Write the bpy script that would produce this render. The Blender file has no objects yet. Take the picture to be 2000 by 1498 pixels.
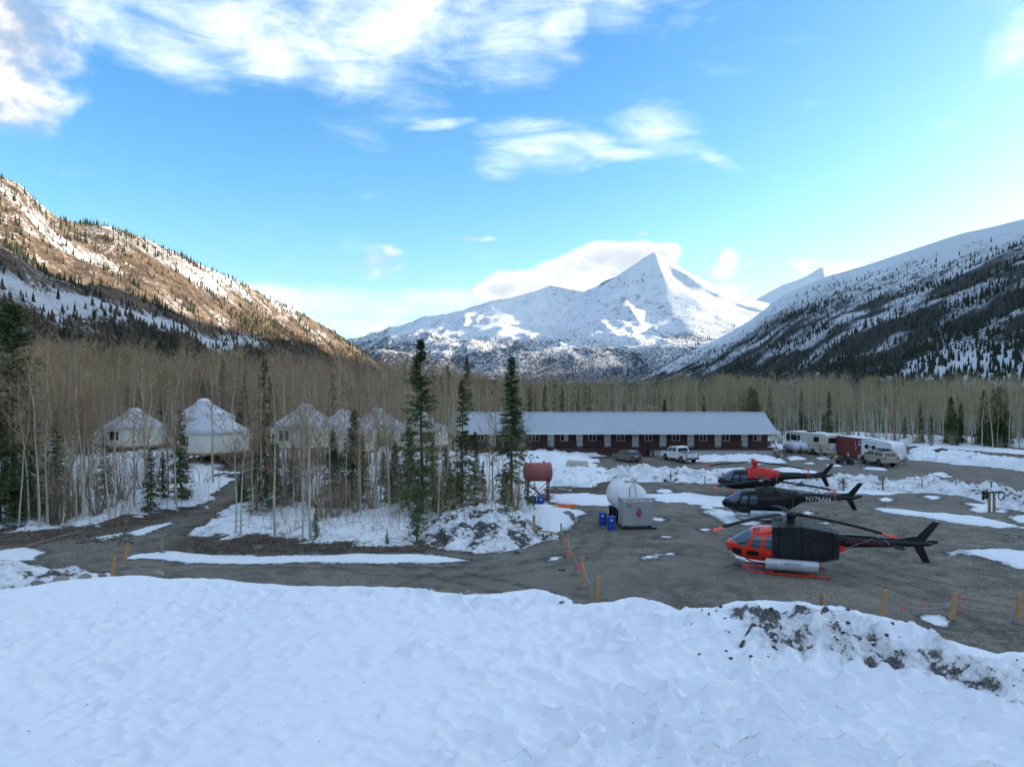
import bpy, bmesh, math, random
import numpy as np
from mathutils import Vector, Matrix
R = math.radians
scene = bpy.context.scene
C = scene.collection
F, CX, CY, CAMZ = 1386.0, 1000.0, 749.0, 10.0

# ------------------------------------------------------------------ camera
cam_d = bpy.data.cameras.new('camera'); cam = bpy.data.objects.new('camera', cam_d); C.objects.link(cam)
cam.location = (0, 0, CAMZ); cam.rotation_euler = (R(90), 0, 0)
cam_d.sensor_fit = 'HORIZONTAL'; cam_d.sensor_width = 36.0; cam_d.lens = 36.0 * F / 2000.0
cam_d.clip_start = 0.5; cam_d.clip_end = 60000
scene.camera = cam

# ------------------------------------------------------------------ sun, sky, exposure
SUN_EL, SUN_AZ = 10.0, 77.0        # degrees; azimuth clockwise from the +Y axis
sd = bpy.data.lights.new('sun', 'SUN'); sd.energy = 2.0; sd.angle = R(0.5); sd.color = (1.0, 0.85, 0.66)
sun = bpy.data.objects.new('sun', sd); C.objects.link(sun)
sdir = Vector((math.sin(R(SUN_AZ)) * math.cos(R(SUN_EL)), math.cos(R(SUN_AZ)) * math.cos(R(SUN_EL)), math.sin(R(SUN_EL))))
sun.rotation_euler = sdir.to_track_quat('Z', 'Y').to_euler(); sun.location = (300, 0, 200)
scene.view_settings.view_transform = 'Standard'; scene.view_settings.look = 'None'
scene.view_settings.gamma = 1.0; scene.view_settings.use_curve_mapping = False
scene.view_settings.exposure = 3.38
scene.render.engine = 'CYCLES'
cy = scene.cycles
cy.use_denoising = True; cy.use_adaptive_sampling = True; cy.adaptive_threshold = 0.015
try: cy.denoiser = 'OPENIMAGEDENOISE'
except Exception: pass
cy.max_bounces = 6; cy.diffuse_bounces = 3; cy.glossy_bounces = 2; cy.transmission_bounces = 4; cy.volume_bounces = 0
cy.transparent_max_bounces = 8; cy.sample_clamp_indirect = 4.0
scene.render.use_persistent_data = False

# ---- node helpers
class NT:
    def __init__(s, tree): s.t = tree; s.n = tree.nodes; s.l = tree.links
    def new(s, typ, **kw):
        n = s.n.new(typ)
        for k, v in kw.items(): setattr(n, k, v)
        return n
    def val(s, sock, v):
        if hasattr(v, 'is_output') or isinstance(v, bpy.types.NodeSocket): s.l.new(v, sock)
        else:
            if sock.type == 'RGBA' and len(v) == 3: v = (*v, 1)
            sock.default_value = v
    def math(s, op, a, b=0.0, c=0.0, clamp=False):
        n = s.new('ShaderNodeMath', operation=op); n.use_clamp = clamp
        s.val(n.inputs[0], a); s.val(n.inputs[1], b)
        if op in ('MULTIPLY_ADD', 'SMOOTH_MAX', 'SMOOTH_MIN', 'WRAP', 'COMPARE'): s.val(n.inputs[2], c)
        return n.outputs[0]
    def vmath(s, op, a, b=(0, 0, 0)):
        n = s.new('ShaderNodeVectorMath', operation=op); s.val(n.inputs[0], a)
        if op == 'SCALE': s.val(n.inputs[3], b)
        else: s.val(n.inputs[1], b)
        return n.outputs[0]
    def noise(s, vec, scale, detail=4, rough=.55, dist=0.0, lac=2.0):
        n = s.new('ShaderNodeTexNoise'); s.val(n.inputs['Vector'], vec); n.inputs['Scale'].default_value = scale
        n.inputs['Detail'].default_value = detail; n.inputs['Roughness'].default_value = rough; n.inputs['Distortion'].default_value = dist
        n.inputs['Lacunarity'].default_value = lac
        return n.outputs['Fac']
    def vor(s, vec, scale, feature='F1', out='Distance'):
        n = s.new('ShaderNodeTexVoronoi', feature=feature); s.val(n.inputs['Vector'], vec); n.inputs['Scale'].default_value = scale
        return n.outputs[out]
    def ramp(s, fac, lo, hi, a=0.0, b=1.0, smooth=True):
        n = s.new('ShaderNodeMapRange'); n.interpolation_type = 'SMOOTHSTEP' if smooth else 'LINEAR'
        s.val(n.inputs[0], fac); s.val(n.inputs[1], lo); s.val(n.inputs[2], hi); s.val(n.inputs[3], a); s.val(n.inputs[4], b)
        return n.outputs[0]
    def mix(s, fac, a, b, blend='MIX'):
        n = s.new('ShaderNodeMix'); n.data_type = 'RGBA'; n.blend_type = blend
        s.val(n.inputs[0], fac); s.val(n.inputs[6], a); s.val(n.inputs[7], b)
        return n.outputs[2]
    def sep(s, v):
        n = s.new('ShaderNodeSeparateXYZ'); s.val(n.inputs[0], v); return n.outputs
    def comb(s, x, y, z):
        n = s.new('ShaderNodeCombineXYZ'); s.val(n.inputs[0], x); s.val(n.inputs[1], y); s.val(n.inputs[2], z); return n.outputs[0]
    def attr(s, name, out='Fac'):
        n = s.new('ShaderNodeAttribute'); n.attribute_name = name; return n.outputs[out]

# ---- world: Nishita sky with cloud layers laid out by compass bearing and height
w = bpy.data.worlds.new('World'); scene.world = w; w.use_nodes = True
nt = NT(w.node_tree); nt.n.clear()
wo = nt.new('ShaderNodeOutputWorld'); bg = nt.new('ShaderNodeBackground'); bg.inputs[1].default_value = 0.13
w.cycles.sampling_method = 'MANUAL'; w.cycles.sample_map_resolution = 512
sky = nt.new('ShaderNodeTexSky'); sky.sky_type = 'NISHITA'; sky.sun_disc = False
sky.sun_elevation = R(SUN_EL); sky.sun_rotation = R(SUN_AZ); sky.altitude = 300; sky.air_density = 1.0; sky.dust_density = 1.8; sky.ozone_density = 2.2
tc = nt.new('ShaderNodeTexCoord'); D = nt.vmath('NORMALIZE', tc.outputs['Generated'])
dx, dy, dz = nt.sep(D)
az = nt.math('MULTIPLY', nt.math('ARCTAN2', dx, dy), 180 / math.pi)
el = nt.math('MULTIPLY', nt.math('ARCSINE', dz), 180 / math.pi)
def azel(px, py):
    a = math.atan((px - CX) / F); e = math.atan((CY - py) / F * math.cos(a)); return math.degrees(a), math.degrees(e)
# texture space: drawn out sideways so the clouds streak along the wind
AE = nt.comb(az, el, 0.0)
def sky_noise(mat_, scale, detail, rough, dist, off):
    mp = nt.new('ShaderNodeMapping'); nt.l.new(AE, mp.inputs[0]); mp.inputs['Location'].default_value = (off, off * .7, 0); mp.inputs['Rotation'].default_value = (0, 0, R(mat_[2])); mp.inputs['Scale'].default_value = (mat_[0], mat_[1], 1)
    n = nt.new('ShaderNodeTexNoise'); n.noise_dimensions = '2D'; nt.l.new(mp.outputs[0], n.inputs['Vector'])
    n.inputs['Scale'].default_value = scale; n.inputs['Detail'].default_value = detail; n.inputs['Roughness'].default_value = rough; n.inputs['Distortion'].default_value = dist
    return n.outputs['Fac']
fine = sky_noise((.055, .11, 0), 2.2, 6, .62, .3, 3.1)
puff = sky_noise((.1, .14, 0), 2.4, 6, .58, .1, 2.0)
streak = sky_noise((.05, .30, -12), 2.6, 7, .66, .5, 5.0)
def blob(px, py, wpx, hpx, rot=0.0):
    a0, e0 = azel(px, py); a1, _ = azel(px + wpx, py); _, e1 = azel(px, py - hpx)
    mp = nt.new('ShaderNodeMapping'); mp.vector_type = 'TEXTURE'; nt.l.new(AE, mp.inputs[0])
    mp.inputs['Location'].default_value = (a0, e0, 0); mp.inputs['Rotation'].default_value = (0, 0, R(-rot)); mp.inputs['Scale'].default_value = (abs(a1 - a0), abs(e1 - e0), 1)
    n = nt.new('ShaderNodeVectorMath', operation='LENGTH'); nt.l.new(mp.outputs[0], n.inputs[0]); return n.outputs['Value']
def union(bl):
    o = bl[0]
    for b_ in bl[1:]: o = nt.math('SMOOTH_MIN', o, b_, 0.2)
    return nt.math('SUBTRACT', 1.0, nt.math('POWER', nt.math('MINIMUM', o, 1.6), 2.0))
def cover(bl, tex, amp, lo, hi):
    return nt.ramp(nt.math('MULTIPLY_ADD', nt.math('SUBTRACT', tex, .5), amp, union(bl)), lo, hi)
# high thin sheets (grainy cirrus) and nearer puffs
sheet = cover([blob(430, 35, 330, 70, 14), blob(700, 60, 330, 92, -4), blob(950, 75, 150, 88), blob(1110, 35, 90, 50, -30), blob(560, -60, 700, 110), blob(250, 60, 160, 60, 20), blob(1180, 0, 110, 60)], nt.math('ADD', nt.math('MULTIPLY', fine, .6), nt.math('MULTIPLY', streak, .4)), 6.0, -1.3, 2.5)
wisps = cover([blob(1060, 292, 120, 50, 8), blob(985, 320, 60, 34), blob(1300, 262, 105, 55, 18), blob(1390, 305, 70, 16, 30), blob(860, 243, 62, 11, -8), blob(1990, 90, 70, 90), blob(1200, 300, 130, 18, 6), blob(1010, 255, 80, 20), blob(1110, 280, 100, 34, 4)], nt.math('ADD', nt.math('MULTIPLY', fine, .45), nt.math('MULTIPLY', streak, .55)), 5.2, -.5, 2.9)
puffs = cover([blob(10, 60, 130, 150), blob(25, 190, 95, 75), blob(-120, 120, 170, 180)], puff, 3.0, -.8, 1.5)
band = cover([blob(690, 590, 260, 34), blob(560, 585, 200, 28), blob(870, 592, 140, 28), blob(760, 640, 200, 26), blob(760, 672, 90, 14), blob(620, 630, 180, 20)], fine, 2.2, -.35, 1.1)
CAPB = [blob(1180, 545, 130, 40), blob(1215, 508, 120, 38), blob(1120, 530, 85, 36), blob(1040, 560, 90, 34), blob(1285, 505, 50, 26, -20), blob(975, 570, 60, 22)]
cap = cover(CAPB, puff, 2.0, -.2, .5); cap_in = union(CAPB)
small = cover([blob(1470, 527, 75, 22), blob(1550, 520, 55, 18), blob(1425, 502, 24, 20), blob(1655, 524, 40, 12), blob(1480, 565, 90, 14), blob(742, 512, 52, 34), blob(765, 498, 24, 26), blob(700, 520, 50, 20), blob(925, 467, 50, 6), blob(1250, 455, 16, 8)], puff, 3.4, -.3, 1.5)
# unseen broken cloud round the rest of the sky, thickened to light the ground
outside = nt.math('MULTIPLY', nt.ramp(nt.math('ABSOLUTE', az), 42, 58), nt.ramp(el, 3, 12))
over = nt.ramp(el, 33, 44)
rest = nt.math('MULTIPLY', nt.math('MAXIMUM', outside, over), nt.ramp(nt.noise(nt.vmath('MULTIPLY', D, (1.0, 1.0, 1.9)), 3.0, 5, .6, .3), .42, .60))
def mx(*a):
    o = a[0]
    for b_ in a[1:]: o = nt.math('MAXIMUM', o, b_)
    return o
thin = mx(nt.math('MULTIPLY', sheet, .86), nt.math('MULTIPLY', wisps, .78), nt.math('MULTIPLY', band, .5), nt.math('MULTIPLY', rest, .9))
thick = mx(puffs, nt.math('MULTIPLY', small, .72))
hs = nt.new('ShaderNodeHueSaturation'); nt.l.new(sky.outputs[0], hs.inputs['Color']); hs.inputs['Saturation'].default_value = 1.34; hs.inputs['Value'].default_value = 0.30; hs.inputs['Hue'].default_value = 0.508
gz_ = nt.mix(1.0, hs.outputs[0], (0.95, 1.05, 1.0), 'MULTIPLY')
body = nt.ramp(puff, .35, .7)
cloud_thin = nt.mix(nt.ramp(fine, .3, .75), (.74, .90, 1.03), (1.28, 1.32, 1.35))
cloud_thick = nt.mix(body, (.5, .53, .58), (1.18, 1.13, 1.05))
# clouds glow more the nearer they stand to the sun, as the sky behind them does
glow = nt.math('MAXIMUM', .95, nt.math('MULTIPLY', nt.vmath('LENGTH', gz_) if False else nt.math('ADD', nt.math('MULTIPLY', nt.sep(gz_)[0], .6), nt.math('MULTIPLY', nt.sep(gz_)[1], .4)), 1.35))
col = nt.mix(thin, gz_, nt.vmath('SCALE', cloud_thin, glow))
col = nt.mix(thick, col, nt.vmath('SCALE', cloud_thick, glow))
col = nt.mix(nt.math('MULTIPLY', cap, .95), col, nt.mix(nt.ramp(nt.math('ADD', cap_in, nt.math('MULTIPLY', nt.math('SUBTRACT', puff, .5), 2.6)), -.1, 1.5), (1.1, 1.07, 1.02), (.56, .58, .62)))
nt.l.new(col, bg.inputs[0]); nt.l.new(bg.outputs[0], wo.inputs[0])

# ------------------------------------------------------------------ numpy noise
def _h(ix, iy, seed):
    h = (ix.astype(np.int64) * 374761393 + iy.astype(np.int64) * 668265263 + seed * 1442695041) & 0xffffffff
    h = ((h ^ (h >> 13)) * 1274126177) & 0xffffffff
    return ((h ^ (h >> 16)) & 0xffff) / 65535.0
def vn(x, y, seed=0):
    x = np.asarray(x, float); y = np.asarray(y, float)
    ix, iy = np.floor(x), np.floor(y); fx, fy = x - ix, y - iy
    fx = fx * fx * fx * (fx * (fx * 6 - 15) + 10); fy = fy * fy * fy * (fy * (fy * 6 - 15) + 10)
    a, b, c, d = _h(ix, iy, seed), _h(ix + 1, iy, seed), _h(ix, iy + 1, seed), _h(ix + 1, iy + 1, seed)
    return (a + (b - a) * fx) * (1 - fy) + (c + (d - c) * fx) * fy
def fbm(x, y, seed=0, o=4, g=.5, l=2.03):
    s = 0; a = 1; t = 0
    for i in range(o):
        s = s + a * vn(x + 17.3 * i, y - 9.1 * i, seed + i * 31); t += a; a *= g; x = np.asarray(x) * l; y = np.asarray(y) * l
    return s / t
def ridged(x, y, seed=0, o=4):
    s = 0; a = 1; t = 0
    for i in range(o):
        n = 1 - np.abs(2 * vn(x + 5.1 * i, y + 3.7 * i, seed + i * 7) - 1); s = s + a * n * n; t += a; a *= .5; x = np.asarray(x) * 2.1; y = np.asarray(y) * 2.1
    return s / t
def worley(x, y, seed=0):
    ix, iy = np.floor(x), np.floor(y); d = np.zeros(x.shape)
    for a in (-1, 0, 1):
        for b_ in (-1, 0, 1):
            cx_, cy_ = ix + a, iy + b_; px_, py_ = cx_ + .15 + .7 * _h(cx_, cy_, seed), cy_ + .15 + .7 * _h(cx_, cy_, seed + 77)
            d = d + np.exp(-9.0 * ((x - px_) ** 2 + (y - py_) ** 2))
    return -np.log(d + 1e-4) / 9.0
def sstep(a, b, x):
    t = np.clip((np.asarray(x, float) - a) / (b - a), 0, 1); return t * t * (3 - 2 * t)
def sdf(poly, x, y):
    """signed distance to polygon, positive inside"""
    p = np.array(poly, float); d = np.full(x.shape, 1e18); ins = np.zeros(x.shape, bool)
    for i in range(len(p)):
        a, b = p[i], p[(i + 1) % len(p)]; e = b - a; L = max(e @ e, 1e-9)
        t = np.clip(((x - a[0]) * e[0] + (y - a[1]) * e[1]) / L, 0, 1)
        d = np.minimum(d, (x - a[0] - t * e[0]) ** 2 + (y - a[1] - t * e[1]) ** 2)
        if abs(e[1]) > 1e-9:
            c = ((a[1] > y) != (b[1] > y)) & (x < e[0] * (y - a[1]) / e[1] + a[0]); ins ^= c
    d = np.sqrt(d); return np.where(ins, d, -d)
def P(px, py, z=0.0):
    """the spot on the level z that stands at this pixel of the photograph"""
    Y = (CAMZ - z) * F / (py - CY); return ((px - CX) / F * Y, Y)
def poly(pts, z=0.0): return [P(a, b, z) for a, b in pts]
def at(px, Y): return (px - CX) / F * Y

# ------------------------------------------------------------------ mesh helpers
def tag(o, label=None, cat=None, group=None, kind=None):
    if label: o['label'] = label
    if cat: o['category'] = cat
    if group: o['group'] = group
    if kind: o['kind'] = kind
    return o
def empty(name, loc=(0, 0, 0), rz=0.0, rx=0.0, ry=0.0, parent=None):
    o = bpy.data.objects.new(name, None); C.objects.link(o); o.location = loc; o.rotation_euler = (rx, ry, rz); o.parent = parent
    o.empty_display_size = .2
    return o
def link(name, me, mat=None, parent=None, loc=None, rot=None):
    o = bpy.data.objects.new(name, me); C.objects.link(o)
    if mat is not None and not me.materials:
        for m in (mat if isinstance(mat, (list, tuple)) else [mat]): me.materials.append(m)
    if parent is not None: o.parent = parent
    if loc is not None: o.location = loc
    if rot is not None: o.rotation_euler = rot
    return o
def np_mesh(name, V, Fa, smooth=False, attrs=None):
    """V (n,3), Fa (m,k) all faces the same size"""
    V = np.asarray(V, np.float32); Fa = np.asarray(Fa, np.int32); m, k = Fa.shape
    me = bpy.data.meshes.new(name); me.vertices.add(len(V)); me.vertices.foreach_set('co', V.ravel())
    me.loops.add(m * k); me.loops.foreach_set('vertex_index', Fa.ravel())
    me.polygons.add(m); me.polygons.foreach_set('loop_start', np.arange(0, m * k, k, dtype=np.int32))
    try: me.polygons.foreach_set('loop_total', np.full(m, k, np.int32))
    except Exception: pass
    if smooth: me.polygons.foreach_set('use_smooth', np.ones(m, bool))
    for nme, arr in (attrs or {}).items():
        arr = np.asarray(arr, np.float32)
        if arr.ndim == 1:
            a = me.attributes.new(nme, 'FLOAT', 'POINT'); a.data.foreach_set('value', arr)
        else:
            a = me.attributes.new(nme, 'FLOAT_VECTOR', 'POINT'); a.data.foreach_set('vector', arr.ravel())
    me.update(); return me
def grid_faces(nu, nv):
    i = np.arange(nu - 1)[:, None] * nv + np.arange(nv - 1)[None, :]
    return np.stack([i, i + nv, i + nv + 1, i + 1], -1).reshape(-1, 4)

class MB:
    def __init__(s): s.v = []; s.f = []
    def add(s, vs, fs, M=None):
        o = len(s.v)
        for p in vs:
            p = Vector(p); s.v.append(tuple(M @ p if M is not None else p))
        s.f += [tuple(i + o for i in f) for f in fs]; return s
    def box(s, x0, x1, y0, y1, z0, z1, M=None):
        return s.add([(x0, y0, z0), (x1, y0, z0), (x1, y1, z0), (x0, y1, z0), (x0, y0, z1), (x1, y0, z1), (x1, y1, z1), (x0, y1, z1)],
                     [(3, 2, 1, 0), (4, 5, 6, 7), (0, 1, 5, 4), (1, 2, 6, 5), (2, 3, 7, 6), (3, 0, 4, 7)], M)
    def bbox(s, x0, x1, y0, y1, z0, z1, b=.03, M=None):
        """box with chamfered upright and level edges"""
        bm = bmesh.new(); bmesh.ops.create_cube(bm, size=1)
        for v in bm.verts: v.co = Vector(((x0 + x1) / 2 + v.co.x * (x1 - x0), (y0 + y1) / 2 + v.co.y * (y1 - y0), (z0 + z1) / 2 + v.co.z * (z1 - z0)))
        bmesh.ops.bevel(bm, geom=bm.edges[:], offset=b, segments=2, affect='EDGES', profile=.6)
        bm.verts.ensure_lookup_table(); bm.verts.index_update()
        s.add([v.co for v in bm.verts], [[v.index for v in f.verts] for f in bm.faces], M); bm.free(); return s
    def tube(s, pts, r, n=6, cap=True, M=None):
        pts = [Vector(p) for p in pts]; rr = r if isinstance(r, (list, tuple)) else [r] * len(pts); vs = []; fs = []
        up = None
        for i, p in enumerate(pts):
            d = (pts[min(i + 1, len(pts) - 1)] - pts[max(i - 1, 0)]).normalized()
            if up is None: up = Vector((0, 0, 1)) if abs(d.z) < .9 else Vector((1, 0, 0))
            a = d.cross(up).normalized(); b = a.cross(d).normalized(); up = b
            for k in range(n):
                t = 2 * math.pi * k / n; vs.append(p + (a * math.cos(t) + b * math.sin(t)) * rr[i])
        for i in range(len(pts) - 1):
            for k in range(n): fs.append((i * n + k, i * n + (k + 1) % n, (i + 1) * n + (k + 1) % n, (i + 1) * n + k))
        if cap: fs += [tuple(range(n))[::-1], tuple((len(pts) - 1) * n + k for k in range(n))]
        return s.add(vs, fs, M)
    def lathe(s, prof, n=20, M=None):
        """prof: (r, z) pairs about the z axis"""
        vs = []; fs = []
        for r, z in prof:
            for k in range(n):
                t = 2 * math.pi * k / n; vs.append((r * math.cos(t), r * math.sin(t), z))
        for i in range(len(prof) - 1):
            for k in range(n): fs.append((i * n + k, i * n + (k + 1) % n, (i + 1) * n + (k + 1) % n, (i + 1) * n + k))
        if prof[0][0] > 1e-4: fs.append(tuple(range(n))[::-1])
        if prof[-1][0] > 1e-4: fs.append(tuple((len(prof) - 1) * n + k for k in range(n)))
        return s.add(vs, fs, M)
    def prism(s, pts, y0, y1, M=None):
        """outline in x, z pushed out along y"""
        n = len(pts); vs = [(a, y0, b) for a, b in pts] + [(a, y1, b) for a, b in pts]
        fs = [tuple(range(n)), tuple(range(2 * n - 1, n - 1, -1))] + [(i, n + i, n + (i + 1) % n, (i + 1) % n) for i in range(n)]
        return s.add(vs, fs, M)
    def mesh(s, name, smooth=False, bevel=0.0):
        me = bpy.data.meshes.new(name); me.from_pydata(s.v, [], s.f)
        bm = bmesh.new(); bm.from_mesh(me)
        bmesh.ops.remove_doubles(bm, verts=bm.verts, dist=1e-5)
        if bevel: bmesh.ops.bevel(bm, geom=[e for e in bm.edges if e.calc_face_angle(0) > R(30)], offset=bevel, segments=2, affect='EDGES', profile=.6)
        bmesh.ops.recalc_face_normals(bm, faces=bm.faces)
        if smooth:
            for f in bm.faces: f.smooth = True
            for e in bm.edges:
                if len(e.link_faces) == 2 and e.calc_face_angle(0) > R(smooth if smooth is not True else 40): e.smooth = False
        bm.to_mesh(me); bm.free(); return me
    def build(s, name, mat, parent=None, smooth=False, bevel=0.0, loc=None, rot=None):
        return link(name, s.mesh(name, smooth, bevel), mat, parent, loc, rot)
def copy_tree(o, parent=None):
    c = o.copy(); C.objects.link(c); c.parent = parent
    for ch in list(o.children): copy_tree(ch, c)
    return c
TX = lambda x, y, z: Matrix.Translation((x, y, z))
RZ = lambda a: Matrix.Rotation(R(a), 4, 'Z')
RX = lambda a: Matrix.Rotation(R(a), 4, 'X')
RY = lambda a: Matrix.Rotation(R(a), 4, 'Y')

# ------------------------------------------------------------------ materials
def new_mat(name):
    m = bpy.data.materials.new(name); m.use_nodes = True; t = NT(m.node_tree)
    b = m.node_tree.nodes['Principled BSDF']; return m, t, b
def coords(t, kind='Object'): return t.new('ShaderNodeTexCoord').outputs[kind]
def bump(t, b, height, dist=.05, strength=1.0):
    n = t.new('ShaderNodeBump'); n.inputs['Distance'].default_value = dist; n.inputs['Strength'].default_value = strength
    t.val(n.inputs['Height'], height); t.l.new(n.outputs[0], b.inputs['Normal'])
def plain(name, col, rough=.6, metal=0.0, var=.18, scale=6.0, bmp=0.0, grime=0.0, grime_col=(.12, .105, .09), coat=0.0, spec=.5):
    m, t, b = new_mat(name); co = coords(t)
    n = t.noise(co, scale, 5, .6); d = tuple(c * (1 - var) for c in col); u = tuple(min(1, c * (1 + var)) for c in col)
    c = t.mix(n, d, u)
    if grime:
        g = t.ramp(t.noise(co, scale * .35, 6, .7), .62 - grime * .3, .8); c = t.mix(t.math('MULTIPLY', g, grime), c, grime_col)
    t.l.new(c, b.inputs['Base Color']); b.inputs['Metallic'].default_value = metal
    t.l.new(t.ramp(n, .2, .8, max(0.02, rough - .08), min(1, rough + .08)), b.inputs['Roughness'])
    b.inputs['Coat Weight'].default_value = coat; b.inputs['Coat Roughness'].default_value = .08; b.inputs['Specular IOR Level'].default_value = spec
    if bmp: bump(t, b, t.noise(co, scale * 6, 4, .6), bmp)
    return m
# ================================================================== LAND
# ---- outlines of gravel and snow on the valley floor
DRIVE = poly([(-160, 1085), (60, 1062), (180, 1046), (250, 1036), (330, 1014), (395, 992), (436, 970), (455, 948), (470, 930), (500, 930), (492, 955), (470, 978), (440, 992), (395, 1018), (350, 1045),
              (330, 1078), (420, 1079), (560, 1081), (720, 1082), (830, 1076), (890, 1079), (960, 1080), (1040, 1064), (1095, 1052), (1110, 1030), (1130, 1000), (1080, 992), (1060, 984), (1190, 960), (1190, 945),
              (1205, 925), (1190, 912), (1130, 905), (1180, 896), (1245, 889), (1500, 886), (1545, 883), (1770, 880), (1800, 884), (1900, 882), (2000, 893), (2300, 905)]) + [(75, 60), (60, 16), (-60, 16)]
FORE = [(-300, 1170), (0, 1150), (60, 1143), (150, 1129), (210, 1126), (280, 1123), (330, 1130), (430, 1129), (480, 1137), (620, 1145), (700, 1144), (830, 1149), (850, 1155), (930, 1160), (990, 1155), (1040, 1150),
        (1070, 1153), (1110, 1169), (1140, 1178), (1200, 1172), (1240, 1165), (1280, 1176), (1330, 1189), (1390, 1182), (1440, 1174), (1500, 1172), (1560, 1175), (1640, 1185), (1700, 1200), (1760, 1212), (1810, 1228), (1850, 1250),
        (1900, 1262), (1950, 1275), (2000, 1272), (2200, 1285)]
def crest_z(px): return 1.0 + .25 * math.sin(px * .011) * .5 + (.25 if px > 1500 else 0)
FCREST = np.array([(*P(a, b, crest_z(a)), crest_z(a)) for a, b in FORE])
ox = np.argsort(FCREST[:, 0]); FCREST = FCREST[ox]

def ground_z(x, y):
    x = np.asarray(x, float); y = np.asarray(y, float)
    left = sstep(-7, -26, x)
    z = 1.75 * left * sstep(52, 84, y)
    z = z + .55 * sstep(-2, -12, x) * sstep(60, 95, y) * (1 - left)
    z = z + (.035 * np.clip(y - 90, 0, 90) + .02 * np.clip(y - 180, 0, 900)) * sstep(-5, -60, x) * .5
    z = z + .012 * np.clip(y - 112, 0, 110) * sstep(-40, 10, x) * (1 - sstep(45, 90, x))
    d = 1 - sstep(-3, 3, _lot(x, y))
    z = z + d * (fbm(x * .25, y * .25, 5, 3) - .5) * .5 * sstep(40, 50, y)
    z = z + (fbm(x * .12, y * .12, 8, 2) - .5) * .14 + (fbm(x * 1.1, y * 1.1, 9, 2) - .5) * .035
    return z
_lotc = {}
def _lot(x, y): return sdf(DRIVE, x, y)
def gz(x, y): return float(ground_z(np.array([x]), np.array([y]))[0])

def axis(lo, hi, step, far0, far1, g=1.16):
    a = list(np.arange(lo, hi + 1e-6, step)); s = step; p = hi
    while p < far1: s *= g; p += s; a.append(p)
    s = step; p = lo; b = []
    while p > far0: s *= g; p -= s; b.append(p)
    return np.array(b[::-1] + a)
gx, gy = axis(-62, 62, .6, -14000, 14000), axis(12, 128, .6, -6000, 14000)
X, Y = np.meshgrid(gx, gy, indexing='ij'); X = X.ravel(); Y = Y.ravel()
lot = _lot(X, Y)
Zg = ground_z(X, Y)
lotn = sstep(-.8, .8, lot + (fbm(X * .5, Y * .5, 3, 3) - .5) * 2.0)
GROUND = (X, Y, Zg, lotn)
m, t, b = new_mat('gravel_ground'); co = coords(t)
lotA = t.attr('lot'); slA = t.attr('slush')
big = t.noise(co, .09, 5, .6, .3); mid = t.noise(co, .7, 6, .65); fine_ = t.noise(co, 9, 5, .7); peb = t.vor(co, 14, 'F1', 'Color')
sx = t.sep(co)
track = t.noise(t.comb(t.math('MULTIPLY', sx[0], .05), t.math('MULTIPLY', sx[1], .9), 0.0), 1.6, 6, .62, 1.2)
g = t.mix(t.ramp(big, .35, .68), (.086, .075, .059), (.185, .161, .124))
g = t.mix(t.ramp(t.noise(co, .22, 6, .68, .6), .40, .60), t.mix(.55, g, (.06, .054, .045)), t.mix(.35, g, (.31, .275, .22)))
g = t.mix(t.ramp(mid, .42, .66, 0, .7), g, (.29, .26, .205))
g = t.mix(t.ramp(track, .55, .72, 0, .55), g, (.062, .058, .05))
pb = t.sep(peb)
g = t.mix(t.ramp(pb[0], .80, .96, 0, .75), g, (.25, .245, .23))
g = t.mix(t.ramp(pb[1], .80, .95, 0, .75), g, (.022, .022, .022))
g = t.mix(t.ramp(fine_, .45, .75, 0, .45), g, (.27, .24, .19))
f_ = t.mix(t.ramp(mid, .35, .65), (.055, .04, .028), (.13, .1, .07))
f_ = t.mix(t.ramp(fine_, .5, .7, 0, .7), f_, (.2, .165, .12))
g = t.mix(t.ramp(t.noise(co, .035, 4, .6, .8), .42, .62, 0, .7), g, t.mix(fine_, (.13, .118, .10), (.21, .195, .165)))
sxy = t.comb(sx[0], sx[1], 0.0)
wob_ = t.math('MULTIPLY', t.math('SUBTRACT', t.noise(co, .35, 3, .5), .5), 1.2); brk = t.ramp(t.noise(co, 1.1, 5, .7), .36, .6)
for (ax_, ay_, ar_) in ((6.5, 30.5, 12.0), (-4.0, 47.0, 9.5), (12.0, 70.0, 21.0), (34.0, 44.0, 16.0), (2.0, 95.0, 26.0), (20.0, 62.0, 34.0), (-12.0, 22.0, 17.5)):
    dn = t.new('ShaderNodeVectorMath', operation='DISTANCE'); t.val(dn.inputs[0], sxy); dn.inputs[1].default_value = (ax_, ay_, 0)
    rd = t.math('ADD', dn.outputs['Value'], wob_); off = t.math('ABSOLUTE', t.math('SUBTRACT', t.math('ABSOLUTE', t.math('SUBTRACT', rd, ar_)), .85))
    g = t.mix(t.math('MULTIPLY', t.ramp(off, .12, .34, .5, 0), brk), g, (.05, .047, .042))
gf = t.mix(lotA, f_, g)
gf = t.mix(t.math('MULTIPLY', t.ramp(slA, .05, .55), .55), gf, (.03, .03, .031))
slm = t.ramp(t.math('ADD', t.math('MULTIPLY', slA, .55), t.math('MULTIPLY', t.math('SUBTRACT', t.noise(co, 2.2, 7, .75), .5), 1.3)), .36, .52)
t.l.new(t.mix(t.math('MULTIPLY', slm, t.ramp(slA, .1, .4)), gf, (.55, .57, .60)), b.inputs['Base Color']); b.inputs['Roughness'].default_value = .92
b.inputs['Specular IOR Level'].default_value = .25
hgt = t.math('ADD', t.math('MULTIPLY', fine_, .5), t.math('ADD', t.math('MULTIPLY', mid, .9), t.math('MULTIPLY', pb[0], .22)))
bump(t, b, hgt, .09)
MAT_GROUND = m

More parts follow.
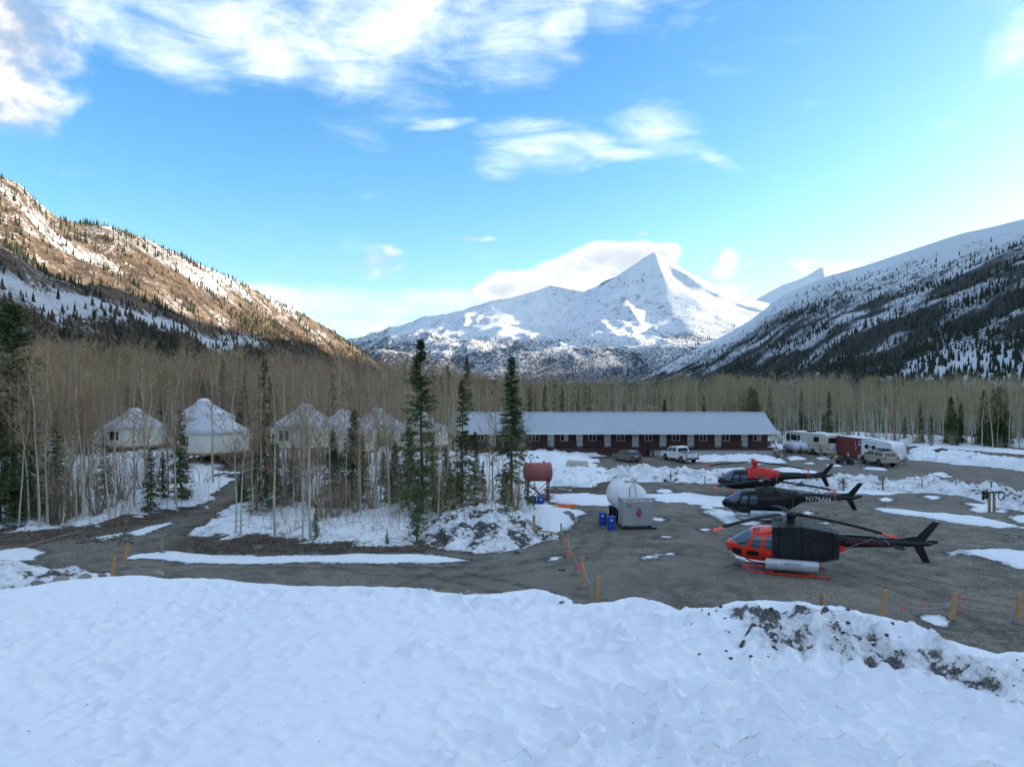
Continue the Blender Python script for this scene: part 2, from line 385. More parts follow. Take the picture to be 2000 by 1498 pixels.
# ---- snow: one sheet that dips under the gravel wherever the ground is bare
PATCH = []   # (polygon, thickness, edge width, wobble, lump, dirt)
def patch(pts, th=.12, edge=.5, wob=.5, lump=.05, dirt=0.0, z=0.0): PATCH.append((poly(pts, z), th, edge, wob, lump, dirt))
patch([(240, 1092), (275, 1082), (330, 1078), (430, 1083), (560, 1086), (700, 1084), (800, 1083), (870, 1088), (905, 1094), (840, 1099), (700, 1099), (560, 1098), (420, 1099), (320, 1094), (270, 1090)], .16, .5, .35, .04)
patch([(-20, 1078), (45, 1071), (88, 1079), (60, 1094), (20, 1093), (-30, 1088)], .14, .4, .5)
patch([(-60, 1098), (60, 1108), (110, 1117), (205, 1124), (190, 1140), (60, 1150), (-60, 1160)], .55, 1.1, .8, .25, .9)
patch([(180, 1052), (235, 1040), (240, 1043), (200, 1056)], .07, .3, .3)
patch([(255, 1040), (330, 1018), (338, 1022), (270, 1046)], .08, .3, .3)
# forest floor west of the drive
patch([(-260, 1040), (60, 1034), (130, 1026), (205, 1034), (250, 1008), (310, 998), (378, 993), (430, 968), (440, 955), (420, 940), (450, 920), (470, 900), (500, 872), (-500, 866)], .30, 1.6, 2.2, .4, .58)
# between drive, yurts and lodge
patch([(372, 1040), (440, 1006), (482, 985), (505, 960), (512, 930), (560, 895), (600, 868), (880, 868), (960, 874), (1060, 876), (1150, 879), (1180, 884), (1120, 900), (1180, 912), (1195, 932), (1100, 950), (1060, 958), (1062, 982), (1010, 1000), (930, 1012),
       (850, 1018), (830, 1045), (780, 1062), (700, 1058), (640, 1060), (560, 1050), (470, 1046), (400, 1044)], .34, 1.5, 2.4, .45, .62)
# dirty pile beside the fence and its low neighbours
patch([(815, 1030), (880, 1012), (960, 1005), (1030, 1010), (1052, 1030), (1095, 1050), (1040, 1061), (1000, 1073), (950, 1076), (880, 1072), (835, 1062)], 1.25, 2.0, .7, .6, 1.0)
patch([(985, 992), (1050, 988), (1100, 992), (1135, 1002), (1110, 1028), (1085, 1042), (1055, 1035), (1010, 1012)], .55, 1.2, .6, .15, .35)
patch([(1072, 962), (1130, 962), (1190, 967), (1188, 988), (1120, 986), (1075, 978)], .12, .6, .9, .05, .1)
# banks in front of the lodge
patch([(985, 880), (1060, 874), (1120, 877), (1175, 881), (1200, 888), (1150, 893), (1165, 903), (1105, 912), (1000, 918), (960, 900)], .8, 3.0, 1.5, .5, .6)
patch([(1060, 935), (1110, 922), (1160, 924), (1190, 936), (1150, 950), (1080, 950)], .8, 1.8, .9, .3, .55)
patch([(1285, 892), (1340, 895), (1420, 892), (1490, 893), (1532, 902), (1480, 906), (1420, 901), (1340, 902)], .5, 1.2, .9, .4, .6)
patch([(1215, 885), (1245, 889), (1250, 894), (1225, 893)], .4, .8, .4, .12, .3)
# windrow pushed up across the lot
W_UP = [(1180, 922), (1230, 921), (1262, 917), (1300, 923), (1400, 926), (1500, 931), (1600, 938), (1650, 937), (1690, 938), (1720, 947), (1800, 940), (1860, 948), (1900, 955), (1935, 946), (2000, 968), (2150, 985)]
W_DN = [(1190, 938), (1240, 941), (1320, 941), (1400, 944), (1500, 950), (1600, 962), (1700, 960), (1800, 962), (1880, 968), (1925, 985), (2000, 1000), (2150, 1030)]
patch(W_UP + W_DN[::-1], .6, 1.3, .9, .8, .85)
patch([(1265, 966), (1340, 963), (1420, 970), (1436, 987), (1385, 987), (1290, 979)], .1, .7, 1.0, .05)
patch([(1375, 988), (1425, 998), (1505, 1012), (1480, 1026), (1425, 1020), (1395, 1004)], .1, .6, .7, .05)
patch([(1600, 955), (1690, 957), (1765, 963), (1740, 968), (1640, 964)], .1, .6, .6, .05)
patch([(1715, 993), (1760, 995), (1850, 1003), (1920, 1011), (1992, 1028), (1950, 1032), (1880, 1022), (1790, 1008), (1740, 1003)], .15, .5, .55, .05)
patch([(1880, 1076), (1960, 1072), (2020, 1080), (2040, 1112), (1990, 1108), (1930, 1093)], .12, .5, .6)
patch([(1718, 975), (1728, 972), (1742, 975), (1736, 979), (1722, 979)], .12, .3, .2)
patch([(1895, 994), (1918, 990), (1936, 995), (1925, 1002), (1905, 1001)], .1, .3, .3)
patch([(1940, 998), (1962, 996), (1958, 1002)], .09, .3, .2)
patch([(1950, 980), (2050, 975), (2060, 992), (1980, 992)], .1, .5, .6)
patch([(1972, 1008), (2040, 1003), (2060, 1022), (1985, 1020)], .12, .5, .5)
patch([(1985, 1030), (2050, 1025), (2050, 1040)], .1, .4, .4)
patch([(1880, 981), (1925, 985), (1945, 990), (1910, 990)], .06, .3, .3)
patch([(1820, 924), (1840, 922), (1850, 926), (1825, 928)], .09, .4, .3)
patch([(1800, 1208), (1830, 1205), (1862, 1217), (1830, 1220)], .07, .3, .5)
patch([(1072, 1090), (1090, 1086), (1098, 1090), (1080, 1095)], .08, .25, .3)
patch([(1262, 1087), (1272, 1086), (1275, 1091), (1265, 1092)], .08, .2, .15)
patch([(1432, 1083), (1456, 1082), (1478, 1087), (1502, 1092), (1490, 1099), (1462, 1096), (1440, 1090)], .12, .35, .35)
patch([(1843, 1080), (1865, 1078), (1880, 1082), (1858, 1085)], .07, .3, .3)
patch([(1612, 908), (1640, 908), (1650, 911), (1620, 912)], .08, .4, .4)
patch([(1690, 912), (1730, 914), (1725, 919), (1685, 916)], .08, .4, .5)
patch([(1500, 918), (1540, 912), (1580, 918), (1600, 926), (1540, 924)], .09, .5, .8)
patch([(1400, 915), (1450, 913), (1465, 917), (1420, 919)], .07, .4, .6)
patch([(1590, 893), (1615, 892), (1622, 897), (1600, 898)], .15, .5, .4)
patch([(1570, 905), (1585, 903), (1590, 907)], .08, .4, .3)
patch([(1535, 893), (1560, 892), (1575, 897), (1545, 899)], .25, .7, .5)
# far right: ploughed ridge and the open snow strip before the trees
patch([(1770, 888), (1790, 880), (1830, 882), (1880, 891), (1920, 897), (2000, 907), (2150, 920), (2150, 934), (2000, 921), (1930, 912), (1880, 908), (1820, 901), (1780, 898)], 1.0, 2.0, 1.2, .5, .4)
patch([(1760, 872), (1800, 866), (1880, 869), (2000, 880), (2200, 893), (2200, 905), (2000, 889), (1880, 879), (1800, 874)], .3, 1.2, 1.2, .1)
patch([(1500, 884), (1545, 879), (1760, 873), (1790, 866), (1900, 868), (2300, 895), (2300, 866), (1700, 848), (1500, 848)], .3, 1.5, 2.0, .2)
# one-off crumbs round the lot
rs = random.Random(11)
for k in range(24):
    px, py = rs.uniform(1230, 2000), rs.uniform(896, 1085)
    wpx = rs.uniform(4, 17); hpx = wpx * rs.uniform(.16, .3)
    patch([(px - wpx, py), (px - wpx * .3, py - hpx), (px + wpx * .6, py - hpx * .6), (px + wpx, py + hpx * .3), (px + wpx * .1, py + hpx)], .05, .3, .4, .02)

def snow_layer(X, Y):
    H = np.full(X.shape, -1.0); Dt = np.zeros(X.shape); L = np.zeros(X.shape)
    n1 = fbm(X * .55, Y * .55, 21, 4) - .5; n2 = fbm(X * 2.2, Y * 2.2, 22, 3) - .5; n3 = ridged(X * .75, Y * .75, 23, 4) - .45
    for pg, th, edge, wob, lump, dirt in PATCH:
        p = np.array(pg); q = (X > p[:, 0].min() - 3) & (X < p[:, 0].max() + 3) & (Y > p[:, 1].min() - 3) & (Y < p[:, 1].max() + 3)
        if not q.any(): continue
        d = sdf(pg, X[q], Y[q]) + n1[q] * 2 * wob + n2[q] * .8 * wob
        s = np.where(d > 0, th * (1 - np.exp(-d / edge * 1.7)), d * .5)
        s = s + np.where(d > 0, 1, 0) * np.clip(d / edge, 0, 1) * lump * (n3[q] * 1.5 + n2[q] * .6)
        better = s > H[q]
        H[q] = np.where(better, s, H[q]); Dt[q] = np.where(better, dirt, Dt[q])
    return H, Dt
_H = snow_layer(GROUND[0], GROUND[1])[0]
link('ground', np_mesh('ground', np.stack(GROUND[:3], 1), grid_faces(len(gx), len(gy)), True, {'lot': GROUND[3], 'slush': sstep(-.32, -.02, _H)}), MAT_GROUND)['kind'] = 'structure'
sxs, sys_ = np.arange(-72, 84, .26), np.concatenate([np.arange(25, 75, .2), np.arange(75, 150, .36)])
XS, YS = np.meshgrid(sxs, sys_, indexing='ij'); XS = XS.ravel(); YS = YS.ravel()
HS, DS = snow_layer(XS, YS)
ZS = ground_z(XS, YS) + np.maximum(HS, -.4)
fa = grid_faces(len(sxs), len(sys_)); keep = (HS[fa] > -.05).any(1); fa = fa[keep]
used = np.unique(fa); remap = np.full(len(XS), -1); remap[used] = np.arange(len(used))
# holes with litter where the wood's floor shows through are cut by the material's dirt noise
SNOW_MESH = np_mesh('snow_cover', np.stack([XS, YS, ZS], 1)[used], remap[fa], True, {'dirt': DS[used]})
def snow_mat(name, bscale, bdist):
    m, t, b = new_mat(name); co = coords(t)
    dA = t.attr('dirt')
    n1 = t.noise(co, .55, 7, .68, .3); n2 = t.noise(co, 3.0, 6, .7); n3 = t.noise(co, 13, 4, .65)
    mixn = t.math('ADD', t.math('MULTIPLY', n1, .70), t.math('MULTIPLY', n2, .30))
    thr = t.math('ADD', t.math('SUBTRACT', .80, t.math('MULTIPLY', dA, .30)), t.ramp(dA, 0, .05, .3, 0))
    dm = t.ramp(mixn, thr, t.math('ADD', thr, .03))
    grey = t.ramp(mixn, t.math('SUBTRACT', thr, .10), t.math('ADD', thr, .02), 0, .55)
    dirtc = t.mix(t.ramp(n3, .35, .65), (.035, .034, .034), (.17, .162, .15))
    sn = t.mix(n2, (.76, .79, .83), (.83, .855, .885))
    sn = t.mix(t.math('MULTIPLY', grey, t.ramp(dA, .02, .3)), sn, (.36, .35, .33))
    t.l.new(t.mix(dm, sn, dirtc), b.inputs['Base Color']); b.inputs['Roughness'].default_value = .7
    b.inputs['Specular IOR Level'].default_value = .3
    h = t.math('ADD', t.math('MULTIPLY', t.noise(co, bscale, 5, .6), 1.0), t.math('MULTIPLY', t.math('MULTIPLY', dm, n3), 1.4))
    h = t.math('SUBTRACT', h, t.math('MULTIPLY', dm, .5))
    bump(t, b, h, bdist)
    return m
MAT_SNOW = snow_mat('snow', 3.5, .16)
link('snow_cover', SNOW_MESH, MAT_SNOW)['kind'] = 'structure'

# ---- the snowfield under the camera, up to its crest above the lot
fx, fy = np.concatenate([np.arange(-36, -26, .3), np.arange(-26, -17, .1), np.arange(-17, 17, .065), np.arange(17, 26, .1), np.arange(26, 36, .3)]), np.concatenate([np.arange(-30, 8, 1.0), np.arange(8, 15, .3), np.arange(15, 23, .06), np.arange(23, 36.5, .09)])
XF, YF = np.meshgrid(fx, fy, indexing='ij'); XF = XF.ravel(); YF = YF.ravel()
cyv = np.interp(XF, FCREST[:, 0], FCREST[:, 1]); czv = np.interp(XF, FCREST[:, 0], FCREST[:, 2])
d = cyv - YF                                          # metres in front of the crest (towards the camera)
east = sstep(6, 14, XF)
roll = czv - .22 * sstep(0, 4, d) - .18 * sstep(4, 20, d) - east * .30 * sstep(.6, 4.5, d)
back = np.where(d < 0, (-d) ** 1.15 * 1.1, 0)
# sun cups: shallow scoops drawn out across the slope
def cups(x, y, s, seed, st=1.5, rot=-20):
    c, q = math.cos(R(rot)), math.sin(R(rot)); wx, wy = fbm(x * .9, y * .9, seed + 3, 3) - .5, fbm(x * .9 + 40, y * .9, seed + 5, 3) - .5
    u = (x * c + y * q) / (s * st) + wx * 1.5; v = (-x * q + y * c) / s + wy * 1.5; return np.minimum(worley(u, v, seed), .75)
patchy = .45 + .7 * sstep(.38, .62, fbm(XF * .22, YF * .22, 55, 3))
wid = (.42 + .58 * sstep(-10, 4, XF)) * patchy
ZF = roll - back + sstep(-.2, 1.2, d) * (wid * (.95 * (cups(XF, YF, .42, 41, 1.7) - .2) + .16 * (fbm(XF * 2.6, YF * 3.6, 44, 2) - .5)) + .05 * (fbm(XF * 1.7, YF * 1.7, 47, 3) - .5) + .02 * (fbm(XF * 5, YF * 5, 46, 3) - .5) + .45 * (fbm(XF * .16, YF * .16, 48, 2) - .5)) + (fbm(XF * 1.3, YF * 1.3, 49, 3) - .5) * .12
dirtF = .9 * sstep(7.0, 9.4, XF) * sstep(.2, 1.1, d) * (1 - sstep(4.4, 6.6, d)) + .5 * sstep(5.0, 5.8, XF) * (1 - sstep(8, 9, XF)) * (1 - sstep(.3, 1.6, d)) * sstep(-.6, 0, d)
ZF = ZF + np.clip(dirtF, 0, 1) * (ridged(XF * .8, YF * .8, 52, 4) - .5) * .5
ZF = np.where(d > 1.0, np.maximum(ZF, .14 + .3 * ZF), ZF)
fa = grid_faces(len(fx), len(fy)); keep = (ZF[fa] > -.25).any(1); fa = fa[keep]; used = np.unique(fa); remap = np.full(len(XF), -1); remap[used] = np.arange(len(used))
SF = (XF, YF, ZF)
me = np_mesh('snow_field', np.stack([XF, YF, ZF], 1)[used], remap[fa], True, {'dirt': np.clip(dirtF, 0, 1)[used]})
link('snow_field', me, snow_mat('snow_near', 9.0, .02))['kind'] = 'structure'
def field_z(x, y):
    i = min(len(fx) - 1, int(np.searchsorted(fx, x))); j = min(len(fy) - 1, int(np.searchsorted(fy, y))); return float(ZF[i * len(fy) + j])
# ================================================================== MOUNTAINS
def elev(px, py):
    a = math.atan((px - CX) / F); return math.degrees(a), math.tan(math.atan((CY - py) / F * math.cos(a)))
def slope_mesh(name, ridge_px, ext, rb, rr, prof, amp, seed, nA, nV, az0, az1, ridge_amp=1.0):
    """hillside between a foot line and a ridge line, both real distances; ext: (azimuth, tan elevation) beyond the frame"""
    pts = sorted([elev(*p) for p in ridge_px] + ext); A = np.array([p[0] for p in pts]); T = np.array([p[1] for p in pts])
    az_ = np.linspace(az0, az1, nA); v = np.concatenate([np.linspace(0, 1, nV), np.linspace(1.03, 1.7, 14)])
    AA, VV = np.meshgrid(az_, v, indexing='ij'); te = np.interp(AA, A, T)
    RB = np.interp(AA, [p[0] for p in rb], [p[1] for p in rb]); RR = np.interp(AA, [p[0] for p in rr], [p[1] for p in rr])
    rng = RB + (RR - RB) * VV
    top = CAMZ + RR * te; zb = 2.0
    z = np.where(VV <= 1, zb + (top - zb) * prof(np.clip(VV, 0, 1)), top * (1 - .45 * ((VV - 1) / .7)) )
    ar = np.radians(AA); x = rng * np.sin(ar); y = rng * np.cos(ar)
    m_ = np.clip(VV * 4, 0, 1) * np.where(VV <= 1, np.clip((1.02 - VV) * 6, .12 * ridge_amp, 1), .4)
    s = 1 / 220.
    n = (fbm(x * s, y * s, seed, 6) - .5) * 2 * amp + (ridged(x * s * 1.3, y * s * 1.3, seed + 9, 5) - .5) * amp * .8
    z = z + n * m_ - 6 * (1 - np.clip(VV * 30, 0, 1))
    return AA.ravel(), VV.ravel(), x.ravel(), y.ravel(), z.ravel(), len(az_), len(v)
def mtn_obj(name, data, mat, attrs):
    AA, VV, x, y, z, nu, nv = data
    o = link(name, np_mesh(name, np.stack([x, y, z], 1), grid_faces(nu, nv), True, attrs), mat); o['kind'] = 'structure'; return o
def tree_mass(name, pts, hts, seed, mat, label, wide=.2, flags=None):
    """thousands of far spruces, each a ragged stack of cones, as one mass"""
    rg = np.random.default_rng(seed); n = len(pts); k = 5
    tiers = [(0.05, .62, 1.0), (.38, 1.0, .62)]; V = []; Fs = []; base = 0
    for (z0, z1, wr) in tiers:
        ang = np.linspace(0, 2 * np.pi, k, endpoint=False)[None, :] + rg.uniform(0, 6, (n, 1))
        rad = (hts * wide * wr)[:, None] * rg.uniform(.6, 1.25, (n, k))
        ring = np.stack([pts[:, 0:1] + rad * np.cos(ang), pts[:, 1:2] + rad * np.sin(ang), pts[:, 2:3] + (hts * z0)[:, None] + rg.uniform(-.08, .08, (n, k)) * hts[:, None]], -1)
        tip = np.stack([pts[:, 0], pts[:, 1], pts[:, 2] + hts * z1], -1)[:, None, :]
        vv = np.concatenate([ring, tip], 1).reshape(-1, 3); V.append(vv)
        i = np.arange(n)[:, None] * (k + 1) + base; j = np.arange(k)[None, :]
        Fs.append(np.stack([i + j, i + (j + 1) % k, np.broadcast_to(i + k, (n, k))], -1).reshape(-1, 3)); base += n * (k + 1)
    me = np_mesh(name, np.concatenate(V), np.concatenate(Fs), False)
    o = link(name, me, mat); tag(o, label, 'forest', None, 'stuff'); return o

def mtn_mat(name, spec):
    """spec gives the colours; attributes: bush (dark scrub share), rock (bare share), snow (bias), st (along, up) in metres"""
    m, t, b = new_mat(name); co = coords(t); st = t.attr('st', 'Vector')
    bush, rock, bias = t.attr('bush'), t.attr('rock'), t.attr('bias')
    s_ = t.sep(st)
    k = spec.get('k', 1.0)
    al = t.comb(t.math('MULTIPLY', s_[0], spec.get('sx', .35)), s_[1], 0.0)
    n1 = t.noise(t.vmath('SCALE', al, .0042 * k), 1.0, 9, .66, .8)
    n2 = t.noise(t.vmath('SCALE', co, .025 * k), 1.0, 6, .7)
    n3 = t.noise(t.vmath('SCALE', co, .11 * k), 1.0, 5, .7)
    rk = t.mix(t.ramp(n2, .35, .65), spec['rock0'], spec['rock1']); rk = t.mix(t.ramp(n3, .45, .7, 0, .7), rk, spec['brush'])
    n4 = t.noise(t.vmath('SCALE', co, .34 * k), 1.0, 3, .7)
    def dev(*pairs):
        o = 0.0
        for n_, w_ in pairs: o = t.math('MULTIPLY_ADD', t.math('SUBTRACT', n_, .5), w_, o)
        return o
    snow = t.ramp(t.math('ADD', dev((n1, .9), (n2, .8), (n3, 1.2), (n4, 1.0)), t.math('SUBTRACT', bias, rock)), -.04, .05)
    sn = t.mix(n2, (.60, .645, .71), (.72, .75, .80))
    c = t.mix(snow, rk, sn)
    bm_ = t.ramp(t.math('ADD', dev((n1, .7), (n2, .6), (n3, 1.1), (n4, .9)), bush), -.03, .06)
    c = t.mix(bm_, c, t.mix(n2, spec['bush0'], spec['bush1']))
    t.l.new(c, b.inputs['Base Color']); b.inputs['Roughness'].default_value = .95; b.inputs['Specular IOR Level'].default_value = .1
    bump(t, b, t.math('ADD', t.math('MULTIPLY', n2, 1.0), t.math('MULTIPLY', n3, .5)), spec.get('bump', 9.0))
    return m
def st_attr(d):
    AA, VV, x, y, z = d[:5]; return np.stack([np.hypot(x, y) * .3 + np.radians(AA) * 1100, z, np.zeros_like(z)], 1)

# ---- left mountain, upper half in sun
LR = [(0, 345), (40, 362), (75, 398), (110, 425), (150, 437), (210, 441), (260, 456), (330, 488), (400, 520), (470, 551), (520, 577), (580, 607), (640, 641), (690, 674), (730, 703), (760, 726), (790, 748)]
dl = slope_mesh('mountain_left', LR, [(-60, math.tan(R(19))), (-50, math.tan(R(16.5))), (-44, math.tan(R(14))), (-110, math.tan(R(20))), (-150, math.tan(R(10))), (-178, math.tan(R(8))), (-8.2, 0.001)],  # stretch behind the camera is unseen, added to shape the low sky light
                [(-178, 500), (-110, 260), (-36, 330), (-25, 520), (-15, 1100), (-9, 1900), (-7, 2100)], [(-178, 1200), (-110, 900), (-36, 1050), (-25, 1350), (-15, 1900), (-9, 2500), (-7, 2650)],
                lambda v: .16 * sstep(0, .5, v) + .84 * v ** 1.55, 24, 71, 520, 125, -178, -7.2)
AA, VV, x, y, z = dl[:5]
up = np.clip(z / 300, 0, 1); nz = fbm(x / 160., y / 160., 81, 4); nz2 = fbm(x / 50., y / 50., 83, 4)
lt_ = .20 + .42 * sstep(-30, -13, AA); lower = 1 - sstep(lt_, lt_ + .2, VV + (nz - .5) * .3)
cliff = sstep(.34, .46, VV + (nz - .5) * .25) * (1 - sstep(.60, .74, VV + (nz2 - .5) * .2))
snowband = np.exp(-((VV - .36 - .1 * (nz - .5) - .05 * (nz2 - .5)) / .042) ** 2) * sstep(-15, -25, AA)
mL = mtn_mat('mountain_left', dict(rock0=(.055, .042, .036), rock1=(.20, .145, .10), brush=(.16, .12, .085), bush0=(.035, .036, .026), bush1=(.10, .075, .05), sx=.22, bump=14.0, k=1.6))
mtn_obj('mountain_left', dl, mL, {'bush': .18 * lower - .20 + .5 * (fbm(x / 60., y / 60., 85, 4) - .5) - .35 * snowband + .12 * sstep(-20, -10, AA), 'rock': .08 * cliff + .02 * lower + .10 + .08 * sstep(-22, -12, AA) + .5 * (nz2 - .5) + .02, 'bias': .50 * snowband + .04 * sstep(.7, .95, VV), 'st': st_attr(dl)})
m, t, b = new_mat('spruce_far'); oi = coords(t); t.l.new(t.mix(t.noise(t.vmath('SCALE', oi, .05), 1.0, 4, .7), (.018, .026, .02), (.05, .056, .036)), b.inputs['Base Color']); b.inputs['Roughness'].default_value = 1; b.inputs['Specular IOR Level'].default_value = 0
MAT_FAR = m
m, t, b = new_mat('birch_far'); oi = coords(t); t.l.new(t.mix(t.noise(t.vmath('SCALE', oi, .05), 1.0, 4, .7), (.06, .045, .034), (.12, .09, .065)), b.inputs['Base Color']); b.inputs['Roughness'].default_value = 1; b.inputs['Specular IOR Level'].default_value = 0
MAT_FARB = m
def scatter(d, n, dens, seed, h0, h1, sink=.5):
    """random spots on a slope mesh, kept with the given density (0..1) at each vertex"""
    AA, VV, x, y, z, nu, nv = d; rg = np.random.default_rng(seed)
    iu = rg.integers(0, nu - 1, n); iv = rg.integers(0, nv - 15, n); fu, fv = rg.random(n), rg.random(n)
    i = iu * nv + iv; keep = rg.random(n) < dens[i]; i = i[keep]; fu, fv = fu[keep], fv[keep]
    def bl(q): return (q[i] * (1 - fu) + q[i + nv] * fu) * (1 - fv) + (q[i + 1] * (1 - fu) + q[i + nv + 1] * fu) * fv
    pts = np.stack([bl(x), bl(y), bl(z) - sink], 1); return pts, rg.uniform(h0, h1, len(pts)) * rg.uniform(.6, 1.15, len(pts))
clump = sstep(.48, .60, fbm(x / 70., y / 70., 91, 4))
densL = np.clip(.95 * sstep(.10, .2, VV + (nz - .5) * .2) * lower * (.25 + clump * .75) + (1 - lower) * (.05 + .36 * clump * (1 - snowband)) + .35 * np.exp(-((VV - .98) / .03) ** 2) * sstep(-33, -30, AA) + .5 * sstep(-20, -10, AA) * clump, 0, 1) * sstep(-60, -50, AA)
densL = densL * (1 - .85 * snowband)
pL, hL = scatter(dl, 120000, densL, 5, 5.5, 11)
tree_mass('mountain_forest', pL, hL, 6, MAT_FAR, 'dark spruce forest scattered over the sunlit brown mountainside', .17)
pB, hB = scatter(dl, 60000, np.clip(lower * .8 * sstep(.06, .12, VV) * (1 - snowband), 0, 1) * sstep(-60, -50, AA), 15, 6, 10)
tree_mass('mountain_birchwood', pB, hB, 16, MAT_FARB, 'leafless brown wood on the foot of the brown mountainside', .26)

# ---- right mountain, wholly in shade
RRg = [(1180, 752), (1250, 738), (1300, 715), (1345, 690), (1422, 652), (1468, 624), (1510, 590), (1545, 569), (1615, 541), (1702, 515), (1790, 485), (1877, 456), (1925, 445), (1965, 436), (2000, 428)]
dr = slope_mesh('mountain_right', RRg, [(6, .0005), (42, math.tan(R(12.2))), (50, math.tan(R(14.5))), (60, math.tan(R(16.5))), (80, math.tan(R(18.0))), (105, math.tan(R(18.5))), (135, math.tan(R(13))), (150, math.tan(R(10))), (180, math.tan(R(8)))],  # ridge end behind the camera is unseen, added to limit low sky light
                [(6, 2300), (15, 1500), (25, 800), (36, 520), (60, 420), (150, 400), (180, 500)], [(6, 2900), (15, 2700), (25, 2100), (36, 1750), (60, 1400), (150, 1200), (180, 1200)],
                lambda v: .10 * sstep(0, .5, v) + .9 * v ** 1.3, 17, 171, 500, 125, 6.2, 180)
AA, VV, x, y, z = dr[:5]
nz = fbm(x / 190., y / 190., 181, 4); nz2 = fbm(x / 60., y / 60., 183, 4)
lowr = 1 - sstep(.18, .50, VV + (nz - .5) * .35); midr = (1 - sstep(.55, .92, VV + (nz - .5) * .25))
clear_ = np.exp(-((VV - .10) / .05) ** 2) * np.exp(-((AA - 33) / 2.6) ** 2)
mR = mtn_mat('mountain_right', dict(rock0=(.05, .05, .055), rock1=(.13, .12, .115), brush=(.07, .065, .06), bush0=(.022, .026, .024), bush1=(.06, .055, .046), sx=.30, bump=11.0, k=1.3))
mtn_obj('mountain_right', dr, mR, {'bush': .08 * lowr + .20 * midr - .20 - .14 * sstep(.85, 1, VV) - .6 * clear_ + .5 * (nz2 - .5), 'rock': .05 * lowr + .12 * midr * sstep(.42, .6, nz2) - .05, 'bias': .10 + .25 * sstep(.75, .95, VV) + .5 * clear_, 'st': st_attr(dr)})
clump = sstep(.46, .60, fbm(x / 80., y / 80., 191, 4)); streak_ = sstep(.5, .62, fbm(np.hypot(x, y) / 300., z / 28., 193, 4))
densR = np.clip(.62 * lowr * (.15 + .85 * clump) * sstep(.03, .06, VV) + midr * (.07 + .45 * clump * streak_ + .16 * streak_), 0, 1) * (1 - sstep(50, 56, AA)) * (1 - .9 * clear_)
pR, hR = scatter(dr, 200000, densR, 7, 6.5, 12)
tree_mass('hillside_forest', pR, hR, 8, MAT_FAR, 'dark spruce forest climbing the shaded snowy mountainside', .17)

# ---- the pyramid peak between them: heights fall away from a net of ridges
def ridge_line(pts):
    out = []
    for px, py, Yd in pts: out.append(((px - CX) / F * Yd, Yd, CAMZ + (CY - py) / F * Yd))
    return out
RIDGES = [(ridge_line([(640, 722, 3300), (720, 680, 3700), (790, 664, 3950), (850, 641, 4200), (905, 614, 4350), (960, 584, 4500), (1000, 578, 4600), (1040, 567, 4720), (1072, 556, 4850), (1105, 561, 4850), (1140, 567, 4800), (1190, 546, 4850), (1240, 513, 4920), (1262, 498, 4960), (1279, 489, 5000), (1300, 500, 5010), (1330, 524, 5030), (1370, 545, 5050), (1400, 556, 5050), (1440, 572, 5050), (1490, 590, 5000), (1540, 622, 4900), (1640, 690, 4700)]), 2300),
          (ridge_line([(1279, 489, 5000), (1292, 530, 4720), (1305, 566, 4480), (1325, 610, 4150), (1345, 650, 3750), (1365, 690, 3300)]), 1300),
          (ridge_line([(1240, 513, 4920), (1205, 575, 4500), (1150, 625, 4050), (1090, 668, 3600)]), 1000),
          (ridge_line([(1072, 556, 4850), (1010, 610, 4350), (940, 662, 3800)]), 1000),
          (ridge_line([(1400, 556, 5050), (1430, 620, 4500), (1450, 670, 3900)]), 1000),
          (ridge_line([(1140, 567, 4800), (1080, 620, 4300), (1020, 668, 3800)]), 800)]
px_, py_ = np.linspace(-1700, 3000, 280), np.linspace(2100, 6400, 220)
x, y = np.meshgrid(px_, py_, indexing='ij'); x = x.ravel(); y = y.ravel(); z = np.zeros(x.shape); near = np.full(x.shape, 1e9)
for line, L in RIDGES:
    for (a, b_) in zip(line[:-1], line[1:]):
        ex, ey = b_[0] - a[0], b_[1] - a[1]; tt = np.clip(((x - a[0]) * ex + (y - a[1]) * ey) / (ex * ex + ey * ey), 0, 1)
        d_ = np.hypot(x - a[0] - tt * ex, y - a[1] - tt * ey); h_ = a[2] + (b_[2] - a[2]) * tt
        q = h_ * (.72 * np.exp(-d_ / (L * .42)) + .28 * np.clip(1 - d_ / (L * 1.25), 0, 1))
        k_ = 10.0; z = np.log(np.exp(np.clip(z / k_, -50, 200)) + np.exp(np.clip(q / k_, -50, 200))) * k_ if False else np.maximum(z, q); near = np.minimum(near, d_)
gul = ridged(x / 330., y / 520., 201, 5); z = z + (fbm(x / 420., y / 420., 203, 6) - .5) * 110 * np.clip(near / 260, 0, 1) * np.clip(z / 200, 0, 1) + (gul - .5) * 120 * (1 - .75 * sstep(820, 980, x)) * np.clip(near / 240, 0.0, 1) * np.clip(z / 350, 0, 1)
z = z * sstep(2100, 2900, y) - 8 - 30 * (1 - sstep(2100, 2250, y))
hh = np.clip(z / 650, 0, 1.5); nzc = fbm(x / 260., y / 260., 205, 5)
mC = mtn_mat('mountain_peak', dict(rock0=(.10, .10, .115), rock1=(.2, .19, .19), brush=(.12, .12, .13), bush0=(.03, .036, .05), bush1=(.065, .07, .085), sx=.6, bump=16.0, k=.62))
o = link('mountain_peak', np_mesh('mountain_peak', np.stack([x, y, z], 1), grid_faces(len(px_), len(py_)), True,
     {'bush': .46 * (1 - sstep(.08, .72, hh + (nzc - .5) * .4)) - .34 - .2 * sstep(.65, .85, hh), 'rock': .55 * sstep(.7, 1.0, hh) * sstep(.35, .6, gul) * (1 - sstep(850, 1000, x)) + .05, 'bias': np.full(x.shape, .26), 'st': np.stack([x, z, np.zeros_like(z)], 1)}), mC); o['kind'] = 'structure'
dc = (x, hh, x, y, z, len(px_), len(py_))
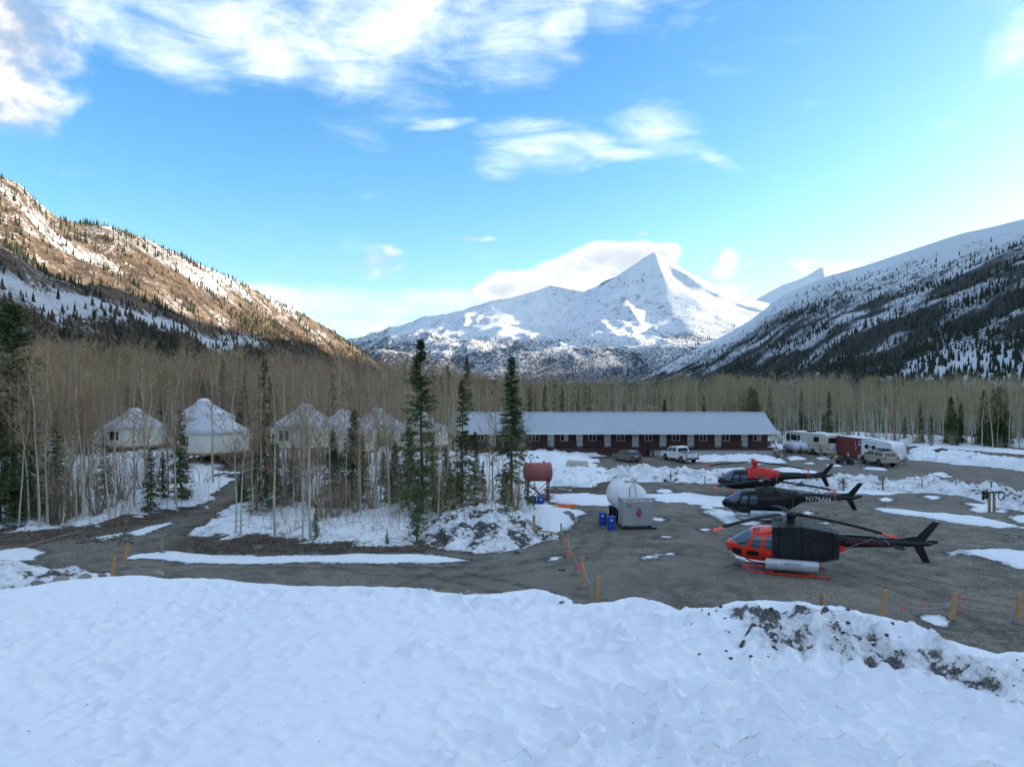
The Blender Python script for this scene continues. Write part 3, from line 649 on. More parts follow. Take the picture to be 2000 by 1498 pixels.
densC = np.clip((1 - sstep(.08, .5, hh + (nzc - .5) * .4)) * sstep(-2, 10, z) * (.3 + .7 * sstep(.45, .6, fbm(x / 120., y / 120., 207, 4))), 0, 1) * (y < 5000)
pC, hC = scatter(dc, 42000, densC, 9, 9, 15)
tree_mass('valley_forest', pC, hC, 10, MAT_FAR, 'far dark forest along the foot of the pyramid peak', .2)

# ---- farther summit in the gap
fr = slope_mesh('mountain_far', [(1380, 720), (1440, 622), (1480, 583), (1530, 556), (1560, 546), (1574, 541), (1590, 531), (1605, 521), (1618, 528), (1640, 536), (1680, 540), (1760, 560), (1900, 620)], [], [(10, 7000), (40, 7000)], [(10, 8600), (40, 8600)], lambda v: v ** 1.1, 60, 271, 90, 40, 15.5, 32)
mF = mtn_mat('mountain_far', dict(rock0=(.1, .1, .115), rock1=(.2, .2, .2), brush=(.12, .12, .13), bush0=(.03, .036, .05), bush1=(.06, .07, .08), sx=.6, bump=20.0, k=.5))
mtn_obj('mountain_far', fr, mF, {'bush': np.full(fr[0].shape, -.7), 'rock': np.full(fr[0].shape, -.02), 'bias': np.full(fr[0].shape, .25), 'st': st_attr(fr)})
# ================================================================== TREES
m, t, b = new_mat('aspen_bark'); co = coords(t); s_ = t.sep(co)
bn = t.noise(t.comb(t.math('MULTIPLY', s_[0], 3.0), t.math('MULTIPLY', s_[1], 3.0), t.math('MULTIPLY', s_[2], 1.2)), 2.0, 5, .65)
rnd = t.new('ShaderNodeObjectInfo').outputs['Random']
c_ = t.mix(rnd, (.42, .395, .29), (.58, .545, .43)); c_ = t.mix(t.ramp(bn, .52, .68, 0, .8), c_, (.13, .115, .085))
t.l.new(c_, b.inputs['Base Color']); b.inputs['Roughness'].default_value = .85; MAT_BARK = m
m, t, b = new_mat('aspen_twig'); rnd = t.new('ShaderNodeObjectInfo').outputs['Random']; pos = t.new('ShaderNodeNewGeometry').outputs['Position']
tn = t.noise(t.vmath('SCALE', pos, .06), 1.0, 4, .6)
c_ = t.mix(rnd, (.36, .26, .145), (.46, .35, .20)); c_ = t.mix(t.ramp(tn, .4, .6, 0, .9), c_, (.33, .205, .135))
px3 = t.sep(pos); c_ = t.mix(t.ramp(px3[0], -25, 45, 0, .75), c_, (.37, .325, .19)); t.l.new(c_, b.inputs['Base Color']); b.inputs['Roughness'].default_value = .9; MAT_TWIG = m
m, t, b = new_mat('spruce_needles'); rnd = t.new('ShaderNodeObjectInfo').outputs['Random']; co = coords(t)
nn = t.noise(co, 1.3, 4, .6); c_ = t.mix(nn, (.062, .10, .04), (.125, .165, .055)); c_ = t.mix(t.math('MULTIPLY', rnd, .5), c_, (.12, .135, .048))
t.l.new(c_, b.inputs['Base Color']); b.inputs['Roughness'].default_value = .75; b.inputs['Specular IOR Level'].default_value = .2; MAT_NEEDLE = m
MAT_SBARK = plain('spruce_bark', (.09, .072, .055), .95, var=.4, scale=8)
MAT_WILLOW = plain('willow_stem', (.24, .20, .155), .9, var=.35, scale=2)

def tubes(P0, P1, r0, r1, k=4):
    """many straight tapered sticks at once"""
    P0, P1 = np.asarray(P0, float), np.asarray(P1, float); n = len(P0); d = P1 - P0; d /= np.linalg.norm(d, axis=1, keepdims=True) + 1e-9
    ref = np.where(np.abs(d[:, 2:3]) > .9, np.array([[1., 0, 0]]), np.array([[0, 0, 1.]])); a = np.cross(d, ref); a /= np.linalg.norm(a, axis=1, keepdims=True) + 1e-9; b_ = np.cross(d, a)
    an = np.linspace(0, 2 * np.pi, k, endpoint=False); off = a[:, None, :] * np.cos(an)[None, :, None] + b_[:, None, :] * np.sin(an)[None, :, None]
    V = np.concatenate([P0[:, None, :] + off * np.asarray(r0).reshape(-1, 1, 1), P1[:, None, :] + off * np.asarray(r1).reshape(-1, 1, 1)], 1).reshape(-1, 3)
    i = np.arange(n)[:, None] * 2 * k; j = np.arange(k)[None, :]; jn = (j + 1) % k
    q = np.stack([i + j, i + jn, i + k + jn, i + k + j], -1).reshape(-1, 4)
    T = np.concatenate([q[:, [0, 1, 2]], q[:, [0, 2, 3]]]); return V, T
def blades(P0, P1, wd, rg):
    n = len(P0); P0 = np.asarray(P0); P1 = np.asarray(P1); d = P1 - P0; s = np.cross(d, rg.normal(size=(n, 3))); s /= np.linalg.norm(s, axis=1, keepdims=True) + 1e-9
    V = np.stack([P0 - s * wd / 2, P0 + s * wd / 2, P1], 1).reshape(-1, 3); return V, np.arange(3 * n).reshape(-1, 3)
def joinm(parts):
    V = []; T = []; o = 0
    for v, f in parts: V.append(v); T.append(f + o); o += len(v)
    return np.concatenate(V), np.concatenate(T)
def aspen(seed, h=11.0, nb=30, tw=7, k=6, twd=.012, seg=7, r0=None, lo=.34, lean=.0, spread=1.0):
    rg = np.random.default_rng(seed); r0 = r0 or h * .0074 * rg.uniform(.7, 1.25)
    tt = np.linspace(0, 1, seg + 1); sway = np.cumsum(rg.normal(0, .011 * h, (seg + 1, 2)), 0) * tt[:, None]; la = rg.uniform(0, 6.28)
    ax_ = np.stack([sway[:, 0] + lean * h * tt * math.cos(la), sway[:, 1] + lean * h * tt * math.sin(la), tt * h], 1); rad = r0 * (1 - .88 * tt)
    trunk = tubes(ax_[:-1], ax_[1:], rad[:-1], rad[1:], k)
    f = np.sort(rg.uniform(lo, .985, nb)); base = np.stack([np.interp(f, tt, ax_[:, i]) for i in range(3)], 1)
    L = (.07 + .20 * np.sin(np.clip((f - lo) / (1 - lo), 0, 1) * np.pi * .85 + .35)) * h * rg.uniform(.5, 1.15, nb) * spread; an = rg.uniform(0, 6.28, nb); upa = rg.uniform(.45, 1.0, nb)
    d0 = np.stack([np.cos(an) * np.cos(upa), np.sin(an) * np.cos(upa), np.sin(upa)], 1)
    mid = base + d0 * L[:, None] * .5; d1 = d0 + np.array([[0, 0, .35]]) + rg.normal(0, .12, (nb, 3)); d1 /= np.linalg.norm(d1, axis=1, keepdims=True); tip = mid + d1 * L[:, None] * .5
    br = np.interp(f, tt, rad) * .42
    parts = [tubes(base, mid, br, br * .6, 3), tubes(mid, tip, br * .6, br * .2 + .002, 3)]
    if tw:
        q = np.repeat(np.arange(nb), tw); u = rg.uniform(.25, 1.0, len(q))[:, None]; p0 = np.where(u < .5, base[q] + (mid[q] - base[q]) * u * 2, mid[q] + (tip[q] - mid[q]) * (u * 2 - 1))
        dd = d1[q] * .8 + rg.normal(0, .55, (len(q), 3)) + np.array([[0, 0, .3]]); dd /= np.linalg.norm(dd, axis=1, keepdims=True); ln = rg.uniform(.25, .8, len(q))[:, None] * h / 11
        p1 = p0 + dd * ln; parts.append(blades(p0, p1, twd, rg))
        q2 = np.repeat(np.arange(len(q)), 2); u2 = rg.uniform(.3, .9, len(q2))[:, None]; a0 = p0[q2] + (p1 - p0)[q2] * u2; a1 = a0 + (dd[q2] + rg.normal(0, .6, (len(q2), 3))) * ln[q2] * .45; parts.append(blades(a0, a1, twd * .7, rg))
    return trunk, joinm(parts)
def light_aspen(seed, h=10.5, nb=20, tw=5):
    rg = np.random.default_rng(seed); r0 = h * .0066 * rg.uniform(.5, 1.6); tt = np.linspace(0, 1, 4); sw = np.cumsum(rg.normal(0, .032 * h, (4, 2)), 0) * tt[:, None]
    ax_ = np.stack([sw[:, 0], sw[:, 1], tt * h], 1); rad = r0 * (1 - .86 * tt); trunk = tubes(ax_[:-1], ax_[1:], rad[:-1], rad[1:], 4)
    lo = rg.uniform(.26, .45); f = np.sort(rg.uniform(lo, .98, nb)); base = np.stack([np.interp(f, tt, ax_[:, i]) for i in range(3)], 1)
    L = (.08 + .18 * np.sin(np.clip((f - lo) / (1 - lo), 0, 1) * 2.7 + .35)) * h * rg.uniform(.5, 1.2, nb); an = rg.uniform(0, 6.28, nb); up = rg.uniform(.45, 1.05, nb)
    d0 = np.stack([np.cos(an) * np.cos(up), np.sin(an) * np.cos(up), np.sin(up)], 1); tip = base + d0 * L[:, None]; parts = [blades(base, tip, .05, rg)]
    q = np.repeat(np.arange(nb), tw); u = rg.uniform(.2, 1.0, (len(q), 1)); p0 = base[q] + (tip - base)[q] * u; dd = d0[q] + rg.normal(0, .6, (len(q), 3)); dd /= np.linalg.norm(dd, axis=1, keepdims=True)
    p1 = p0 + dd * rg.uniform(.4, 1.1, (len(q), 1)); parts.append(blades(p0, p1, .04, rg)); parts.append(blades(p0 + (p1 - p0) * .4, p1 + rg.normal(0, .3, p1.shape), .03, rg))
    return trunk, joinm(parts)
def spruce(seed, h=12.0, rmax=1.5, dens=1.0, bare=.06, gap=.25, tri=11, sz=.22, shape=.85, thin_mid=None):
    rg = np.random.default_rng(seed); tt = np.linspace(0, 1, 7); ax_ = np.stack([np.cumsum(rg.normal(0, .004 * h, 7)), np.cumsum(rg.normal(0, .004 * h, 7)), tt * h], 1); rad = h * .011 * (1 - .92 * tt)
    trunk = tubes(ax_[:-1], ax_[1:], rad[:-1], rad[1:], 6)
    nb = int(h * 27 * dens); f = bare + (1 - bare) * rg.random(nb) ** .9; f = np.sort(f)
    an0 = rg.uniform(0, 6.28, nb); keep = vn(f * h * 1.3 + 9, np.cos(an0) * 1.2 + seed * 3, 3) > gap * .95
    if thin_mid: keep &= ~((f > thin_mid[0]) & (f < thin_mid[1]) & (rg.random(nb) < thin_mid[2]))
    f = f[keep]; nb = len(f)
    L = rmax * np.clip((1 - f) * 1.08, 0, 1) ** shape * (.62 + .55 * rg.random(nb)) * (.7 + .6 * vn(f * h * .9, f * 0 + seed + 9, 4)) + .10 * h / 12
    an = an0[keep]; droop = rg.uniform(.05, .75, nb) * (1 - f) - .35 * f ** 3
    base = np.stack([np.interp(f, tt, ax_[:, i]) for i in range(3)], 1); d0 = np.stack([np.cos(an), np.sin(an), -droop], 1); tip = base + d0 * L[:, None]; tip[:, 2] += .12 * L
    sticks = tubes(base, tip, np.full(nb, .012) * h / 12, np.full(nb, .004), 3)
    q = np.repeat(np.arange(nb), tri); u = rg.uniform(.12, 1.06, len(q))[:, None]; c = base[q] + (tip - base)[q] * u + rg.normal(0, .045, (len(q), 3)) * L[q, None]
    side = np.stack([-np.sin(an), np.cos(an), np.zeros(nb)], 1)[q]; dd = d0[q] * rg.uniform(.2, .9, (len(q), 1)) + side * rg.normal(0, .75, (len(q), 1)) + np.array([[0, 0, -.28]]) * rg.random((len(q), 1)) + rg.normal(0, .14, (len(q), 3))
    dd /= np.linalg.norm(dd, axis=1, keepdims=True); s = sz * rg.uniform(.55, 1.3, (len(q), 1)) * (.55 + .45 * (1 - f[q, None])) * (h / 12) ** .5; n_ = np.cross(dd, rg.normal(0, .5, (len(q), 3)) + np.array([[0, 0, 1.]])); n_ /= np.linalg.norm(n_, axis=1, keepdims=True) + 1e-9
    V = np.stack([c - n_ * s * .27, c + n_ * s * .27, c + dd * s], 1).reshape(-1, 3); T = np.arange(len(V)).reshape(-1, 3)
    return joinm([trunk]), joinm([sticks, (V, T)])
def tree_meshes(kind, data):
    (tv, tf), (cv, cf) = data; return np_mesh(kind + '_trunk', tv, tf, True), np_mesh(kind + '_crown', cv, cf, False)
def tree_obj(name, meshes, mats, x, y, z, rz, sc, label, cat, group=None, tilt=0.0):
    r = empty(name, (x, y, z), rz); r.scale = (sc, sc, sc); r.rotation_euler = (tilt, 0, rz); tag(r, label, cat, group)
    link('trunk', meshes[0], mats[0], r); link('crown', meshes[1], mats[1], r); return r

rs = random.Random(5)
ASP = [tree_meshes('aspen', aspen(100 + i, 10 + 2.2 * (i % 3) * .5, 38 + 3 * (i % 4), 9, 6, .019, lo=.30 + .05 * (i % 4), lean=.02 * (i % 4))) for i in range(12)]
ASPH = [10 + 1.1 * (i % 3) for i in range(12)]
SPR = [tree_meshes('spruce', spruce(200, 12, 1.6, 1.3, .05, .22, 16, .34)), tree_meshes('spruce', spruce(201, 12, 2.0, 1.3, .04, .2, 16, .36)), tree_meshes('spruce', spruce(202, 12, 1.25, 1.2, .08, .26, 15, .32)),
       tree_meshes('spruce', spruce(203, 12, 2.3, 1.6, .03, .12, 17, .40)), tree_meshes('spruce', spruce(204, 12, 1.8, 1.2, .12, .28, 15, .36, .75))]
BIGA = tree_meshes('spruce', spruce(210, 12, 2.0, 1.7, .10, .30, 17, .34, .85, (.14, .60, .55)))
BIGB = tree_meshes('spruce', spruce(211, 12, 1.95, 1.7, .10, .30, 17, .34, .75, (.05, .36, .5)))
BIGC = tree_meshes('spruce', spruce(212, 12, 1.9, 1.5, .10, .22, 16, .36, .42, (.1, .45, .5)))
BUSHY = tree_meshes('spruce', spruce(213, 5, 1.5, 2.2, .03, .08, 16, .3, .9))

def near_what(px, Yd):
    if px < 50: return 'beside the very tall spruce at the left edge'
    if px < 130: return 'in the dense clump near the left picture edge'
    if px < 210: return 'left of the leftmost yurt'
    if px < 325: return ('in front of' if Yd < 84 else 'behind') + ' the leftmost yurt'
    if px < 500: return ('in front of' if Yd < 75 else 'beside') + ' the nearest pair of yurts'
    if px < 560: return 'in the gap between the two groups of yurts'
    if px < 640: return ('in front of' if Yd < 74 else 'beside') + ' the yurt with the broadest roof'
    if px < 705: return 'near the dense bluish spruce'
    if px < 780: return 'in front of the far yurt with the timber stair'
    if px < 860: return 'around the tallest ragged spruce'
    if px < 1010: return 'before the left end of the lodge'
    if px < 1500: return 'behind the lodge roof'
    if px < 1640: return 'behind the motorhome'
    if px < 1790: return 'behind the container and the white trailer'
    return 'behind the gravel heaps at the far right'
# ---- yurts and other keep-clear spots (x, y, radius)
YURTS = [(417, 77, 7.2), (398, 89, 8.15), (263, 86, 7.1), (597, 76, 7.85), (671, 78, 7.2), (737, 99, 6.65), (822, 95, 6.3)]
CLEAR = [(at(a, b_), b_, 4.6) for a, b_, _ in YURTS]
LODGE = (-9.5, 38.5, 95.5, 110.5)
def free(x, y, drive=1.0):
    if any((x - a) ** 2 + (y - b_) ** 2 < c_ * c_ for a, b_, c_ in CLEAR): return False
    if LODGE[0] < x < LODGE[1] and LODGE[2] < y < LODGE[3]: return False
    return float(sdf(DRIVE, np.array([x]), np.array([y]))[0]) < -drive
def put_spruce(px, base, top, mesh, label, rz=None, Yd=None, name='spruce_tree', group=None, fix=None):
    if group: wh = near_what(px, Yd or P(px, base)[1]); label = 'dark spruce among bare trees ' + wh; group = 'spruces ' + wh
    Yd = Yd or P(px, base)[1]; x = at(px, Yd); z = gz(x, Yd); zt = CAMZ + (CY - top) / F * Yd; h0 = 5.0 if mesh is BUSHY else 12.0
    return tree_obj(name, mesh, (MAT_SBARK, MAT_NEEDLE), x, Yd, z - .05, rs.uniform(0, 6) if rz is None else rz, (zt - z) / h0, label, 'spruce', group)
put_spruce(822, 1012, 664, BIGA, 'tall ragged spruce, tallest one between the yurts and the lodge')
put_spruce(1000, 1003, 698, BIGB, 'tall dark spruce overlapping the lodge roof, beside the red tank')
put_spruce(26, 1022, 598, BIGC, 'very tall wide-topped spruce at the left edge of the wood')
put_spruce(814, 1057, 915, SPR[4], 'short spruce on the dirt bank beside the dirty snow pile')
put_spruce(902, 1010, 742, SPR[2], 'slim yellowish spruce in front of the left end of the lodge')
put_spruce(927, 1000, 842, SPR[1], 'mid-height spruce close beside the slim one before the lodge')
put_spruce(688, 992, 800, SPR[3], 'dense bluish spruce hiding the middle of a yurt roof')
put_spruce(650, 1000, 838, SPR[3], 'full green spruce beside the dense bluish one')
put_spruce(516, 990, 702, SPR[2], 'narrow dark spruce rising between the two groups of yurts')
put_spruce(500, 1006, 885, BUSHY, 'bushy low spruce just past the bend of the drive')
put_spruce(293, 1003, 872, SPR[1], 'young spruce on snow in front of the leftmost yurt')
put_spruce(352, 985, 800, SPR[1], 'spruce against the left wall of the nearest yurt')
put_spruce(618, 1057, 985, SPR[4], 'knee-high sparse spruce at the top of the dirt bank')
put_spruce(985, 1000, 905, SPR[4], 'small thin spruce between the tall dark spruce and the wooden rail')
put_spruce(944, 990, 900, SPR[0], 'small spruce left of the red tank')
put_spruce(757, 1064, 1030, SPR[4], 'tiny spruce seedling in the snow above the dirt bank')
put_spruce(748, 960, 880, SPR[3], 'small spruce in front of the middle yurts')
put_spruce(3, 1030, 820, BUSHY, 'dark bushy spruce cut by the left edge of the picture')
for px, bs, tp, k, l in [(537, 1000, 845, 1, 'mid-height green spruce right of the bend of the drive'), (574, 985, 868, 3, 'broad low spruce in front of the yurt with the broadest roof'), (706, 975, 850, 1, 'green spruce tucked behind the dense bluish one'), (768, 990, 862, 3, 'full green spruce in front of the timber stair'), (797, 985, 815, 1, 'green spruce close left of the tallest ragged spruce'), (846, 1003, 850, 1, 'green spruce close right of the tallest ragged spruce'), (874, 985, 870, 3, 'broad spruce below the rightmost yurt'),
                          (318, 985, 880, 1, 'green spruce right of the young one before the leftmost yurt'), (60, 1012, 790, 3, 'broad dark spruce beside the very tall one at the left'), (108, 1000, 800, 1, 'dark spruce in the clump near the left picture edge'), (205, 980, 850, 1, 'green spruce before the left side of the leftmost yurt'), (472, 985, 905, 3, 'low broad spruce where the drive meets the snow')]:
    put_spruce(px, bs, tp, SPR[k], l)
for px, top, Yd, l in [(435, 703, 100, 'slender spruce rising above the brown wood behind the nearest yurts'), (697, 699, 118, 'spruce spike above the brown wood behind the middle yurts'), (912, 697, 112, 'spruce spike above the brown wood behind the left end of the lodge'), (1035, 758, 118, 'short spruce tip just behind the lodge roof ridge'),
                       (875, 715, 125, 'thin spruce spike left of the one behind the lodge end'), (790, 712, 130, 'thin spruce spike far behind the rightmost yurt'), (478, 722, 112, 'dark spruce tip behind the nearest pair of yurts')]:
    put_spruce(px, 0, top, SPR[2] if px != 1035 else SPR[0], l, Yd=Yd)

# ---- aspens one can tell apart, nearest first
aspens = []
def put_aspen(px, base, top, var=None, tilt=0.0, grp='bare aspens in front of the yurts', lab='bare pale-trunked aspen standing in the snowy wood before the yurts', Yd=None, rz=None, r=1.0):
    Yd = Yd or P(px, base)[1]; x = at(px, Yd); z = gz(x, Yd); h = CAMZ + (CY - top) / F * Yd - z; i = rs.randrange(12) if var is None else var
    if grp: wh = near_what(px, Yd); lab = 'bare pale aspen ' + wh; grp = 'aspens ' + wh
    o = tree_obj('aspen_tree', ASP[i], (MAT_BARK, MAT_TWIG), x, Yd, z - .1, rs.uniform(0, 6.28) if rz is None else rz, h / ASPH[i], lab, 'aspen', grp, tilt); aspens.append(o); return o
put_aspen(460, 1046, 760, 3, .02, None, 'thin pale aspen with black-branched top by the drive, one of two close trunks'); put_aspen(470, 1047, 790, 5, -.01, None, 'second close trunk of the aspen pair by the drive')
put_aspen(537, 1051, 735, 1, .03, None, 'pale aspen alone on the snow right of the drive'); put_aspen(591, 1056, 780, 7, .01, None, 'pale straight aspen at the edge of the dirt bank'); put_aspen(606, 1058, 720, 8, .0, None, 'whitish thicker aspen beside the straight one on the dirt bank')
for px, bs, tp in [(36, 1033, 690), (58, 1028, 720), (77, 1033, 702), (93, 1028, 735), (16, 1025, 735), (122, 1024, 700), (133, 1018, 740), (163, 1022, 685), (175, 1010, 720), (150, 1026, 770), (342, 992, 735), (346, 1000, 780), (330, 985, 760), (225, 1016, 790), (262, 1000, 735)]:
    put_aspen(px, bs, tp, tilt=rs.uniform(-.04, .04), grp='bare aspens at the left edge of the wood', lab='bare aspen trunk in the thicket left of the drive')
for px, bs, tp in [(962, 1000, 760), (1012, 1003, 800), (980, 985, 745), (763, 1002, 765), (871, 1000, 745), (865, 985, 800), (955, 960, 770), (1020, 960, 790)]:
    put_aspen(px, bs, tp, tilt=rs.uniform(-.05, .05), grp='bare aspens left of the red tank', lab='bare aspen trunk among the spruces before the lodge')
n = 0
while n < 64:
    px, bs = rs.uniform(-60, 440), 868 + 150 * rs.random() ** 1.1; x, Yd = P(px, bs)
    if not free(x, Yd, 1.2) or (Yd < 92 and 200 < px < 490 and rs.random() < .45): continue
    z = gz(x, Yd); h = rs.uniform(7.5, 12.5); put_aspen(px, bs, CY - (z + h - CAMZ) / Yd * F, tilt=rs.uniform(-.05, .05), grp='bare aspens at the left edge of the wood', lab='bare aspen trunk in the thicket left of the drive'); n += 1
n = 0
while n < 92:
    px, bs = rs.uniform(495, 900), 872 + 150 * rs.random() ** 1.0; x, Yd = P(px, bs)
    if not free(x, Yd, 1.2): continue
    if rs.random() < .35 and Yd < 74: continue
    z = gz(x, Yd); h = rs.uniform(6.0, 11.5); put_aspen(px, bs, CY - (z + h - CAMZ) / Yd * F, tilt=rs.uniform(-.05, .05)); n += 1
# front row of the stand behind the lodge and round the lot
n = 0; FR = [(-9, 113), (36, 114), (60, 117), (71, 108), (80, 104), (110, 104)]
while n < 104:
    x = rs.uniform(30, 84) if rs.random() < .72 else rs.uniform(-12, 38); yf = np.interp(x, [p[0] for p in FR], [p[1] for p in FR]); Yd = yf + rs.random() ** 1.5 * 12 + 1.5
    z = gz(x, Yd); px = CX + x / Yd * F
    h = rs.uniform(9.0, 11.2); put_aspen(px, 0, CY - (z + h - CAMZ) / Yd * F, Yd=Yd, tilt=rs.uniform(-.06, .06), grp='bare aspens along the back edge of the lot', lab='tall bare aspen trunk in the front row of the stand behind the lot'); n += 1
# ---- spruces among the far stand
n = 0
while n < 46:
    x = rs.uniform(-6, 88); yf = np.interp(x, [p[0] for p in FR], [p[1] for p in FR]); Yd = yf + rs.uniform(2, 16); px = CX + x / Yd * F
    if x < 36 and rs.random() < .6: continue
    put_spruce(px, 0, rs.uniform(752, 812), SPR[rs.randrange(4)], 'dark spruce half hidden among the aspens behind the lot', Yd=Yd, group='spruces in the stand behind the lot'); n += 1
n = 0
while n < 34:
    x = rs.uniform(-75, -8); Yd = rs.uniform(66, 125); px = CX + x / Yd * F
    if not free(x, Yd, 2): continue
    if Yd < 90 and 190 < px < 480: continue
    h = rs.uniform(4, 10.5); z = gz(x, Yd); put_spruce(px, 0, CY - (z + h - CAMZ) / Yd * F, SPR[rs.randrange(4)], 'dark spruce among the bare trees round the yurts', Yd=Yd, group='spruces round the yurts'); n += 1

# ---- willow thickets: many stems out of one stool
def thicket(seed, h, n, spread):
    rg = np.random.default_rng(seed); S = []; Tw = []
    an = rg.uniform(0, 6.28, n); out = rg.uniform(.08, .5, n) * spread; hh_ = h * rg.uniform(.55, 1.0, n); b0 = np.stack([np.cos(an) * .25 * rg.random(n), np.sin(an) * .25 * rg.random(n), np.zeros(n)], 1)
    p1 = b0 + np.stack([np.cos(an) * out * hh_ * .6, np.sin(an) * out * hh_ * .6, hh_ * .5], 1); p2 = p1 + np.stack([np.cos(an) * out * hh_ * .3, np.sin(an) * out * hh_ * .3, hh_ * .5], 1) + rg.normal(0, .12, (n, 3))
    r = rg.uniform(.018, .04, n); S += [tubes(b0, p1, r, r * .7, 4), tubes(p1, p2, r * .7, r * .2, 4)]
    q = np.repeat(np.arange(n), 16); u = rg.uniform(0.0, 1.0, len(q))[:, None]; a0 = np.where(u < .5, p1[q], p1[q]) + (p2 - p1)[q] * u; low = rg.random(len(q)) < .3; a0 = np.where(low[:, None], b0[q] + (p1 - b0)[q] * (.4 + .6 * u), a0)
    a1 = a0 + rg.normal(0, .35, (len(q), 3)) + np.array([[0, 0, .3]]); Tw.append(blades(a0, a1, .013, rg)); q2 = np.repeat(np.arange(len(q)), 2); c0 = a0[q2] + (a1 - a0)[q2] * rg.random((len(q2), 1)); Tw.append(blades(c0, c0 + rg.normal(0, .2, (len(q2), 3)) + np.array([[0, 0, .12]]), .009, rg))
    return np_mesh('thicket_stems', *joinm(S), True), np_mesh('thicket_twigs', *joinm(Tw))
THK = [thicket(300 + i, 5.0, 16 + 4 * i, 1.0) for i in range(4)]
def put_thicket(px, bs, h, lab, grp, Yd=None):
    x, Yd = (at(px, Yd), Yd) if Yd else P(px, bs); r = empty('willow_bush', (x, Yd, gz(x, Yd) - .05), rs.uniform(0, 6)); k = rs.randrange(4); s = h / 5; r.scale = (s, s, s); wh = near_what(px, Yd); tag(r, ('low bare willow bush ' if h < 3.5 else 'many-stemmed bare willow bush ') + wh, 'bush', 'willow bushes ' + wh)
    link('stems', THK[k][0], MAT_WILLOW, r); link('twigs', THK[k][1], MAT_TWIG, r)
for px, bs, h in [(100, 1024, 5), (118, 1022, 6), (140, 1018, 5.5), (150, 1008, 5), (60, 1015, 5), (190, 1010, 5), (215, 1000, 6), (240, 985, 5), (20, 1010, 6), (275, 975, 4), (310, 965, 5)]:
    put_thicket(px, bs, h, 'bare many-stemmed willow bush in the thicket left of the drive', 'willow bushes left of the drive')
for px, bs, h in [(632, 1020, 4.5), (655, 1024, 4), (700, 1012, 3.8), (725, 1000, 4), (560, 1000, 4.5), (585, 990, 5), (610, 1000, 5), (790, 1000, 5), (840, 1008, 5), (860, 1012, 4.6), (880, 1005, 5), (800, 985, 5), (770, 985, 4), (900, 990, 4), (540, 975, 4.5), (1008, 1006, 3.0), (990, 960, 4), (720, 940, 4)]:
    put_thicket(px, bs, h, 'bare many-stemmed willow bush among the trees before the yurts', 'willow bushes before the yurts')
for k in range(26):
    x = rs.uniform(34, 84); yf = np.interp(x, [p[0] for p in FR], [p[1] for p in FR]); Yd = yf + rs.uniform(-.5, 4)
    put_thicket(CX + x / Yd * F, 0, rs.uniform(1.6, 3.4), 'low bare bush at the foot of the stand behind the lot', 'low bushes at the foot of the far stand', Yd=Yd)

# ---- the rest of the wood: one mass
rg = np.random.default_rng(77); LT = [light_aspen(400 + i) for i in range(16)]
spots = []
while len(spots) < 3350:
    Yd = 96 + 175 * rg.random() ** 1.5; x = rg.uniform(-.92, .9) * Yd
    if x > -8:
        yf = np.interp(x, [p[0] for p in FR], [p[1] for p in FR])
        if Yd < yf + 5: continue
    elif Yd < 104 and any((x - a) ** 2 + (Yd - b_) ** 2 < 26 for a, b_, _ in CLEAR): continue
    spots.append((x, Yd))
for k in range(420):
    Yd = rg.uniform(60, 100); x = rg.uniform(-.95, -.42) * Yd
    if not any((x - a) ** 2 + (Yd - b_) ** 2 < 30 for a, b_, _ in CLEAR) and not (x / Yd > -.60 and Yd < 84): spots.append((x, Yd))
sp = np.array(spots); zz = ground_z(sp[:, 0], sp[:, 1]); PT, PC = [], []
for i, (x, Yd) in enumerate(sp):
    tr, cr = LT[i % 16]; a = rg.uniform(0, 6.28); s = rg.uniform(.56, 1.17) * (1.06 if x < -10 else .97) * (1 + .12 * (vn(x * .04, Yd * .04, 9) - .5)); c_, q_ = math.cos(a) * s, math.sin(a) * s; M_ = np.array([[c_, -q_, 0], [q_, c_, 0], [0, 0, s]])
    o_ = np.array([x, Yd, zz[i] - .1]); PT.append((tr[0] @ M_.T + o_, tr[1])); PC.append((cr[0] @ M_.T + o_, cr[1]))
wr = empty('woodland'); tag(wr, 'bare brown aspen wood massed behind the yurts and the lodge', 'wood', None, 'stuff')
tag(link('trunks', np_mesh('woodland_trunks', *joinm(PT), True), MAT_BARK, wr), kind='stuff'); tag(link('crowns', np_mesh('woodland_crowns', *joinm(PC)), MAT_TWIG, wr), kind='stuff')
# spruces deep in the wood and across the flat valley beyond it
pts = []; hts = []
for k in range(440):
    Yd = 112 + 170 * rg.random() ** 1.3; x = rg.uniform(-.9, .9) * Yd
    if -10 < x < 40 and Yd < 122: continue
    if x > 30 and Yd < 128: continue
    pts.append((x, Yd)); hts.append(rg.uniform(6, 12.4) * (1 if x < 0 else .86))
pts = np.array(pts); z_ = ground_z(pts[:, 0], pts[:, 1]); hts = np.array(hts); S0 = [joinm(list(spruce(500 + i, 12, 1.5, .24, .05, .2, 5, .75))) for i in range(6)]; PS = []
for i in range(len(pts)):
    v_, f_2 = S0[i % 6]; s = hts[i] / 12; a = rg.uniform(0, 6.28); M_ = np.array([[math.cos(a) * s * .9, -math.sin(a) * s * .9, 0], [math.sin(a) * s * .9, math.cos(a) * s * .9, 0], [0, 0, s]]); PS.append((v_ @ M_.T + np.array([pts[i, 0], pts[i, 1], z_[i]]), f_2))
o = link('spruce_wood', np_mesh('spruce_wood', *joinm(PS)), MAT_NEEDLE); tag(o, 'dark spruces mixed through the brown wood behind the buildings', 'wood', None, 'stuff')
vf = []; 
for k in range(9000):
    Yd = 280 * (1 + rg.random() * 7.0); x = rg.uniform(-.75, .75) * Yd; vf.append((x, Yd, 0.0))
vf = np.array(vf); vf[:, 2] = ground_z(vf[:, 0], vf[:, 1]) - .3
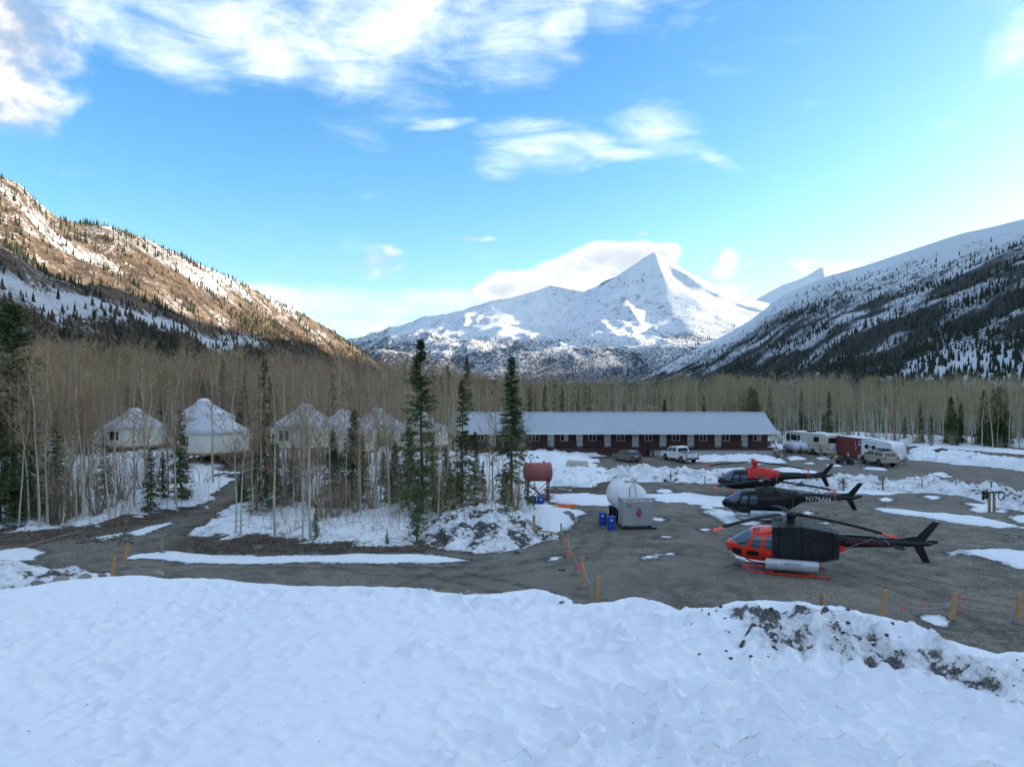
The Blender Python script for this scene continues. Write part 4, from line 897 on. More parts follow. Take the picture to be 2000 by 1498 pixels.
tree_mass('valley_wood', vf, rg.uniform(7, 10.0, len(vf)), 21, MAT_FARB, 'leafless brown wood filling the flat valley floor far behind', .3)
# ================================================================== BUILDINGS
MAT_CANVAS = plain('yurt_canvas', (.77, .735, .63), .85, var=.07, scale=2.5, bmp=.02)
m, t, b = new_mat('yurt_roof'); co = coords(t); n_ = t.noise(co, 1.1, 5, .6); c_ = t.mix(n_, (.40, .42, .46), (.52, .54, .57)); c_ = t.mix(t.ramp(t.noise(co, .8, 6, .7), .45, .7, 0, .5), c_, (.70, .72, .76))
t.l.new(c_, b.inputs['Base Color']); b.inputs['Roughness'].default_value = .6; MAT_YROOF = m
MAT_DECK = plain('deck_timber', (.30, .18, .10), .85, var=.3, scale=3)
MAT_POST = plain('dark_timber', (.10, .075, .055), .9, var=.3, scale=4)
MAT_GLASS = plain('window_glass', (.014, .017, .02), .12, var=.3, scale=1.2, spec=.4)
MAT_WHITE = plain('white_paint', (.78, .78, .77), .5, var=.05, scale=2, grime=.15)
MAT_DOME = plain('dome_plastic', (.72, .75, .78), .25, var=.05, scale=2)
def yurt(px, Yd, apex, label, door=None, wins=(), lattice=(), r=3.6, snow=None):
    x = at(px, Yd); fl = apex - 4.42; g = gz(x, Yd); root = empty('yurt', (x, Yd, g)); tag(root, label, 'yurt', 'yurts on timber platforms'); f0 = fl - g
    N = 56
    # canvas wall with faint vertical folds
    w_ = MB(); prof = [(r, f0), (r, f0 + .7), (r + .01, f0 + 1.4), (r, f0 + 2.15)]; w_.lathe(prof, N); w_.v = [(a * (1 + .004 * math.sin(math.atan2(b2, a) * 26)), b2 * (1 + .004 * math.sin(math.atan2(b2, a) * 26)), c2) for a, b2, c2 in w_.v]
    w_.build('wall', MAT_CANVAS, root, smooth=50)
    # roof: slightly scalloped between rafters
    rf = MB(); K = 72; vs = []; fs = []; rings = [(r + .12, f0 + 2.02), (r + .14, f0 + 2.12), (r * .8, f0 + 2.58), (r * .55, f0 + 3.15), (r * .3, f0 + 3.73), (.74, f0 + 4.0)]
    for i, (rr, z_) in enumerate(rings):
        for k in range(K):
            a = 2 * math.pi * k / K; sag = (.014 if 1 < i < 5 else 0) * (math.cos(a * 24) - .5) ; zz = z_ + sag + (.05 * math.cos(a * 24) if i == 0 else 0); vs.append((rr * math.cos(a), rr * math.sin(a), zz))
    for i in range(len(rings) - 1):
        for k in range(K): fs.append((i * K + k, i * K + (k + 1) % K, (i + 1) * K + (k + 1) % K, (i + 1) * K + k))
    rf.add(vs, fs); ro = rf.build('roof', MAT_YROOF, root, smooth=85)
    MB().lathe([(.78, f0 + 3.97), (.78, f0 + 4.08), (.70, f0 + 4.2), (.5, f0 + 4.33), (.26, f0 + 4.4), (0.001, f0 + 4.42)], 28).build('skylight_dome', MAT_DOME, ro, smooth=60)
    MB().lathe([(.82, f0 + 3.96), (.86, f0 + 4.02), (.80, f0 + 4.06)], 28).build('dome_ring', MAT_WHITE, ro)
    MB().lathe([(r + .15, f0 + 1.96), (r + .165, f0 + 1.96), (r + .165, f0 + 2.10), (r + .15, f0 + 2.10)], N).build('eave_band', MAT_YROOF, ro)
    MB().lathe([(r + .22, f0 - .22), (r + .28, f0 - .2), (r + .28, f0 - .02), (r + .05, f0)], N).build('platform', MAT_DECK, root)
    for i in range(-2, 3):
        for j in range(-2, 3):
            if i * i + j * j <= 5 and (j <= 0):
                MB().box(i * 1.45 - .07, i * 1.45 + .07, j * 1.45 - .07, j * 1.45 + .07, -.4, f0 - .2).build('stilt', MAT_POST, root)
    for s in (-1, 0, 1): MB().box(-3.2 + abs(s) * .5, 3.2 - abs(s) * .5, s * 1.45 - .09, s * 1.45 + .09, f0 - .42, f0 - .22).build('joist', MAT_POST, root)
    def onwall(name, ang, wd, z0, z1, fr, gl, bars=True, lat=False):
        M = Matrix.Rotation(R(ang), 4, 'Z'); h_ = empty_part = None
        q = MB()
        for (x0, x1, a0, a1) in [(-wd / 2, wd / 2, z1 - .06, z1), (-wd / 2, wd / 2, z0, z0 + .06), (-wd / 2, -wd / 2 + .06, z0 + .06, z1 - .06), (wd / 2 - .06, wd / 2, z0 + .06, z1 - .06)]:
            q.box(r - .03, r + .06, x0, x1, f0 + a0, f0 + a1, M)
        if bars: q.box(r - .02, r + .05, -.02, .02, f0 + z0 + .06, f0 + z1 - .06, M)
        fo = q.build(name, fr, root)
        MB().box(r - .06, r + .025, -wd / 2 + .05, wd / 2 - .05, f0 + z0 + .05, f0 + z1 - .05, M).build('pane' if name == 'window' else 'door_panel', gl, fo)
        if lat:
            lt = MB()
            for k in range(7):
                z_ = z0 + .1 + k * (z1 - z0 - .2) / 6; lt.box(r + .03, r + .07, -wd / 2 + .05, wd / 2 - .05, f0 + z_, f0 + z_ + .06, M)
            lt.build('lattice', MAT_DECK, fo)
    for a in wins: onwall('window', a, 1.1, .75, 1.75, MAT_POST, MAT_GLASS)
    for a in lattice: onwall('window', a, 1.35, .55, 1.8, MAT_POST, MAT_GLASS, False, True)
    for a in (door or ()): onwall('door', a, 1.15, .02, 2.0, MAT_POST, MAT_DECK, False)
    return root, f0
yurt(417, 77, 7.2, 'nearest cream yurt on stilts, grey roof, small dark window at its left', wins=(-118, 200))
yurt(398, 89, 8.15, 'yurt half hidden behind the nearest one, its grey roof rising higher', wins=(-60,))
yurt(263, 86, 7.1, 'leftmost cream yurt, veiled by aspens, with a square dark window', wins=(-98,))
yurt(597, 76, 7.85, 'cream yurt with the broadest grey roof, left of the white vent pole', wins=(-110,))
yurt(671, 78, 7.2, 'cream yurt behind the dense spruce, slatted window on its right side', lattice=(-52,))
yurt(737, 99, 6.65, 'far cream yurt with a dark doorway and railed timber stair', door=(-84,), wins=(-40,))
yurt(822, 95, 6.3, 'rightmost cream yurt, partly behind the tallest spruce', wins=(-118,), lattice=(-70,))
# stair and railed landing of the far yurt
x, Yd = at(742, 94.6), 94.6; g = gz(x, Yd); st = empty('timber_stair', (x, Yd, g)); tag(st, 'railed timber stair and landing before the far yurt doorway', 'stair')
fz = 2.23 - g
MB().box(-1.6, 2.0, -.9, .75, fz - .16, fz).build('landing', MAT_DECK, st)
for k in range(6): MB().box(-.1, 1.5, -1.2 - k * .3, -.92 - k * .3, fz - .17 - (k + 1) * .27, fz - .11 - (k + 1) * .27).build('tread', MAT_DECK, st)
for k in range(9): MB().box(-1.55 + k * .19, -1.49 + k * .19, -.9, -.84, fz, fz + .85).build('baluster', MAT_POST, st)
for k in range(3): MB().box(1.52 + k * .19, 1.58 + k * .19, -.9, -.84, fz, fz + .85).build('baluster', MAT_POST, st)
MB().box(-1.6, 0, -.92, -.82, fz + .85, fz + .92).build('handrail', MAT_DECK, st); MB().box(1.48, 2.0, -.92, -.82, fz + .85, fz + .92).build('handrail', MAT_DECK, st)
for a in (-1.5, 1.9):
    for c2 in (-.8, .6): MB().box(a - .06, a + .06, c2 - .06, c2 + .06, -.3, fz - .16).build('post', MAT_POST, st)
# vent pole
x, Yd = at(652, 84), 84; vp = empty('vent_pole', (x, Yd, gz(x, Yd))); tag(vp, 'thin white-capped vent pole standing between two yurt roofs', 'pole')
zt = CAMZ + (CY - 787) / F * Yd - gz(x, Yd)
MB().tube([(0, 0, -.2), (0, 0, zt - .35)], .05, 8).build('shaft', plain('grey_metal', (.42, .43, .44), .45, .3), vp); MB().lathe([(.09, zt - .38), (.11, zt - .36), (.11, zt - .02), (.07, zt)], 12).build('cap', MAT_WHITE, vp)

# ------------------------------------------------------------------ the lodge
m, t, b = new_mat('lodge_siding'); co = coords(t); s_ = t.sep(co)
n_ = t.noise(t.comb(t.math('MULTIPLY', s_[0], .7), s_[1], t.math('MULTIPLY', s_[2], 5)), 3.0, 5, .6)
c_ = t.mix(n_, (.048, .021, .019), (.085, .036, .031)); t.l.new(c_, b.inputs['Base Color']); b.inputs['Roughness'].default_value = .7; MAT_SIDING = m
MAT_RAIL = plain('rail_stain', (.062, .028, .024), .75, var=.3, scale=4)
m, t, b = new_mat('metal_roof'); co = coords(t); n_ = t.noise(co, .35, 5, .6); c_ = t.mix(n_, (.33, .375, .43), (.42, .465, .52)); c_ = t.mix(t.ramp(t.noise(co, 1.5, 6, .7), .55, .75, 0, .3), c_, (.52, .56, .61)); t.l.new(c_, b.inputs['Base Color']); b.inputs['Roughness'].default_value = .45; b.inputs['Metallic'].default_value = .15; MAT_ROOF = m
MAT_TRIM = plain('trim_white', (.72, .71, .68), .55, var=.06, scale=3, grime=.2)
MAT_DOOR = plain('door_white', (.74, .75, .77), .5, var=.05, scale=2, grime=.1)
MAT_SKIRT = plain('plywood_skirt', (.42, .41, .40), .9, var=.15, scale=1.2, grime=.35)
MAT_CURTAIN = plain('curtain', (.5, .52, .5), .9, var=.2, scale=3)
LX0, LX1, YW, YE, YR_ = -8.3, 35.9, 99.6, 97.6, 103.1     # ends, front wall, eave, ridge
DZ, EZ, RZ_ = 1.1, 3.16, 5.78
lod = empty('lodge', ((LX0 + LX1) / 2, YW, 0)); tag(lod, 'long dark-red motel-style lodge with pale metal roof and white doors', 'lodge')
ox_ = -(LX0 + LX1) / 2
def LB(): return MB()
def lpart(mb, name, mat, parent=None, **k):
    mb.v = [(a + ox_, b2 - YW, c2) for a, b2, c2 in mb.v]; return mb.build(name, mat, parent or lod, **k)
doors = [at(p, YW) for p in (962, 1020, 1076, 1131.8, 1186.4, 1241, 1294.9, 1348.8, 1402, 1454)]
wins = [at(p, YW) for p in (938, 989, 1046, 1102, 1157, 1212, 1266.5, 1320, 1373, 1417, 1478.6)]
DW, DH, WW, W0, W1 = .46, 1.93, .56, DZ + .82, DZ + 1.86
# front wall: boards laid between the openings
cuts = sorted([(a - DW, a + DW, DZ, DZ + DH) for a in doors] + [(a - WW, a + WW, W0, W1) for a in wins]); WT = EZ + .75
rows = np.arange(DZ - .02, WT, .235)
seg = [];
brd = {}
for z0 in rows:
    z1 = min(z0 + .235, WT); xs = [(LX0, LX1)]
    for (a, b2, c2, d2) in cuts:
        if min(z1, d2) - max(z0, c2) > .06:
            nx = []
            for (p, q) in xs:
                if b2 <= p or a >= q: nx.append((p, q))
                else:
                    if a - p > .05: nx.append((p, a))
                    if q - b2 > .05: nx.append((b2, q))
            xs = nx
    for (p, q) in xs: seg.append((p, q, z0, z1))
for (p, q, z0, z1) in seg:
    mb = MB().add([(p, YW + .10, z0), (q, YW + .10, z0), (q, YW + .10, z1), (p, YW + .10, z1), (p, YW - .022, z0), (q, YW - .022, z0), (q, YW + .004, z1), (p, YW + .004, z1)], [(0, 1, 2, 3), (4, 5, 6, 7), (0, 1, 5, 4), (1, 2, 6, 5), (2, 3, 7, 6), (3, 0, 4, 7)])
    lpart(mb, 'board', MAT_SIDING)
lpart(MB().box(LX0 + .02, LX1 - .02, YW + .14, 107.0, .1, EZ + .7), 'wall', MAT_SIDING)
for i, a in enumerate(doors):
    f_ = lpart(MB().box(a - DW, a - DW + .06, YW - .05, YW + .08, DZ, DZ + DH).box(a + DW - .06, a + DW, YW - .05, YW + .08, DZ, DZ + DH).box(a - DW + .06, a + DW - .06, YW - .05, YW + .08, DZ + DH - .06, DZ + DH), 'door_frame', MAT_TRIM)
    d_ = lpart(MB().box(a - DW + .06, a + DW - .06, YW + .0, YW + .05, DZ + .02, DZ + DH - .06).box(a - .27, a - .04, YW - .012, YW, DZ + .2, DZ + .85).box(a + .04, a + .27, YW - .012, YW, DZ + .2, DZ + .85).box(a - .27, a - .04, YW - .012, YW, DZ + 1.0, DZ + 1.7).box(a + .04, a + .27, YW - .012, YW, DZ + 1.0, DZ + 1.7), 'door', MAT_DOOR)
    lpart(MB().tube([(a + .32, YW - .07, DZ + .95), (a + .32, YW, DZ + .95)], .035, 8), 'door_knob', MAT_POST, d_)
for i, a in enumerate(wins):
    f_ = lpart(MB().box(a - WW, a - WW + .07, YW - .05, YW + .08, W0, W1).box(a + WW - .07, a + WW, YW - .05, YW + .08, W0, W1).box(a - WW + .07, a + WW - .07, YW - .05, YW + .08, W1 - .07, W1).box(a - WW + .07, a + WW - .07, YW - .05, YW + .08, W0, W0 + .07).box(a - .035, a + .035, YW - .04, YW + .06, W0 + .07, W1 - .07), 'window', MAT_TRIM)
    lpart(MB().box(a - WW + .07, a - .035, YW + .02, YW + .05, W0 + .07, W1 - .07), 'pane', MAT_GLASS, f_); lpart(MB().box(a + .035, a + WW - .07, YW + .02, YW + .05, W0 + .07, W1 - .07), 'pane', MAT_CURTAIN if i in (3, 10) else MAT_GLASS, f_)
# roof sheets with raised seams
sl = (RZ_ - EZ) / (YR_ - YE); RX0, RX1 = LX0 - .45, LX1 + .75
def rz(y): return EZ + (y - YE) * sl
NP = 50; pw = (RX1 - RX0) / NP
for i in range(NP):
    a, b2 = RX0 + i * pw, RX0 + (i + 1) * pw
    q = MB(); pr = []
    for k in range(3):
        u0 = a + k * pw / 3; pr += [(u0, 0), (u0 + .04, .05), (u0 + .10, .05), (u0 + .14, 0)]
    pr += [(b2 - .001, 0)]
    vs = [(u, YE, rz(YE) + h_) for u, h_ in pr] + [(u, YR_, rz(YR_) + h_) for u, h_ in pr]; n2 = len(pr); q.add(vs, [(j, j + 1, n2 + j + 1, n2 + j) for j in range(n2 - 1)])
    lpart(q, 'roof_panel', MAT_ROOF)
lpart(MB().add([(RX0, YE + .02, EZ - .03), (RX1, YE + .02, EZ - .03), (RX1, YR_, RZ_ - .03), (RX0, YR_, RZ_ - .03), (RX0, 108.6, EZ - .03), (RX1, 108.6, EZ - .03), (RX0, YE + .02, EZ - .14), (RX1, YE + .02, EZ - .14), (RX1, YR_, RZ_ - .16), (RX0, YR_, RZ_ - .16), (RX0, 108.6, EZ - .14), (RX1, 108.6, EZ - .14)],
   [(0, 1, 2, 3), (3, 2, 5, 4), (6, 7, 8, 9), (9, 8, 11, 10), (0, 1, 7, 6), (4, 5, 11, 10), (1, 2, 8, 7), (2, 5, 11, 8), (0, 3, 9, 6), (3, 4, 10, 9)]), 'roof_deck', MAT_TRIM)
lpart(MB().box(RX0, RX1, YE - .035, YE + .0, EZ - .17, EZ + .02), 'fascia', MAT_TRIM)
lpart(MB().add([(RX0, YR_ - .16, RZ_ + .0), (RX1, YR_ - .16, RZ_ + .0), (RX1, YR_, RZ_ + .10), (RX0, YR_, RZ_ + .10), (RX1, YR_ + .16, RZ_), (RX0, YR_ + .16, RZ_)], [(0, 1, 2, 3), (3, 2, 4, 5)]), 'ridge_cap', MAT_ROOF)
for e in (LX0, LX1): lpart(MB().add([(e, YW + .15, EZ - .1), (e, 107, EZ - .1), (e, YR_ + .1, RZ_ - .25), (e - .1 if e > 0 else e + .1, YW + .15, EZ - .1), (e - .1 if e > 0 else e + .1, 107, EZ - .1), (e - .1 if e > 0 else e + .1, YR_ + .1, RZ_ - .25)], [(0, 1, 2), (3, 4, 5), (0, 1, 4, 3), (1, 2, 5, 4), (2, 0, 3, 5)]), 'gable', MAT_SIDING)
# veranda
for k in range(12):
    lpart(MB().box(LX0, LX1 + .1, YE + .25 + k * .145, YE + .38 + k * .145, DZ - .06, DZ - .02), 'deck_plank', MAT_RAIL)
lpart(MB().box(LX0, LX1 + .1, YE + .2, YE + .25, DZ - .28, DZ), 'rim_joist', MAT_RAIL)
sx_ = at(1264, YE)
for k in range(int((LX1 - LX0) / 1.9) + 1):
    a = LX0 + .1 + k * 1.9
    if abs(a - sx_) < .5: continue
    lpart(MB().box(a - .045, a + .045, YE + .14, YE + .23, DZ - .25, DZ + .98), 'rail_post', MAT_RAIL)
for (p, q) in ((LX0, sx_ - .62), (sx_ + .62, LX1 + .05)):
    for z0, h_ in ((.92, .07), (.60, .06), (.28, .06)): lpart(MB().box(p, q, YE + .09, YE + .135, DZ + z0, DZ + z0 + h_), 'rail', MAT_RAIL)
lpart(MB().box(sx_ + .4, LX1 + .05, YE + .30, YE + .34, -.1, DZ - .08), 'skirt', MAT_SKIRT)
lpart(MB().box(LX0, sx_ - .4, YE + .30, YE + .34, -.1, DZ - .08), 'skirt', MAT_RAIL)
for k in range(6): lpart(MB().box(sx_ - .55, sx_ + .55, YE + .1 - k * .29, YE + .36 - k * .29, DZ - .1 - k * .18, DZ - .05 - k * .18), 'stair_tread', MAT_RAIL)
for s in (-.6, .6):
    lpart(MB().prism([(0, 0), (.01, .2), (1.75, -.9), (1.6, -1.08)], 0, .06, Matrix.Translation((sx_ + s, YE + .2, DZ - .15)) @ Matrix.Rotation(R(-90), 4, 'Z')), 'stringer', MAT_RAIL)
    lpart(MB().tube([(sx_ + s, YE + .15, DZ + .98), (sx_ + s, YE - 1.45, .98)], .045, 6), 'stair_handrail', MAT_RAIL); lpart(MB().box(sx_ + s - .045, sx_ + s + .045, YE - 1.5, YE - 1.41, 0, 1.02), 'stair_post', MAT_RAIL)
# stair at the east end
ex_ = LX1 + .12
lpart(MB().box(ex_, ex_ + .7, YE + .2, YE + 1.7, DZ - .08, DZ - .02), 'end_landing', MAT_RAIL)
for k in range(7): lpart(MB().box(ex_ + .0 + k * .0, ex_ + .95, YE - .05 - k * .27, YE + .18 - k * .27, DZ - .12 - k * .155, DZ - .07 - k * .155), 'end_stair_tread', MAT_SKIRT)
for s in (0, .98): lpart(MB().tube([(ex_ + s, YE + .2, DZ + .95), (ex_ + s, YE - 1.85, .85)], .05, 6).tube([(ex_ + s, YE + .2, DZ - .15), (ex_ + s, YE - 1.85, -.05)], .07, 6).tube([(ex_ + s, YE - 1.8, 0), (ex_ + s, YE - 1.8, .9)], .05, 6).tube([(ex_ + s, YE - .8, .3), (ex_ + s, YE - .8, 1.45)], .045, 6), 'end_stair_rail', MAT_RAIL)
lpart(MB().box(LX1 - .5, LX1 - .36, YW - .12, YW - .02, DZ + 1.75, DZ + 1.9), 'wall_lamp', MAT_TRIM)
# ================================================================== HELICOPTERS
MAT_RED = plain('heli_red', (.78, .032, .012), .3, var=.06, scale=3, coat=.5, grime=.08)
MAT_BLACK = plain('heli_black', (.007, .0075, .009), .32, var=.2, scale=3, coat=.15, spec=.35, grime=.25, grime_col=(.045, .045, .045))
MAT_HGLASS = plain('heli_glass', (.045, .075, .12), .06, var=.4, scale=2.2, spec=1.0)
MAT_PANEL = plain('heli_dark_panel', (.012, .012, .014), .35, var=.2)
m, t, b = new_mat('black_cover'); co = coords(t); n_ = t.noise(co, 2.4, 6, .65, 1.2); t.l.new(t.mix(n_, (.008, .008, .009), (.026, .026, .028)), b.inputs['Base Color']); b.inputs['Roughness'].default_value = .5; b.inputs['Specular IOR Level'].default_value = .4; bump(t, b, n_, .25); MAT_COVER = m
m, t, b = new_mat('red_cover'); co = coords(t); n_ = t.noise(co, 2.6, 6, .6, 1.2); t.l.new(t.mix(n_, (.55, .012, .016), (.80, .03, .03)), b.inputs['Base Color']); b.inputs['Roughness'].default_value = .55; bump(t, b, n_, .12); MAT_REDCOVER = m
MAT_BLADE = plain('rotor_blade', (.011, .012, .013), .7, spec=.12, var=.3, scale=1.5, grime=.2, grime_col=(.09, .095, .1))
MAT_SOCK = plain('tip_sock', (.72, .10, .08), .75, var=.12)
MAT_HUB = plain('rotor_metal', (.28, .29, .30), .4, .7, var=.3)
m, t, b = new_mat('basket_mesh'); co = coords(t); ck = t.vor(co, 22, 'F1', 'Distance'); t.l.new(t.mix(t.ramp(ck, .1, .6), (.30, .33, .37), (.50, .54, .59)), b.inputs['Base Color']); b.inputs['Roughness'].default_value = .4; b.inputs['Metallic'].default_value = .3; MAT_BASKET = m
MAT_ALU = plain('aluminium', (.56, .59, .63), .35, .5, var=.12)
MAT_ROPE = plain('rope', (.40, .38, .35), .9, var=.1)
ST = np.array([(3.47, 1.16, 1.30, .06), (3.40, 1.04, 1.42, .22), (3.28, .92, 1.54, .37), (3.05, .77, 1.70, .55), (2.75, .65, 1.91, .70), (2.4, .57, 2.13, .82), (2.0, .52, 2.31, .90), (1.6, .50, 2.40, .935), (1.0, .49, 2.44, .95), (.2, .49, 2.46, .94), (-.5, .52, 2.46, .91), (-1.1, .60, 2.44, .83), (-1.6, .76, 2.40, .70), (-2.1, 1.05, 2.32, .52), (-2.5, 1.34, 2.24, .36), (-2.75, 1.48, 2.19, .29)])[::-1]
NEXP = 2.7
def sec(x): return [float(np.interp(x, ST[:, 0], ST[:, i])) for i in (1, 2, 3)]
def ring_pt(x, phi, grow=0.0):
    zb, zt, hw = sec(x); zc, hh = (zb + zt) / 2, (zt - zb) / 2; c_, s_ = math.cos(phi), math.sin(phi)
    return (x, math.copysign(abs(c_) ** (2 / NEXP), c_) * (hw + grow), zc + math.copysign(abs(s_) ** (2 / NEXP), s_) * (hh + grow))
def side_y(x, z, grow=.012):
    zb, zt, hw = sec(x); zc, hh = (zb + zt) / 2, (zt - zb) / 2; q = min(1, abs(z - zc) / hh); return hw * (1 - q ** NEXP) ** (1 / NEXP) + grow
def loft(xs, phis, grow=0.0, closed=True, fn=None):
    mb = MB(); n = len(phis); vs = []; fs = []
    for x in xs:
        for p in phis:
            v = ring_pt(x, p, grow); vs.append(fn(*v, p) if fn else v)
    for i in range(len(xs) - 1):
        for k in range(n if closed else n - 1): fs.append((i * n + k, i * n + (k + 1) % n, (i + 1) * n + (k + 1) % n, (i + 1) * n + k))
    if closed: fs += [tuple(range(n)), tuple((len(xs) - 1) * n + k for k in range(n))]
    return mb.add(vs, fs)
def side_panel(corners, side, ex=5.0, grow=.012):
    """rounded window or panel pressed onto the fuselage side; corners (x, z) in ring order"""
    vs = []; fs = []; n = 28; rings = (0.0, .45, .8, 1.0)
    for r_ in rings:
        for k in range(n):
            a = 2 * math.pi * k / n; c_, s_ = math.cos(a), math.sin(a); d = (abs(c_) ** ex + abs(s_) ** ex) ** (-1 / ex); s, q = .5 + .5 * c_ * d * r_, .5 + .5 * s_ * d * r_
            A, B, C2, D2 = corners; x = (A[0] * (1 - s) + B[0] * s) * (1 - q) + (D2[0] * (1 - s) + C2[0] * s) * q; z = (A[1] * (1 - s) + B[1] * s) * (1 - q) + (D2[1] * (1 - s) + C2[1] * s) * q
            vs.append((x, side * side_y(x, z, grow), z))
    for i in range(len(rings) - 1):
        for k in range(n): fs.append((i * n + k, i * n + (k + 1) % n, (i + 1) * n + (k + 1) % n, (i + 1) * n + k))
    return MB().add(vs, fs)
def text_mesh(body, size, name):
    cu = bpy.data.curves.new(name, 'FONT'); cu.body = body; cu.size = size; cu.extrude = .004; cu.align_x = 'CENTER'; cu.align_y = 'CENTER'
    tmp = bpy.data.objects.new('tmp', cu); C.objects.link(tmp); dg = bpy.context.evaluated_depsgraph_get(); me = bpy.data.meshes.new_from_object(tmp.evaluated_get(dg)); bpy.data.objects.remove(tmp); bpy.data.curves.remove(cu); me.name = name; return me
def vsides(col):  return col
def helicopter(loc, sz, yaw, label, body, boom, cover, cov, blades_, skid, text=None, text_mat=None, basket=True, rear_red=False, slats=False):
    root = empty('helicopter', (*loc, 0), math.pi - R(yaw)); root.scale = (sz, sz, sz); tag(root, label, 'helicopter', 'parked helicopters')
    xs = list(np.concatenate([np.linspace(3.47, 2.0, 16), np.linspace(1.85, -2.75, 22)])); ph = [2 * math.pi * k / 36 for k in range(36)]
    fu = loft([x for x in xs if x > -2.02], ph).build('fuselage', body, root, smooth=60); loft([-2.0, -2.15, -2.3, -2.5, -2.75], ph, -.004).build('tail_fairing', boom, root, smooth=60)
    # windscreen halves
    for s in (1, -1):
        vs = []; fs = []; nx, nq = 14, 8
        for i in range(nx):
            x = 3.16 - (3.16 - 2.02) * i / (nx - 1); zb, zt, hw = sec(x); zc, hh = (zb + zt) / 2, (zt - zb) / 2
            zl = 1.30 + (x - 2.40) / .76 * .30 if x > 2.40 else 1.30 + (2.40 - x) / .38 * .80
            q = (zl - zc) / hh; q = max(-1, min(.98, q)); p0 = math.asin(math.copysign(abs(q) ** (NEXP / 2), q)); p1 = R(88.5) if x > 2.18 else p0 + (R(88.5) - p0) * max(.02, (x - 2.02) / .16)
            for k in range(nq):
                v = ring_pt(x, p0 + (p1 - p0) * k / (nq - 1), .012); vs.append((v[0], s * v[1], v[2]))
        for i in range(nx - 1):
            for k in range(nq - 1): fs.append((i * nq + k, i * nq + k + 1, (i + 1) * nq + k + 1, (i + 1) * nq + k))
        MB().add(vs, fs).build('windscreen', MAT_HGLASS, root, smooth=60)
        w1 = side_panel([(2.14, 1.33), (1.62, 1.31), (1.50, 1.99), (1.92, 1.97)], s).build('door_window', MAT_HGLASS, root, smooth=60)
        side_panel([(1.40, 1.31), (.80, 1.31), (.80, 1.96), (1.34, 1.97)], s).build('cabin_window', MAT_HGLASS, root, smooth=60)
        side_panel([(2.36, .87), (1.68, .87), (1.68, 1.18), (2.28, 1.18)], s, 3.2).build('lower_panel', MAT_PANEL, root, smooth=60)
        side_panel([(3.08, .90), (2.60, .80), (2.56, 1.20), (3.14, 1.22)], s, 3.0).build('chin_window', MAT_PANEL, root, smooth=60)
        MB().tube([(2.26, s * (side_y(2.26, 1.26) + .0), 1.26), (1.98, s * side_y(1.98, 2.06), 2.06)], .018, 5).build('door_post', body, root)
        MB().tube([(1.46, s * side_y(1.46, .75, .006), .75), (1.46, s * side_y(1.46, 1.6, .006), 1.6), (1.42, s * side_y(1.42, 2.05, .006), 2.05)], .008, 5).build('door_seam', MAT_PANEL, root)
        MB().box(1.56, 1.70, s * side_y(1.6, 1.22) - .01, s * side_y(1.6, 1.22) + .02, 1.20, 1.235).build('door_handle', MAT_HUB, root)
        # roof window
        vs = []; n = 20
        for k in range(n):
            a = 2 * math.pi * k / n; x = 1.82 + .20 * math.cos(a); zb, zt, hw = sec(x); y = .46 + .17 * math.sin(a); zc, hh = (zb + zt) / 2, (zt - zb) / 2; vs.append((x, s * y, zc + hh * (1 - (y / hw) ** NEXP) ** (1 / NEXP) + .012))
        MB().add(vs, [tuple(range(n))]).build('roof_window', MAT_PANEL, root)
    MB().tube([(3.18, 0, sec(3.18)[1] + .01), (2.7, 0, sec(2.7)[1] + .015), (2.2, 0, sec(2.2)[1] + .015)], .025, 5).build('centre_post', MAT_PANEL, root)
    # tail boom, fins, stabiliser
    bm_ = MB(); bx = np.linspace(-2.35, -6.55, 14); vs = []; fs = []; n = 20
    for x in bx:
        u = (-2.35 - x) / 4.2; rr = .345 * (1 - u) + .135 * u; zc = 1.80 + .16 * u
        for k in range(n):
            a = 2 * math.pi * k / n; vs.append((x, rr * .82 * math.cos(a), zc + rr * math.sin(a)))
    for i in range(len(bx) - 1):
        for k in range(n): fs.append((i * n + k, i * n + (k + 1) % n, (i + 1) * n + (k + 1) % n, (i + 1) * n + k))
    fs += [tuple(range(n)), tuple((len(bx) - 1) * n + k for k in range(n))]
    tb = bm_.add(vs, fs).build('tail_boom', boom, root, smooth=60)
    MB().bbox(-4.2, -2.5, -.10, .10, 2.10, 2.22, .03).build('drive_shaft_cover', boom, tb); MB().bbox(-6.3, -4.2, -.07, .07, 2.06, 2.17, .02).build('drive_shaft_cover', boom, tb)
    MB().lathe([(.13, 0), (.12, .15), (.07, .32), (.02, .40)], 12, Matrix.Translation((-6.5, 0, 1.96)) @ RY(-90)).build('tail_cone', boom, tb, smooth=60)
    def fin(pts, th, name):
        return MB().prism(pts, -th, th).build(name, boom, root, bevel=.018)
    uf = fin([(-5.85, 2.02), (-6.45, 2.0), (-7.22, 3.15), (-6.86, 3.16)], .05, 'upper_fin')
    fin([(-5.95, 1.86), (-6.45, 1.86), (-6.78, .98), (-6.44, .98)], .045, 'lower_fin')
    fin([(-5.05, 2.1), (-5.95, 2.08), (-6.12, 2.35)], .025, 'fin_fillet')
    if slats:
        for k in range(11): MB().box(-.30 - .0, .22, -.062, .062, -.008, .008, Matrix.Translation((-6.20 - k * .082, 0, 2.12 + k * .094))).build('fin_rib', MAT_COVER, uf)
    MB().tube([(-7.05, 0, 3.15), (-7.05, 0, 3.24)], .03, 8).build('beacon', MAT_ALU, uf)
    for s in (1, -1): MB().prism([(-4.95, 1.86), (-5.02, 1.90), (-5.42, 1.865), (-5.38, 1.84)], s * .14, s * 1.25).build('stabiliser', MAT_BLADE if slats else boom, root, bevel=.01)
